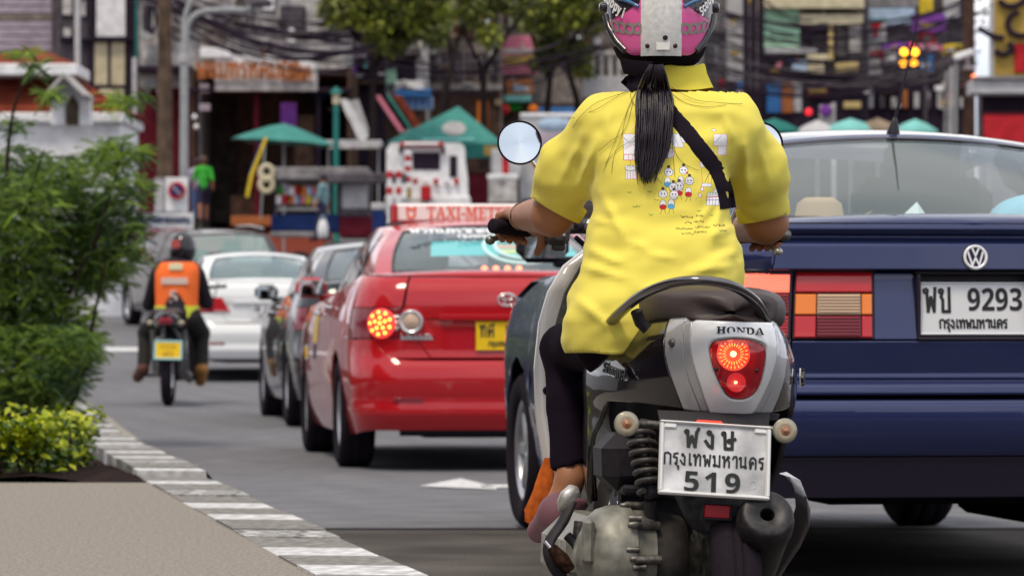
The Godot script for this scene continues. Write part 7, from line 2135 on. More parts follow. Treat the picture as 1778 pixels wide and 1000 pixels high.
	cap(fb, P.call(1150, 560, 8.22), P.call(1150, 420, 8.25), 0.1, 0.09, 0.05)
	cap(fb, P.call(1150, 420, 8.25), P.call(1152, 250, 8.28), 0.09, 0.085, 0.05)
	cap(fb, P.call(1080, 215, 8.29), P.call(1225, 210, 8.29), 0.05, 0.05, 0.05)
	cap(fb, P.call(1156, 190, 8.30), P.call(1148, 80, 8.32), 0.052, 0.05, 0.03)
	cap(fb, P.call(1145, 45, 8.31), P.call(1145, 0, 8.33), 0.075, 0.082, 0.04)
	cap(fb, P.call(1146, 50, 8.37), P.call(1146, 75, 8.39), 0.045, 0.03, 0.03)       # jaw
	cap(fb, P.call(1146, 20, 8.41), P.call(1146, 35, 8.425), 0.008, 0.013, 0.012)    # nose
	for sg in [-1.0, 1.0]: cap(fb, P.call(1146 + sg * 68, 10, 8.33), P.call(1146 + sg * 70, 34, 8.33), 0.012, 0.009, 0.008)
	cap(fb, shl, ell, 0.046, 0.042, 0.03); cap(fb, shr, elr, 0.046, 0.042, 0.03)
	var wrl: Vector3 = P.call(908, 376, 8.70); var wrr: Vector3 = P.call(1292, 398, 8.72)
	cap(fb, ell, wrl, 0.046, 0.031, 0.02); cap(fb, elr, wrr, 0.046, 0.031, 0.02)
	var gla: Vector3 = P.call(872, 394, 8.79); var glb: Vector3 = P.call(930, 400, 8.86)
	var gra: Vector3 = P.call(1348, 408, 8.79); var grb: Vector3 = P.call(1288, 410, 8.87)
	# hips, thighs, shins, feet
	for q in [[1085, 590, 8.28, 978, 604, 8.66, 985, 795, 8.52, 990, 832, 8.50], [1205, 590, 8.28, 1245, 600, 8.66, 1235, 795, 8.56, 1232, 840, 8.54]]:
		var hip: Vector3 = P.call(q[0], q[1], q[2]); var kne: Vector3 = P.call(q[3], q[4], q[5]); var ank: Vector3 = P.call(q[9], q[10], q[11])
		cap(fb, P.call(1150, 570, 8.24), hip, 0.09, 0.085, 0.04); cap(fb, hip, kne, 0.08, 0.036, 0.04)
		cap(fb, kne, P.call(q[6], q[7], q[8]), 0.036, 0.026, 0.03); cap(fb, P.call(q[6], q[7], q[8]), ank, 0.026, 0.028, 0.02)
	cap(fb, P.call(990, 832, 8.50), P.call(975, 880, 8.50), 0.03, 0.032, 0.02); cap(fb, P.call(975, 880, 8.5), P.call(940, 915, 8.58), 0.033, 0.022, 0.02)
	cap(fb, P.call(1232, 840, 8.54), P.call(1232, 880, 8.54), 0.03, 0.032, 0.02); cap(fb, P.call(1232, 880, 8.54), P.call(1228, 905, 8.70), 0.033, 0.022, 0.02)
	var bm := MB.new()
	fb.nets(bm, Vector3(-0.36, -0.46, -0.55), Vector3(0.30, 0.76, 0.14), 0.016)
	# hands on grids of their own
	var hl := Field.new()
	cap(hl, ell, wrl, 0.046, 0.031, 0.02)
	hand(hl, wrl, gla, glb, Vector3(-0.1, 0.75, 0.65), -1.0)
	hl.nets(bm, wrl + Vector3(-0.10, -0.085, -0.20), wrl + Vector3(0.08, 0.06, 0.02), 0.004)
	var hr := Field.new()
	cap(hr, elr, wrr, 0.046, 0.031, 0.02)
	hand(hr, wrr, gra, grb, Vector3(0.1, 0.75, 0.65), 1.0)
	hr.nets(bm, wrr + Vector3(-0.05, -0.085, -0.20), wrr + Vector3(0.12, 0.06, 0.02), 0.004)
	var skin := mat("skin", 0.33, 0.145, 0.075, 0.5)
	skin.subsurf_scatter_enabled = true; skin.subsurf_scatter_strength = 0.12
	var body := put("body", bm, skin, t)
	var sh := put("shirt", mb, cloth, t)
	# cuffs, collar
	for q in [[cul, cnl, 0.0565], [cur, cnr, 0.053]]:
		var cx := yto(q[1], q[0])
		put("cuff", lt([Vector2(q[2] + 0.002, -0.030), Vector2(q[2] + 0.0045, -0.027), Vector2(q[2] + 0.003, 0.001), Vector2(q[2] - 0.001, 0.0015), Vector2(q[2] - 0.003, -0.004)], cx, 36), plain, sh)
	var col := MB.new()
	var crow := []
	for j in 6:
		var row := PackedVector3Array()
		for k in 36:
			var a := TAU * k / 36.0
			var q: float = [0.0, 0.25, 0.6, 0.9, 1.0, 0.9][j]
			var rr: float = [0.088, 0.082, 0.074, 0.071, 0.069, 0.064][j]
			var o: Vector3 = P.call(1166, 156 - 42.0 * q, 8.305)
			row.append(o + Vector3(cos(a) * rr, 0.004 * sin(a * 3.0 + 1.0), sin(a) * rr * 0.86))
		crow.append(row)
	col.grid(crow, true, true)
	put("collar", col, plain, sh)
	# --- trousers
	var ft := Field.new()
	ft.noise = fs.noise; ft.wob = 0.004
	cap(ft, P.call(1080, 580, 8.28), P.call(978, 604, 8.66), 0.094, 0.046, 0.03)
	cap(ft, P.call(978, 604, 8.66), P.call(984, 700, 8.58), 0.045, 0.041, 0.03); cap(ft, P.call(984, 700, 8.58), P.call(987, 818, 8.51), 0.041, 0.038, 0.02)
	cap(ft, P.call(1205, 590, 8.28), P.call(1245, 604, 8.66), 0.088, 0.056, 0.03); cap(ft, P.call(1245, 604, 8.66), P.call(1235, 818, 8.56), 0.054, 0.037, 0.02)
	cap(ft, P.call(1085, 585, 8.25), P.call(1205, 585, 8.25), 0.09, 0.09, 0.05)
	ft.cuts.append([P.call(988, 812, 8.51), Vector3(0.25, -0.95, 0.1).normalized(), 0.09]); ft.cuts.append([P.call(1235, 812, 8.56), Vector3(0, -1, 0), 0.09])
	var tm := MB.new()
	ft.nets(tm, Vector3(-0.28, -0.30, -0.50), Vector3(0.26, 0.06, 0.12), 0.012)
	put("trousers", tm, mat("trouser_black", 0.011, 0.007, 0.013, 0.9), t)
	# --- shoes
	for q in [[996, 868, 8.48, 970, 892, 8.49, 936, 922, 8.56], [1234, 870, 8.52, 1232, 890, 8.55, 1228, 905, 8.72]]:
		var fo := Field.new()
		cap(fo, P.call(q[0], q[1], q[2]), P.call(q[3], q[4], q[5]), 0.034, 0.04, 0.02)
		cap(fo, P.call(q[3], q[4], q[5]), P.call(q[6], q[7], q[8]), 0.040, 0.026, 0.02)
		fo.cuts.append([P.call(q[0], q[1] - 8, q[2]), Vector3(0.35, 0.93, 0).normalized(), 0.06])
		var so := MB.new()
		var c: Vector3 = P.call(q[3], q[4], q[5])
		fo.nets(so, c + Vector3(-0.13, -0.12, -0.26), c + Vector3(0.12, 0.1, 0.1), 0.008)
		put("shoe", so, mat("shoe_mauve", 0.17, 0.075, 0.095, 0.6), t)
	# --- helmet: shell, white stripe, lower band, strap
	var hc: Vector3 = P.call(1145, 14, 8.315)
	var hel := Node3D.new()
	hel.name = "helmet"
	t.add_child(hel, true)
	var surf := func(az: float, el: float, off: float) -> Vector3:
		# az 0 = straight back, el from -0.75 (rim) up to pi/2
		var rx := 0.1125 + off; var ry := 0.13 + off; var rz := 0.135 + off
		var ce := pow(maxf(cos(el), 0.0), 0.8) if el > 0.0 else cos(el * 0.72)
		var y := ry * sin(el) if el > 0.0 else 0.148 * el
		return hc + Vector3(sin(az) * ce * rx, y, cos(az) * ce * rz)
	var gridp := func(az0: float, az1: float, el0, el1: float, off: float, na: int, ne: int) -> MB:
		var m := MB.new()
		var rows := []
		for j in range(-1, ne + 2):
			var row := PackedVector3Array()
			var b := clampf(float(j) / ne, 0.0, 1.0)
			for i in na + 1:
				var az := lerpf(az0, az1, float(i) / na)
				var e0: float = el0.call(az) if el0 is Callable else el0
				row.append(surf.call(az, lerpf(e0, el1, b), off - (0.004 if j < 0 or j > ne else 0.0)))
			rows.append(row)
		m.grid(rows, false, false)
		return m
	var rimf := func(az: float) -> float: return -0.70 + 0.55 * smoothstep(0.6, 1.5, absf(az)) + 0.35 * smoothstep(1.6, 2.6, absf(az))
	var pink := paint("helmet_pink", 0.80, 0.13, 0.38, 0.4)
	put("shell", gridp.call(-PI, PI, rimf, PI * 0.5, 0.0, 64, 20), pink, hel)
	var leather := worn(mat("stripe_white", 0.88, 0.87, 0.86, 0.55), 12.0, "soft", 0.0, false)
	# stripe over the crown, held by two rusty rivets
	var sm := MB.new()
	var srow := []
	for j in 22:
		var el := lerpf(-0.715, 1.4, j / 21.0)
		var row := PackedVector3Array()
		for i in 9:
			var x := lerpf(-0.0415, 0.0415, i / 8.0)
			var q: Vector3 = surf.call(asin(clampf(x / 0.1125 / maxf(pow(maxf(cos(el), 0.0), 0.8) if el > 0.0 else cos(el * 0.72), 0.2), -1.0, 1.0)), el, 0.004 if i > 0 and i < 8 else 0.0005)
			row.append(q)
		srow.append(row)
	sm.grid(srow, false, false)
	put("stripe", sm, leather, hel)
	var rivet := worn(mat("rivet_rust", 0.16, 0.075, 0.04, 0.5, 0.5), 40.0, "strong", 0.0, false)
	for sg in [-1.0, 1.0]:
		var q: Vector3 = surf.call(sg * 0.27, -0.58, 0.004)
		put("rivet", lt([Vector2(0.0, 0.003), Vector2(0.0035, 0.002), Vector2(0.005, 0.0)], yto(q - hc - Vector3(0, -0.06, 0), q), 12), rivet, hel)
	# small approval sticker, stain
	var stk := MB.new()
	var sc: Vector3 = surf.call(0.03, -0.575, 0.0052)
	stk.cbox(sc, Vector3(0.027, 0.018, 0.0008), 0.0)
	put("sticker", stk, mat("sticker_paper", 0.75, 0.74, 0.72, 0.5), hel)
	put("stain", lt([Vector2(0.0, 0.0012), Vector2(0.004, 0.0008), Vector2(0.0055, 0.0)], yto(Vector3.BACK, surf.call(0.07, -0.47, 0.0045)), 9), mat("stain_black", 0.03, 0.025, 0.03, 0.8), hel)
	# printed bands: dark upper band, grey chain links, blue braid, lettering
	var dark := paint("helmet_dark", 0.025, 0.02, 0.03, 0.4)
	var chain := paint("helmet_grey", 0.30, 0.27, 0.25, 0.4)
	var blue := paint("helmet_blue", 0.04, 0.13, 0.28, 0.4)
	for sg in [-1.0, 1.0]:
		var band := MB.new()
		var br := []
		for j in 5:
			var row := PackedVector3Array()
			for i in 13:
				var az: float = lerpf(0.40, 1.5, i / 12.0) * sg
				var e0 := 0.02 - 0.20 * sin(i / 12.0 * 2.4)
				row.append(surf.call(az, lerpf(e0, 0.34, j / 4.0), 0.0012))
			br.append(row)
		band.grid(br, false, sg < 0)
		put("print_band", band, dark, hel)
		for k in 6:
			var az: float = sg * (0.46 + k * 0.175)
			var el := -0.34 + 0.018 * k * k * 0.35
			var rgs := []
			for w in [1.0, 0.52]:
				var ring := PackedVector3Array()
				for q in 16:
					var a := TAU * q / 16.0
					ring.append(surf.call(az + cos(a) * 0.115 * w, el + sin(a) * 0.085 * w + cos(a) * 0.012 * k * sg, 0.0010 + 0.0004 * (k % 2)))
				rgs.append(ring)
			var cm := MB.new()
			cm.grid(rgs, true, false)
			put("print_link", cm, chain, hel)
		var bl := []
		for i in 7: bl.append(surf.call(sg * lerpf(0.42, 0.85, i / 6.0), -0.045 + 0.035 * i - 0.01 * i * i * 0.2, 0.0016))
		put("print_braid", tb(bl, 0.0042, 6), blue, hel)
		var dial: Vector3 = surf.call(sg * 0.72, 0.16, 0.002)
		var dn: Vector3 = (surf.call(sg * 0.72, 0.16, 0.02) - dial)
		put("print_dial", lt([Vector2(0.0, 0.0008), Vector2(0.0135, 0.0006), Vector2(0.015, 0.0)], yto(dn, dial), 20), mat("dial_cream", 0.62, 0.55, 0.5, 0.5), hel)
		put("print_dial_face", lt([Vector2(0.0, 0.0014), Vector2(0.006, 0.0012), Vector2(0.0065, 0.0006)], yto(dn, dial), 12), mat("dial_red", 0.5, 0.1, 0.08, 0.5), hel)
	var wc: Vector3 = surf.call(-1.0, 0.03, 0.002)
	var wn: Vector3 = (surf.call(-1.0, 0.03, 0.03) - wc).normalized()
	var wt: Vector3 = (surf.call(-0.9, -0.02, 0.0) - surf.call(-1.1, 0.08, 0.0)).normalized()
	put_mesh("print_lettering", letters("Scoopy i", 0.02, 0.0015, mat("print_white", 0.8, 0.79, 0.78, 0.5), "Droid Sans", true), hel, Transform3D(Basis(wt, wn.cross(wt), wn), wc + wn * 0.002))
	var wc2: Vector3 = surf.call(0.98, 0.05, 0.002)
	var wn2: Vector3 = (surf.call(0.98, 0.05, 0.03) - wc2).normalized()
	var wt2: Vector3 = (surf.call(1.08, 0.12, 0.0) - surf.call(0.88, -0.02, 0.0)).normalized()
	put_mesh("print_lettering", letters("Scoopy", 0.018, 0.0015, mat("print_white"), "Droid Sans", true), hel, Transform3D(Basis(wt2, wn2.cross(wt2), wn2), wc2 + wn2 * 0.002))
	# dark lining below the rim, ear flap and pivot
	var lin_m := MB.new()
	var lr := []
	for q in [[118, 0.062, 1.0], [108, 0.078, 1.0], [96, 0.088, 1.0], [82, 0.095, 1.0]]:
		var row := PackedVector3Array()
		for k in 32:
			var a := TAU * k / 32.0
			row.append(P.call(1146, q[0], 8.315) + Vector3(cos(a) * q[1] * 1.02, 0, sin(a) * q[1] * 1.1))
		lr.append(row)
	lin_m.grid(lr, true, true)
	put("lining", lin_m, mat("lining_black", 0.014, 0.011, 0.016, 0.9), hel)
	var nb := MB.new()
	nb.grid([PackedVector3Array([P.call(1076, 100, 8.24), P.call(1100, 104, 8.19), P.call(1135, 107, 8.175)]), PackedVector3Array([P.call(1080, 118, 8.235), P.call(1102, 122, 8.188), P.call(1132, 120, 8.175)]), PackedVector3Array([P.call(1084, 128, 8.24), P.call(1104, 132, 8.195), P.call(1128, 126, 8.18)])], false, true)
	put("nape_flap", nb, mat("lining_black"), hel)
	for sg in [-1.0, 1.0]:
		put("pivot", lt([Vector2(0.0, 0.012), Vector2(0.009, 0.011), Vector2(0.012, 0.006), Vector2(0.012, -0.006)], yto(Vector3(sg, 0, 0.2), surf.call(sg * 1.5, 0.0, 0.0)), 14), dark, hel)
		put("rim_guard", tb([surf.call(sg * 1.35, -0.12, 0.001), surf.call(sg * 1.2, -0.3, 0.002), surf.call(sg * 1.0, -0.5, 0.0), surf.call(sg * 0.8, -0.63, -0.002)], 0.008, 8), dark, hel)
	# --- hair: ponytail of many locks plus loose strands, lying on the shirt
	var back := func(px: float, py: float, lift: float) -> Vector3:
		var dcur := 8.0
		for it in 60:
			var q: Vector3 = P.call(px, py, dcur)
			var e := fs.f(q)
			if e < lift: break
			dcur += maxf((e - lift) * 0.9, 0.0012)
			if dcur > 8.30: return P.call(px, py, 8.27)
		return P.call(px, py, dcur)
	var hm := mat("hair_black", 0.014, 0.009, 0.015, 0.32)
	var hair := MB.new()
	var hrng := RandomNumberGenerator.new(); hrng.seed = 21
	for k in 132:
		var u := (k % 44) / 43.0
		var lay := 0.003 + 0.007 * (k / 44) + 0.005 * hrng.randf()
		var pth := []
		var endy := 322.0 - 34.0 * hrng.randf() * hrng.randf() - 90.0 * absf(u - 0.4) * hrng.randf()
		for j in 9:
			var f := j / 8.0
			var py := lerpf(112.0, endy, f)
			var cx := tab([112.0, 150.0, 200.0, 250.0, 320.0], [1140.0, 1136.0, 1137.0, 1134.0, 1125.0], py)
			var hw := tab([112.0, 135.0, 170.0, 220.0, 270.0, 320.0], [10.0, 20.0, 31.0, 31.0, 27.0, 17.0], py)
			var px := cx + (u * 2.0 - 1.0) * hw + 2.2 * sin(py * 0.045 + k * 2.4) * f
			var lf := lay + 0.02 * (1.0 - f) * (1.0 - absf(u * 2.0 - 1.0)) * 0.6
			if py < 160.0:
				pth.append(P.call(px, py, lerpf(8.16, 8.165, f)) if py < 135.0 else back.call(px, py, lf + 0.004))
			else: pth.append(back.call(px, py, lf))
		hair.tube(spline(pth, 3), tap(25, 0.0026, 0.0005), 5, false)
	put("ponytail", hair, hm, t)
	var loose := MB.new()
	for q in [[1110, 150, 1090, 190, 1075, 250, 1050, 285], [1105, 160, 1080, 215, 1062, 260, 1047, 300], [1100, 175, 1085, 225, 1060, 245, 1040, 262], [1165, 150, 1205, 172, 1250, 178, 1290, 180], [1165, 160, 1190, 178, 1225, 185, 1262, 182], [1170, 170, 1168, 230, 1170, 280, 1172, 305], [1168, 200, 1172, 260, 1190, 285, 1215, 296], [1150, 240, 1148, 280, 1140, 305, 1150, 318], [1098, 150, 1060, 175, 1030, 192, 990, 206], [1095, 158, 1040, 176, 1010, 200, 995, 222], [1118, 200, 1100, 240, 1070, 262, 1062, 300], [1108, 148, 1096, 160, 1098, 176, 1110, 190]]:
		var pth := []
		for k in 4: pth.append(back.call(q[k * 2], q[k * 2 + 1], 0.004))
		loose.tube(spline(pth, 6), 0.00042, 4, false)
	put("loose_hair", loose, hm, t)
	# --- bag strap across the back
	var sm2 := MB.new()
	var sr := []
	var left := spline([Vector2(1088, 152), Vector2(1108, 140), Vector2(1150, 180), Vector2(1182, 215), Vector2(1220, 262), Vector2(1247, 298), Vector2(1260, 332), Vector2(1265, 362)], 4)
	for k in left.size():
		var c: Vector2 = left[k]
		var nx: Vector2 = left[mini(k + 1, left.size() - 1)] - left[maxi(k - 1, 0)]
		var nn := Vector2(nx.y, -nx.x).normalized()
		var row := PackedVector3Array()
		for i in 5:
			var q := c + nn * lerpf(-14.0, 14.0, i / 4.0)
			row.append(back.call(q.x, q.y, 0.0035 if i > 0 and i < 4 else 0.0005))
		sr.append(row)
	sm2.grid(sr, false, false)
	var strap := put("shoulder_strap", sm2, mat("strap_black", 0.016, 0.012, 0.018, 0.8))
	strap.position = base
	tag(strap, "black bag strap running across the back of the yellow shirt", "strap")
	# --- orange cloth bag hanging by the left foot
	var ob := MB.new()
	var orow := []
	for q in [[952, 795, 8.66, 6, 4], [950, 815, 8.66, 12, 8], [946, 840, 8.65, 18, 12], [944, 865, 8.65, 24, 15], [942, 885, 8.65, 30, 16], [940, 905, 8.65, 26, 12], [938, 914, 8.65, 12, 6]]:
		var row := PackedVector3Array()
		for k in 20:
			var a := TAU * k / 20.0
			var wv := 1.0 + 0.12 * sin(a * 4.0 + q[1] * 0.05)
			row.append(W(q[0], q[1], q[2]) - base + Vector3(cos(a) * q[3] * wv / 808.0, 0, sin(a) * q[4] * wv / 808.0))
		orow.append(row)
	ob.grid(orow, true, true)
	var bag := put("cloth_bag", ob, worn(mat("bag_orange", 0.72, 0.16, 0.03, 0.8), 6.0, "mid", 0.0, false))
	bag.position = base
	tag(bag, "orange cloth bag hanging inside the scooter's leg shield beside the shoe", "bag")
var o_print := Vector3.ZERO
func tap(n: int, a: float, b: float) -> Array:
	var o := []
	for k in n: o.append(lerpf(a, b, pow(float(k) / (n - 1), 3.0)))
	return o
# ---------------------------------------------------------------- the scooter in front
class Tail extends Shape:
	var px := [0.0, 0.045, 0.085, 0.125, 0.165, 0.195, 0.21, 0.205, 0.175, 0.12]
	var pz := [0.13, 0.126, 0.098, 0.03, -0.08, -0.2, -0.32, -0.45, -0.6, -0.72]
	var len := []
	func prep() -> void:
		len = [0.0]
		for i in range(1, px.size()): len.append(len[i - 1] + Vector2(px[i] - px[i - 1], pz[i] - pz[i - 1]).length())
		L = 0.85; W0 = 0.21
		ys = [0.38, 0.5, 0.56, 0.60, 0.64, 0.68, 0.72, 0.75, 0.775, 0.80, 0.82]
		half = [0.9, 0.97, 0.98, 0.98, 1.0, 1.0, 0.96, 0.90, 0.82, 0.70, 0.55]
		rear = [0.1, 0.08, 0.06, 0.05, 0.03, 0.014, 0.004, 0.0, 0.0, 0.004, 0.012]
	func plan(s: float) -> Vector2:
		var n := px.size()
		for i in range(1, n):
			if s <= len[i] or i == n - 1:
				var t: float = (s - len[i - 1]) / (len[i] - len[i - 1])
				var a := Vector2(px[maxi(i - 2, 0)] * (-1.0 if i == 1 else 1.0), pz[maxi(i - 2, 0)])
				if i == 1: a = Vector2(-px[1], pz[1])
				var b := Vector2(px[i - 1], pz[i - 1]); var c := Vector2(px[i], pz[i])
				var d := Vector2(px[mini(i + 1, n - 1)], pz[mini(i + 1, n - 1)])
				var p := b.cubic_interpolate(c, a, d, t)
				return Vector2(0.13 - p.y, p.x)
		return Vector2.ZERO
	func raw(s: float, y: float) -> Vector3:
		var p := plan(absf(s))
		return Vector3(signf(s) * p.y * tb(ys, half, y), y, 0.13 - p.x - tb(ys, rear, y) * (1.0 - clampf(p.x / 0.5, 0.0, 1.0)))

var ST: Transform3D          # the scooter's frame
func L(px: float, py: float, d: float) -> Vector3:
	return ST.affine_inverse() * W(px, py, d)

func tail_patch(S: Tail, pts: Array, ctr: Vector2, r0: float, r1: float, off0: float, off1: float, nr := 6, pw := 2.0) -> MB:
	var mb := MB.new()
	var rows := []
	for j in nr + 1:
		var r := lerpf(r0, r1, float(j) / nr)
		var row := PackedVector3Array()
		for q in pts:
			var c: Vector2 = ctr + (q - ctr) * r
			row.append(S.pt(c.x, c.y, lerpf(off0, off1, pow(float(j) / nr, pw))))
		rows.append(row)
	mb.grid(rows, true, true)
	return mb

func build_scooter() -> Node3D:
	var base := Vector3((1236.0 - 889.0) / F * 7.95, 0.0, -7.95)
	var t := thing("motor_scooter", "black and silver motor scooter with glowing red tail light and white plate", "scooter", base)
	t.rotation = Vector3(0, deg_to_rad(8.5), deg_to_rad(-2.0))
	ST = t.transform
	var black := paint("gloss_black", 0.007, 0.005, 0.008, 0.25)
	var silver := paint("scooter_silver", 0.7, 0.71, 0.73, 0.35)
	silver.metallic = 0.2
	var grey := paint("scooter_grey", 0.36, 0.36, 0.38, 0.35)
	grey.metallic = 0.3
	var plastic := worn(mat("dark_plastic", 0.022, 0.018, 0.026, 0.6), 9.0, "mid", 0.0, false)
	var rubber := mat("grip_rubber", 0.018, 0.014, 0.02, 0.8)
	var chrome := mat("chrome", 0.72, 0.72, 0.74, 0.12, 1.0)
	var steel := worn(mat("worn_steel", 0.36, 0.34, 0.31, 0.45, 0.7), 12.0, "strong", 0.0, false)
	var alu := worn(mat("dirty_aluminium", 0.36, 0.35, 0.30, 0.5, 0.35), 5.0, "mid", 0.0, false)
	var S := Tail.new()
	S.prep()
	var top := func(X: float) -> float: return 0.792 - 0.05 * smoothstep(0.1, 0.42, X) - 0.02 * smoothstep(0.45, 0.8, X)
	var low := func(X: float) -> float: return 0.612 + 0.012 * smoothstep(0.0, 0.25, X) - 0.06 * smoothstep(0.36, 0.46, X) - 0.16 * smoothstep(0.45, 0.62, X)
	# side covers
	for sg in [-1.0, 1.0]:
		var mb := MB.new()
		S.panel(mb, [sg * 0.105, sg * 0.235], sg * 0.86, low, top, 0.0, 0.012, 34, 16)
		var cov := put("side_cover", mb, black, t)
		var gm := MB.new()
		S.panel(gm, [sg * 0.062, sg * 0.16], [sg * 0.102, sg * 0.232], low, func(X: float) -> float: return 0.795 - 0.05 * smoothstep(0.1, 0.5, X), 0.001, 0.012, 8, 12)
		put("tail_cowl_side", gm, grey, t)
		# script badge with a winged backing
		var c := S.pt(sg * 0.345, 0.683, 0.003)
		var nn := (S.pt(sg * 0.345, 0.683, 0.02) - c).normalized()
		var fwd := (S.pt(sg * 0.355, 0.683) - S.pt(sg * 0.335, 0.683)).normalized()
		var bx_ := -fwd if sg < 0 else fwd
		var bm := Basis(bx_, nn.cross(bx_), nn)
		var xf := Transform3D(bm, c + nn * 0.004) * Transform3D(Basis(Vector3.BACK, -0.12 if sg < 0 else 0.12), Vector3.ZERO)
		var wing := MB.new()
		wing.prism(PackedVector2Array([Vector2(-0.052, -0.012), Vector2(-0.05, 0.010), Vector2(-0.015, 0.022), Vector2(0.025, 0.013), Vector2(0.055, -0.006), Vector2(0.053, -0.011), Vector2(0.02, -0.013)]), 0.003, xf)
		var bdg := put("badge", wing, chrome, cov)
		var word := letters("Scoopy-i", 0.021, 0.004, mat("badge_ink", 0.03, 0.03, 0.034, 0.3, 0.5), "Droid Serif", true)
		put_mesh("badge_lettering", word, cov, xf * Transform3D(Basis.IDENTITY.scaled(Vector3(0.9, 1, 1)), Vector3(-0.006, 0.001, 0.006)))
	for sg in [-1.0, 1.0]:
		var gm := MB.new()
		S.panel(gm, [sg * 0.045, sg * 0.130], [sg * 0.06, sg * 0.158], 0.614, 0.788, 0.002, 0.01, 4, 12)
		put("tail_cowl_edge", gm, mats["scooter_grey"], t)
	var nm := letters("HONDA", 0.0135, 0.002, mat("badge_black", 0.012, 0.01, 0.012, 0.4), "Droid Serif", true)
	var np := S.pt(0.003, 0.773, 0.0055)
	# tail light
	var out := spline([Vector2(-0.06, 0.737), Vector2(-0.053, 0.752), Vector2(-0.025, 0.758), Vector2(0.0, 0.7595), Vector2(0.03, 0.757), Vector2(0.056, 0.747), Vector2(0.06, 0.73), Vector2(0.053, 0.69), Vector2(0.042, 0.658), Vector2(0.025, 0.644), Vector2(0.005, 0.6415), Vector2(-0.014, 0.648), Vector2(-0.03, 0.67), Vector2(-0.046, 0.70), Vector2(-0.06, 0.737)], 4)
	out.pop_back()
	var ctr := Vector2(0.0, 0.708)
	var cw := MB.new()
	var cwr := []
	for j in 12:
		var row := PackedVector3Array()
		for q in out:
			var dirn: Vector2 = (q - ctr).normalized()
			var r: float = 0.3
			if dirn.y > 0.0: r = minf(r, (0.79 - ctr.y) / dirn.y)
			if dirn.y < 0.0: r = minf(r, (0.612 - ctr.y) / dirn.y)
			# slanted sides: s = 0.043 + k (y - 0.612)
			var k := 0.085 / 0.178
			var den := absf(dirn.x) - k * dirn.y
			if den > 0.0: r = minf(r, (0.043 + k * (ctr.y - 0.612)) / den)
			var a: Vector2 = q; var b: Vector2 = ctr + dirn * r
			var f := clampf(float(j - 1) / 9.0, 0.0, 1.0)
			var c := a.lerp(b, f)
			var off := 0.004
			if j == 0: off = -0.012
			if j == 11: off = -0.008
			row.append(S.pt(c.x, c.y, off + 0.004 * (1.0 - f)))
		cwr.append(row)
	cw.grid(cwr, true, true)
	var cowl := put("tail_cowl", cw, silver, t)
	put_mesh("lettering", nm, cowl, Transform3D(Basis.IDENTITY.scaled(Vector3(1.3, 1, 1)).rotated(Vector3.RIGHT, -0.06), np))
	var bowl := tail_patch(S, out, ctr, 0.0, 1.0, -0.03, 0.0045, 6, 3.0)
	var lampn := put("tail_light", bowl, mat("lamp_bowl_red", 0.30, 0.012, 0.02, 0.2, 0.4), t)
	put("lamp_rim", tail_patch(S, out, ctr, 0.97, 1.09, 0.007, 0.005, 3, 1.0), mat("lamp_rim_white", 0.72, 0.72, 0.74, 0.25, 0.2), lampn)
	put("lamp_seal", tail_patch(S, out, ctr, 0.94, 1.0, 0.010, 0.0055, 2, 1.0), mat("badge_black"), lampn)
	var bc := S.pt(-0.006, 0.724, -0.02)
	var fx := yto(Vector3(0, 0.05, 1), bc)
	put("reflector", lt([Vector2(0.0, 0.0), Vector2(0.02, 0.003), Vector2(0.033, 0.012)], fx, 28), glow("tail_reflector_light", 1.0, 0.07, 0.035, 0.95), lampn)
	var tick := MB.new()
	for k in 22:
		var a := TAU * k / 22.0
		for q in [[0.018, 0.006], [0.0265, 0.005]]:
			var dirv := fx.basis * Vector3(cos(a), 0, sin(a))
			tick.cbox(fx * Vector3(cos(a) * q[0], 0.0062 + q[0] * 0.2, sin(a) * q[0]), Vector3(q[1], 0.0012, 0.0016), 0.0, Basis(dirv, fx.basis.y, dirv.cross(fx.basis.y)))
	put("reflector_facet", tick, glow("tail_facet_light", 1.0, 0.42, 0.06, 2.2), lampn)
	put("bulb", lt([Vector2(0.0, 0.02), Vector2(0.005, 0.018), Vector2(0.006, 0.01), Vector2(0.004, 0.0)], fx, 12), glow("tail_bulb_light", 1.0, 0.5, 0.2, 5.0), lampn)
	var b2 := yto(Vector3(0, 0.05, 1), S.pt(0.004, 0.668, -0.012))
	put("reflector", lt([Vector2(0.0, 0.0), Vector2(0.012, 0.002), Vector2(0.019, 0.007)], b2, 20), glow("tail_reflector_light2", 0.8, 0.04, 0.05, 0.5), lampn)
	put("bulb", lt([Vector2(0.0, 0.008), Vector2(0.0025, 0.007), Vector2(0.003, 0.0)], b2, 10), glow("tail_bulb_light"), lampn)
	var lens := glass("tail_lens_red", 0.42, 0.004, 0.02, 0.42)
	put("lens", tail_patch(S, out, ctr, 0.0, 0.965, 0.016, 0.009, 8, 2.2), lens, lampn)
	var sc := MB.new()
	for sg in [-1.0, 1.0]: sc.lathe([Vector2(0.0, 0.002), Vector2(0.0038, 0.0015), Vector2(0.004, -0.004)], yto(Vector3.BACK, S.pt(sg * 0.038 - 0.001, 0.7, 0.013)), 10)
	put("lens_screw", sc, mat("badge_black"), lampn)
	var bar := MB.new()
	S.panel(bar, -0.155, 0.17, 0.598, 0.611, -0.006, 0.008, 16, 3)
	put("tail_underside", bar, plastic, t)
	# seat
	var vinyl := worn(mat("seat_vinyl", 0.085, 0.066, 0.066, 0.5), 14.0, "fine", 0.0, false)
	var seat := MB.new()
	var rows := []
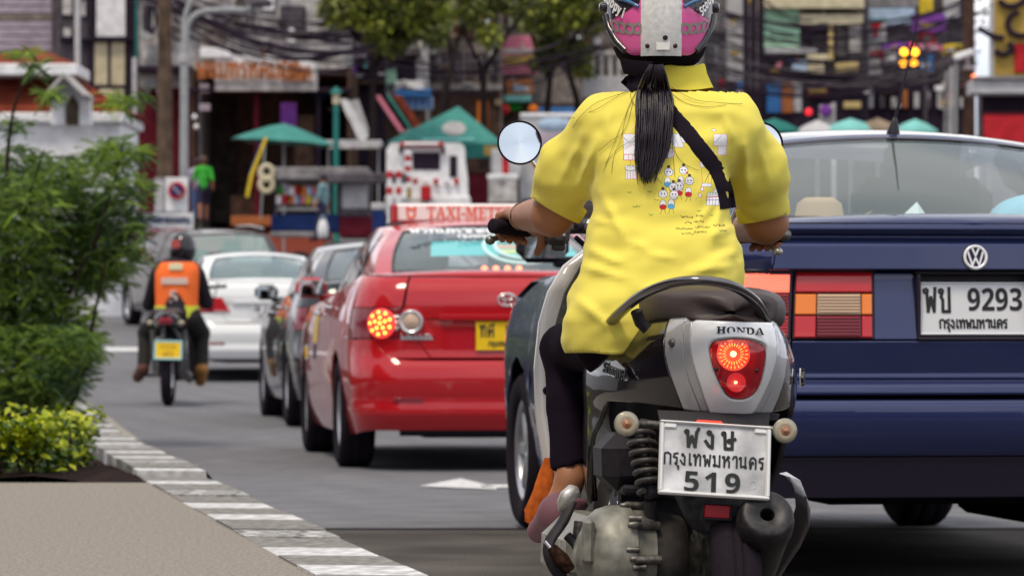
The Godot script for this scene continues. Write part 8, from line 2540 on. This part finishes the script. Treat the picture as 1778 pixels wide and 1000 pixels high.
	for q in [[0.045, 0.01, 0.805, 0.812], [0.04, 0.07, 0.79, 0.835], [0.02, 0.1, 0.785, 0.85], [-0.06, 0.13, 0.778, 0.862], [-0.15, 0.155, 0.768, 0.86], [-0.28, 0.168, 0.758, 0.82], [-0.42, 0.165, 0.748, 0.79], [-0.56, 0.13, 0.742, 0.785], [-0.68, 0.085, 0.74, 0.78], [-0.74, 0.03, 0.745, 0.765]]:
		var row := PackedVector3Array()
		for k in 28:
			var a := TAU * k / 28.0
			var cx := signf(cos(a)) * pow(absf(cos(a)), 0.65); var sy := signf(sin(a)) * pow(absf(sin(a)), 0.6)
			row.append(Vector3(cx * q[1], lerpf(q[2], q[3], 0.5 + 0.5 * sy), q[0] + 0.03 * (1.0 - cx * cx)))
		rows.append(row)
	seat.grid(rows, true, false)
	var seat_o := put("seat", seat, vinyl, t)
	put("seat_base", bx(Vector3(0, 0.762, -0.22), Vector3(0.2, 0.04, 0.46), 0.015), plastic, t)
	# grab rail round the back of the seat
	var rail := spline([L(1050, 572, 8.12), L(1075, 545, 8.02), L(1115, 512, 7.88), L(1165, 492, 7.79), L(1215, 487, 7.76), L(1265, 494, 7.78), L(1303, 515, 7.84), L(1325, 545, 7.92), L(1331, 583, 7.98)], 6)
	var rb := MB.new()
	rb.tube(rail, 0.0125, 10, true, 0.75)
	var ro := put("grab_rail", rb, mat("rail_dark_chrome", 0.16, 0.15, 0.16, 0.16, 0.9), t)
	var br := MB.new()
	br.tube([L(1318, 560, 7.93), L(1300, 572, 7.92), L(1278, 574, 7.95)], 0.006, 8)
	put("rail_bracket", br, chrome, ro)
	var br2 := MB.new()
	br2.tube([L(1105, 540, 7.95), L(1112, 560, 7.96), L(1125, 572, 7.96)], 0.012, 8)
	put("rail_bracket", br2, plastic, ro)
	var lock := MB.new()
	lock.lathe([Vector2(0.0, 0.006), Vector2(0.007, 0.005), Vector2(0.009, 0.0)], yto(Vector3(-0.6, 0.1, 0.8), S.pt(-0.165, 0.745, 0.002)), 14)
	put("seat_lock", lock, steel, t)
	# plate with its bright frame
	var pxf := Transform3D(Basis(Vector3.BACK, deg_to_rad(-1.8)) * Basis(Vector3.UP, deg_to_rad(-3.0)) * Basis(Vector3.RIGHT, deg_to_rad(-14.0)), L(1241, 799, 7.76))
	var pl := Node3D.new()
	pl.name = "number_plate"; pl.transform = pxf
	t.add_child(pl, true)
	var pw := worn(mat("scooter_plate_white", 0.8, 0.81, 0.84, 0.45), 2.0, "mid", 0.0, false)
	put("plate_face", bx(Vector3.ZERO, Vector3(0.205, 0.142, 0.003), 0.001), pw, pl)
	var fr := MB.new()
	for sg in [-1.0, 1.0]:
		fr.cbox(Vector3(0, sg * 0.0695, 0.002), Vector3(0.217, 0.008 if sg < 0 else 0.005, 0.012), 0.003)
		fr.cbox(Vector3(sg * 0.104, 0, 0.0015), Vector3(0.009, 0.136, 0.011), 0.003)
	for sg in [-1.0, 1.0]:
		fr.cbox(Vector3(sg * 0.088, 0.062, 0.001), Vector3(0.026, 0.012, 0.009), 0.003)
	put("plate_frame", fr, mat("frame_white", 0.74, 0.73, 0.72, 0.3, 0.25), pl)
	var ink := worn(mat("scooter_plate_ink", 0.028, 0.028, 0.03, 0.5), 20.0, "fine", 0.0, false)
	put_mesh("lettering", thai("ฬงษ", 0.034, 0.8, 0.0062, 0.0018, ink, 0.42), pl, Transform3D(Basis.IDENTITY, Vector3(-0.004, 0.04, 0.0015)))
	put_mesh("lettering", thai("กรุงเทพมหานคร", 0.0225, 0.74, 0.0034, 0.0014, ink, 0.14), pl, Transform3D(Basis.IDENTITY, Vector3(0.0, -0.002, 0.0015)))
	for k in 3:
		put_mesh("digit", letters("519"[k], 0.0385, 0.0036, ink, "Droid Sans", true), pl, Transform3D(Basis.IDENTITY.scaled(Vector3(1.12, 1, 1)), Vector3(-0.004 + (k - 1) * 0.04, -0.045, 0.0018)))
	var stamp := MB.new()
	var ring := []
	for k in 13: ring.append(Vector3(0.075 + cos(TAU * k / 12.0) * 0.008, -0.045 + sin(TAU * k / 12.0) * 0.008, 0.0018))
	stamp.tube(ring, 0.0006, 5, false)
	put("stamp", stamp, mat("stamp_grey", 0.5, 0.5, 0.52, 0.5), pl)
	put("plate_lamp", bx(Vector3(-0.012, 0.0745, -0.004), Vector3(0.05, 0.006, 0.014), 0.002), glow("plate_lamp_glow", 1.0, 0.06, 0.03, 0.7), pl)
	# plate bracket and rear mudguard
	var bk := MB.new()
	bk.grid([PackedVector3Array([L(1142, 712, 7.88), L(1245, 716, 7.86), L(1338, 716, 7.88)]), PackedVector3Array([L(1148, 745, 7.84), L(1245, 752, 7.82), L(1334, 750, 7.85)]), PackedVector3Array([L(1160, 860, 7.80), L(1245, 865, 7.79), L(1328, 868, 7.82)])], false, true)
	put("plate_bracket", bk, plastic, t)
	var mg := MB.new()
	var mr := []
	for q in [[1168, 1322, 852, 7.86, 0.0], [1172, 1318, 862, 7.79, 0.01], [1180, 1312, 880, 7.785, 0.014], [1190, 1306, 902, 7.79, 0.016], [1204, 1292, 920, 7.80, 0.016], [1222, 1272, 928, 7.82, 0.01], [1230, 1264, 929, 7.87, 0.0]]:
		var row := PackedVector3Array()
		for k in 13:
			var a := k / 12.0
			row.append(L(lerpf(q[0], q[1], a), q[2] + 6.0 * a, q[3] + 0.05 * pow(absf(a * 2.0 - 1.0), 3.0) - q[4] * 0.2))
		mr.append(row)
	mg.grid(mr, false, true)
	var mgo := put("mudguard", mg, worn(mat("mudguard_plastic", 0.075, 0.075, 0.085, 0.65), 10.0, "strong", 0.0, false), t)
	var rxf := Transform3D(Basis(Vector3.BACK, deg_to_rad(-1.8)), L(1245, 888, 7.772))
	put("reflector", bx(rxf.origin, Vector3(0.052, 0.026, 0.008), 0.002, rxf.basis), paint("reflector_red", 0.36, 0.01, 0.022, 0.3), mgo)
	var rfr := MB.new()
	for sg in [-1.0, 1.0]:
		rfr.cbox(rxf * Vector3(0, sg * 0.0145, 0), Vector3(0.06, 0.004, 0.012), 0.001, rxf.basis)
		rfr.cbox(rxf * Vector3(sg * 0.028, 0, 0), Vector3(0.004, 0.026, 0.0115), 0.001, rxf.basis)
	put("reflector_frame", rfr, plastic, mgo)
	# turn signals
	for q in [[1088, 736, 7.83, 1150, 738], [1363, 748, 7.83, 1318, 745]]:
		var c := L(q[0], q[1], q[2])
		var ax := yto(Vector3(-0.03 if q[0] < 1200 else 0.05, 0.02, 1), c)
		var ind := put("turn_signal", lt([Vector2(0.0, -0.03), Vector2(0.016, -0.026), Vector2(0.023, -0.006), Vector2(0.0245, 0.0), Vector2(0.0245, 0.004), Vector2(0.022, 0.006), Vector2(0.0, 0.006)], ax, 28), mat("signal_body", 0.30, 0.28, 0.24, 0.35, 0.4), t)
		put("signal_lens", lt([Vector2(0.0, 0.009), Vector2(0.006, 0.0085), Vector2(0.0065, 0.007), Vector2(0.012, 0.009), Vector2(0.018, 0.0085), Vector2(0.0225, 0.005)], ax, 28), worn(paint("signal_cream", 0.52, 0.46, 0.33, 0.3), 30.0, "fine", 0.0, false), ind)
		var ctr_l := MB.new()
		for r in [0.0095, 0.006, 0.003]: ctr_l.lathe([Vector2(0.0, 0.0125 - r * 0.35), Vector2(r, 0.0118 - r * 0.3), Vector2(r + 0.0008, 0.008)], ax, 20)
		put("signal_bulb", ctr_l, paint("signal_amber", 0.34, 0.15, 0.08, 0.3), ind)
		put("signal_stem", tb([c + ax.basis.y * -0.02, L(q[3], q[4], 7.86)], 0.0085, 10), steel, ind)
	# rear wheel
	var wh := Node3D.new()
	wh.name = "rear_wheel"; wh.position = Vector3(0, 0.24, 0.0)
	t.add_child(wh, true)
	var wx := yto(Vector3(1, 0, 0), Vector3.ZERO)
	put("tyre", lt([Vector2(0.155, -0.035), Vector2(0.2, -0.05), Vector2(0.222, -0.046), Vector2(0.236, -0.03), Vector2(0.2405, -0.012), Vector2(0.236, -0.010), Vector2(0.236, -0.007), Vector2(0.241, -0.005), Vector2(0.241, 0.005), Vector2(0.236, 0.007), Vector2(0.236, 0.010), Vector2(0.2405, 0.012), Vector2(0.236, 0.03), Vector2(0.222, 0.046), Vector2(0.2, 0.05), Vector2(0.155, 0.035)], wx, 48), worn(mat("tyre_rubber", 0.028, 0.022, 0.03, 0.85), 6.0, "fine", 0.0, false), wh)
	put("rim", lt([Vector2(0.02, -0.04), Vector2(0.03, -0.03), Vector2(0.12, -0.02), Vector2(0.158, -0.036), Vector2(0.158, 0.036), Vector2(0.12, 0.02), Vector2(0.03, 0.03), Vector2(0.02, 0.04)], wx, 32), steel, wh)
	var fwn := Node3D.new()
	fwn.name = "front_wheel"; fwn.position = Vector3(0.0, 0.24, -1.25)
	t.add_child(fwn, true)
	put_mesh("tyre", wh.get_node("tyre").mesh, fwn); put_mesh("rim", wh.get_node("rim").mesh, fwn)
	var ff := MB.new()
	var fr_rows := []
	for k in 15:
		var a := lerpf(-0.5, 2.6, k / 14.0)
		var row := PackedVector3Array()
		for i in 9:
			var b := -1.0 + i / 4.0
			var r := 0.275 - 0.05 * b * b
			row.append(Vector3(b * 0.075, 0.24 + sin(a) * r, -1.25 + cos(a) * r))
		fr_rows.append(row)
	ff.grid(fr_rows, false, true)
	put("front_fender", ff, black, t)
	# exhaust
	var e0 := L(1334, 890, 7.74); var e1 := L(1262, 1090, 8.15)
	var ex := yto(e1 - e0, e0)
	var el := (e1 - e0).length()
	var exh := put("exhaust", lt([Vector2(0.013, 0.05), Vector2(0.013, 0.012), Vector2(0.015, 0.006), Vector2(0.03, 0.004), Vector2(0.045, 0.0), Vector2(0.052, 0.008), Vector2(0.056, 0.025), Vector2(0.0575, 0.05), Vector2(0.0575, 0.05), Vector2(0.055, 0.052), Vector2(0.055, el), Vector2(0.02, el + 0.04)], ex, 32), worn(mat("exhaust_black", 0.05, 0.046, 0.05, 0.5, 0.3), 11.0, "strong", 0.0, false), t)
	put("outlet", lt([Vector2(0.0, 0.045), Vector2(0.013, 0.045)], ex, 16), mat("outlet_black", 0.004, 0.004, 0.004, 0.9), exh)  # near-black disc set inside the pipe mouth
	var sh := MB.new()
	var shr := []
	for q in [[1352, 822, 1366, 826, 7.95], [1372, 828, 1394, 850, 7.90], [1380, 850, 1408, 885, 7.88], [1382, 880, 1406, 915, 7.90], [1370, 920, 1390, 950, 7.95], [1352, 960, 1366, 985, 8.02], [1330, 1000, 1344, 1020, 8.08], [1300, 1050, 1312, 1070, 8.15]]:
		var a := L(q[0], q[1], q[4] - 0.05); var b := L(q[2], q[3], q[4])
		var c := L(q[2] - 4, q[3] + 2, q[4] + 0.06)
		var row := PackedVector3Array([a, a.lerp(b, 0.5) + Vector3(0.006, 0.006, 0.01), b, c])
		shr.append(row)
	sh.grid(shr, false, true)
	put("heat_shield", sh, worn(paint("shield_gloss", 0.03, 0.027, 0.032, 0.3), 12.0, "fine", 0.0, false), exh)
	# rear shock absorber
	var s0 := L(1108, 735, 7.98); var s1 := L(1136, 868, 7.93)
	var sax := yto(s1 - s0, s0)
	var sl := (s1 - s0).length()
	var shock := put("shock_absorber", lt([Vector2(0.0, 0.0), Vector2(0.011, 0.0), Vector2(0.011, sl * 0.8), Vector2(0.016, sl * 0.82), Vector2(0.018, sl * 0.95), Vector2(0.01, sl)], sax, 14), plastic, t)
	var coil := []
	for k in 97:
		var a := TAU * k / 14.0
		coil.append(sax * Vector3(cos(a) * 0.0255, 0.005 + sl * 0.86 * k / 96.0, sin(a) * 0.0255))
	put("spring", tb(coil, 0.0062, 8), worn(mat("spring_steel", 0.085, 0.075, 0.075, 0.5, 0.2), 20.0, "mid", 0.0, false), shock)
	# crankcase and transmission
	var eng := Node3D.new()
	eng.name = "engine"
	t.add_child(eng, true)
	var ec := L(1060, 965, 7.98)
	var exx := yto(Vector3(-1, 0, 0.1), ec)
	put("transmission_cover", lt([Vector2(0.0, 0.072), Vector2(0.03, 0.07), Vector2(0.05, 0.058), Vector2(0.075, 0.048), Vector2(0.092, 0.03), Vector2(0.1, 0.008), Vector2(0.101, -0.03), Vector2(0.101, -0.03), Vector2(0.096, -0.034), Vector2(0.096, -0.07)], exx, 32), alu, eng)
	put("gear_case", lt([Vector2(0.088, -0.065), Vector2(0.09, -0.1), Vector2(0.082, -0.14), Vector2(0.05, -0.15), Vector2(0.0, -0.15)], exx, 28), worn(mat("gear_case_grime", 0.085, 0.075, 0.07, 0.7, 0.2), 6.0, "mid", 0.0, false), eng)
	put("case_rib", bx(exx * Vector3(0.0, 0.055, 0.0) + Vector3(0, 0.03, 0.045), Vector3(0.02, 0.09, 0.05), 0.008), alu, eng)
	put("crankcase", bx(ec + Vector3(0.03, -0.01, -0.28), Vector3(0.2, 0.16, 0.42), 0.05), alu, eng)
	for k in 9:
		var a := TAU * k / 9.0 + 0.35
		var bolts := MB.new()
		bolts.lathe([Vector2(0.0, 0.014), Vector2(0.005, 0.013), Vector2(0.006, 0.008), Vector2(0.009, 0.0), Vector2(0.009, -0.05)], exx * Transform3D(Basis.IDENTITY, Vector3(cos(a) * 0.102, -0.025, sin(a) * 0.102)), 10)
		put("case_bolt", bolts, steel, eng)
	for q in [[1092, 900], [1088, 955], [1100, 985]]:
		var bl2 := MB.new()
		bl2.tube([L(q[0], q[1], 7.89), L(q[0] + 22, q[1], 7.89)], 0.0065, 8)
		put("stud", bl2, steel, eng)
	var fin := MB.new()
	fin.tube([L(1007, 905, 8.02), L(1003, 940, 8.02)], 0.012, 10)
	put("breather", fin, steel, eng)
	var hous := MB.new()
	hous.cbox(L(1080, 800, 8.10), Vector3(0.10, 0.115, 0.16), 0.03, Basis(Vector3.BACK, 0.06))
	hous.cbox(L(1105, 850, 8.05), Vector3(0.07, 0.02, 0.1), 0.006)
	put("air_box", hous, plastic, t)
	var arm := MB.new()
	arm.tube([L(1128, 868, 7.94), L(1130, 890, 7.95), L(1134, 920, 7.96)], 0.013, 10)
	put("shock_mount", arm, mat("gear_case_grime"), t)
	var inner := MB.new()
	inner.cbox(Vector3(0.0, 0.56, -0.32), Vector3(0.2, 0.26, 0.44), 0.05)
	inner.cbox(Vector3(0.0, 0.66, -0.02), Vector3(0.12, 0.12, 0.2), 0.03)
	put("inner_fender", inner, plastic, t)
	# passenger peg and side stand
	var peg := MB.new()
	var pr2 := []
	for q in [[1000, 848, 7.98, 0.006], [996, 853, 7.97, 0.016], [985, 862, 7.96, 0.016], [977, 876, 7.96, 0.013], [973, 886, 7.97, 0.005]]:
		pr2.append([L(q[0], q[1], q[2]), q[3]])
	peg.tube(pr2.map(func(a): return a[0]), pr2.map(func(a): return a[1]), 12)
	put("foot_peg", peg, mat("peg_alloy", 0.45, 0.43, 0.4, 0.35, 0.6), t)
	var stn := MB.new()
	stn.tube(spline([L(992, 872, 8.02), L(978, 905, 8.0), L(953, 945, 7.98), L(962, 985, 7.97), L(1000, 1030, 7.98)], 5), 0.014, 8, true, 0.5)
	stn.tube(spline([L(985, 930, 8.0), L(1002, 950, 7.99), L(1012, 985, 7.97), L(1034, 1020, 7.97)], 5), 0.01, 8)
	put("side_stand", stn, plastic, t)
	put("stand_spring", tb([L(947, 940, 7.975), L(956, 951, 7.97)], 0.004, 8), chrome, t)
	var pad := MB.new()
	pad.tube([L(958, 950, 7.96), L(975, 972, 7.955), L(990, 990, 7.96)], [0.010, 0.017, 0.012], 8)
	put("stand_pad", pad, worn(mat("rust_brown", 0.07, 0.035, 0.025, 0.8), 20.0, "strong", 0.0, false), t)
	# luggage hook bolt on the right flank
	var hk := MB.new()
	hk.tube([L(1352, 655, 8.05), L(1350, 668, 8.03), L(1346, 680, 8.04)], 0.006, 8)
	hk.lathe([Vector2(0.0, 0.01), Vector2(0.007, 0.008), Vector2(0.007, -0.01)], yto(Vector3.RIGHT, L(1350, 672, 8.04)), 8)
	put("hook", hk, chrome, t)
	# floorboard, leg shield, head
	put("floorboard", bx(Vector3(0, 0.30, -0.72), Vector3(0.36, 0.05, 0.42), 0.02), plastic, t)
	put("under_cover", bx(Vector3(0, 0.44, -0.56), Vector3(0.2, 0.24, 0.1), 0.03), plastic, t)
	var shd := MB.new(); var edge := MB.new()
	var r1 := []; var re := []; var re2 := []
	for q in [[0.33, 0.15], [0.40, 0.175], [0.48, 0.195], [0.58, 0.212], [0.68, 0.215], [0.78, 0.205], [0.85, 0.185], [0.91, 0.15], [0.95, 0.1]]:
		var row := PackedVector3Array()
		var zc: float = -0.98 - 0.12 * (q[0] - 0.33) / 0.6
		for i in 13:
			var b := -1.0 + i / 6.0
			row.append(Vector3(b * (q[1] - 0.035), q[0], zc - 0.10 + 0.10 * b * b))
		r1.append(row)
		for sg in [-1.0, 1.0]:
			var er := PackedVector3Array([Vector3(sg * (q[1] - 0.04), q[0], zc - 0.012), Vector3(sg * (q[1] - 0.036), q[0], zc + 0.006), Vector3(sg * (q[1] - 0.004), q[0], zc - 0.002), Vector3(sg * q[1], q[0], zc - 0.014), Vector3(sg * (q[1] - 0.01), q[0], zc - 0.03)])
			(re if sg < 0 else re2).append(er)
	shd.grid(r1, false, false)
	edge.grid(re, false, true)
	edge.grid(re2, false, false)
	put("leg_shield", shd, worn(mat("shield_grey", 0.24, 0.225, 0.215, 0.5), 8.0, "mid", 0.0, false), t)
	put("shield_edge", edge, paint("edge_silver", 0.48, 0.46, 0.46, 0.35), t)
	var bo := MB.new()
	for py in [590.0, 683.0, 797.0]:
		var yy: float = CH + (550.0 - py) / F * 8.95
		var wv := tab([0.33, 0.40, 0.48, 0.58, 0.68, 0.78], [0.15, 0.175, 0.195, 0.212, 0.215, 0.205], yy)
		bo.lathe([Vector2(0.0, 0.004), Vector2(0.004, 0.004), Vector2(0.0065, 0.006), Vector2(0.0095, 0.0)], yto(Vector3.BACK, Vector3(-wv + 0.026, yy, -0.98 - 0.12 * (yy - 0.33) / 0.6 + 0.004)), 14)
	put("shield_bolt", bo, rubber, t)
	put("steering_column", tb([Vector3(0, 0.35, -1.2), Vector3(0, 0.98, -1.0)], 0.03, 12), plastic, t)
	put("front_cowl", lt([Vector2(0.0, 0.0), Vector2(0.09, 0.02), Vector2(0.13, 0.08), Vector2(0.12, 0.2), Vector2(0.05, 0.32), Vector2(0.0, 0.34)], Transform3D(Basis(Vector3.RIGHT, 0.25), Vector3(0, 0.66, -1.12)), 24), silver, t)
	# handlebar and controls
	var hb := MB.new()
	hb.tube(spline([L(862, 393, 8.78), L(930, 400, 8.86), L(1010, 398, 8.92), L(1103, 400, 8.94), L(1200, 405, 8.92), L(1290, 410, 8.86), L(1352, 408, 8.78)], 5), 0.011, 10)
	var hbar := put("handlebar", hb, mat("bar_black", 0.03, 0.026, 0.03, 0.4, 0.3), t)
	for q in [[856, 392, 8.77, 915, 399, 8.845], [1360, 408, 8.775, 1305, 410, 8.85]]:
		var a := L(q[0], q[1], q[2]); var b := L(q[3], q[4], q[5])
		var gx := yto(b - a, a)
		var gl := (b - a).length()
		var gp := MB.new()
		var prof := [Vector2(0.0, -0.004), Vector2(0.013, -0.004), Vector2(0.0165, 0.0), Vector2(0.0165, 0.016)]
		for k in 12: prof.append_array([Vector2(0.0162, 0.018 + k * gl / 13.0), Vector2(0.0148, 0.02 + k * gl / 13.0)])
		gp.lathe(prof, gx, 18)
		put("grip", gp, rubber, hbar)
	put("bar_end", lt([Vector2(0.0, 0.014), Vector2(0.012, 0.013), Vector2(0.014, 0.004), Vector2(0.014, -0.01)], yto(L(1365, 408, 8.77) - L(1305, 410, 8.85), L(1361, 408, 8.772)), 16), steel, hbar)
	var lv := MB.new()
	lv.tube(spline([L(960, 412, 8.95), L(915, 405, 8.92), L(880, 409, 8.86), L(856, 415, 8.81)], 5), 0.0065, 8)
	lv.lathe([Vector2(0.0, -0.011), Vector2(0.009, -0.007), Vector2(0.0115, 0.0), Vector2(0.009, 0.007), Vector2(0.0, 0.011)], yto(Vector3.UP, L(851, 417, 8.80)), 14)
	put("brake_lever", lv, steel, hbar)
	var rv := MB.new()
	rv.tube(spline([L(1270, 405, 8.94), L(1305, 416, 8.90), L(1330, 427, 8.84), L(1347, 435, 8.80)], 5), 0.007, 8)
	rv.lathe([Vector2(0.0, -0.010), Vector2(0.008, -0.006), Vector2(0.0105, 0.0), Vector2(0.008, 0.006), Vector2(0.0, 0.010)], yto(Vector3.UP, L(1352, 437, 8.79)), 14)
	put("brake_lever", rv, mat("peg_alloy"), hbar)
	var swb := MB.new()
	var sx := L(966, 404, 8.86)
	swb.cbox(sx, Vector3(0.056, 0.055, 0.06), 0.012, Basis(Vector3.BACK, -0.05))
	swb.cbox(sx + Vector3(0.004, -0.032, 0.004), Vector3(0.03, 0.016, 0.03), 0.004)
	var swo := put("switch_box", swb, mat("switch_plastic", 0.05, 0.045, 0.05, 0.5), hbar)
	var kn := MB.new()
	for q in [-0.012, 0.012]: kn.lathe([Vector2(0.0, 0.008), Vector2(0.004, 0.007), Vector2(0.0045, 0.0)], yto(Vector3.BACK, sx + Vector3(q, -0.006, 0.03)), 8)
	put("switch_button", kn, mat("button_grey", 0.3, 0.28, 0.28, 0.5), swo)
	var swr := MB.new()
	swr.cbox(L(1268, 408, 8.88), Vector3(0.05, 0.055, 0.06), 0.012)
	put("switch_box", swr, mat("switch_plastic"), hbar)
	var hc := MB.new()
	hc.lathe([Vector2(0.0, 0.06), Vector2(0.05, 0.055), Vector2(0.09, 0.03), Vector2(0.1, 0.0), Vector2(0.08, -0.06), Vector2(0.04, -0.1)], Transform3D(Basis.IDENTITY.scaled(Vector3(1.2, 1, 0.8)), L(1103, 408, 8.98)), 24)
	put("handlebar_cover", hc, silver, t)
	var cab := MB.new()
	cab.tube(spline([L(1000, 412, 8.88), L(1015, 425, 8.9), L(1040, 440, 8.98)], 5), 0.006, 8)
	cab.tube(spline([L(1000, 396, 8.9), L(1030, 395, 8.95), L(1060, 400, 8.98)], 5), 0.009, 8)
	put("brake_hose", cab, rubber, hbar)
	# mirrors
	for q in [[902, 248, 8.80, -0.05, 0.13, 988, 386, 8.9], [1323, 250, 8.85, 0.10, 0.16, 1268, 392, 8.9]]:
		var mc := L(q[0], q[1], q[2])
		var mx := yto(Vector3(q[3], q[4], 1.0), mc)
		var mb := put("mirror", lt([Vector2(0.0, -0.02), Vector2(0.03, -0.018), Vector2(0.0465, -0.006), Vector2(0.0495, 0.003), Vector2(0.0485, 0.0065), Vector2(0.0455, 0.0062), Vector2(0.0455, 0.003)], mx * Transform3D(Basis.IDENTITY.scaled(Vector3(1.0, 1.0, 1.0)), Vector3.ZERO), 36), rubber, t)
		put("mirror_glass", lt([Vector2(0.0, 0.0045), Vector2(0.046, 0.0035)], mx, 36), mat("mirror_silver", 0.9, 0.92, 0.93, 0.02, 1.0), mb)
		put("mirror_stem", tb(spline([mc + mx.basis.y * -0.015, L(lerpf(q[0], q[5], 0.3), lerpf(q[1], q[6], 0.28), q[2] + 0.01), L(q[5], q[6], q[7])], 5), 0.0052, 8), chrome, mb)
	return t
func _ready() -> void:
	rng.seed = 7
	setup()
	ground()
	build_behind()
	build_navy()
	build_taxi()
	build_white_car()
	build_black_car()
	build_suv()
	build_scooter()
	build_rider()
	build_motorcycle()
	build_street()
	build_plants()
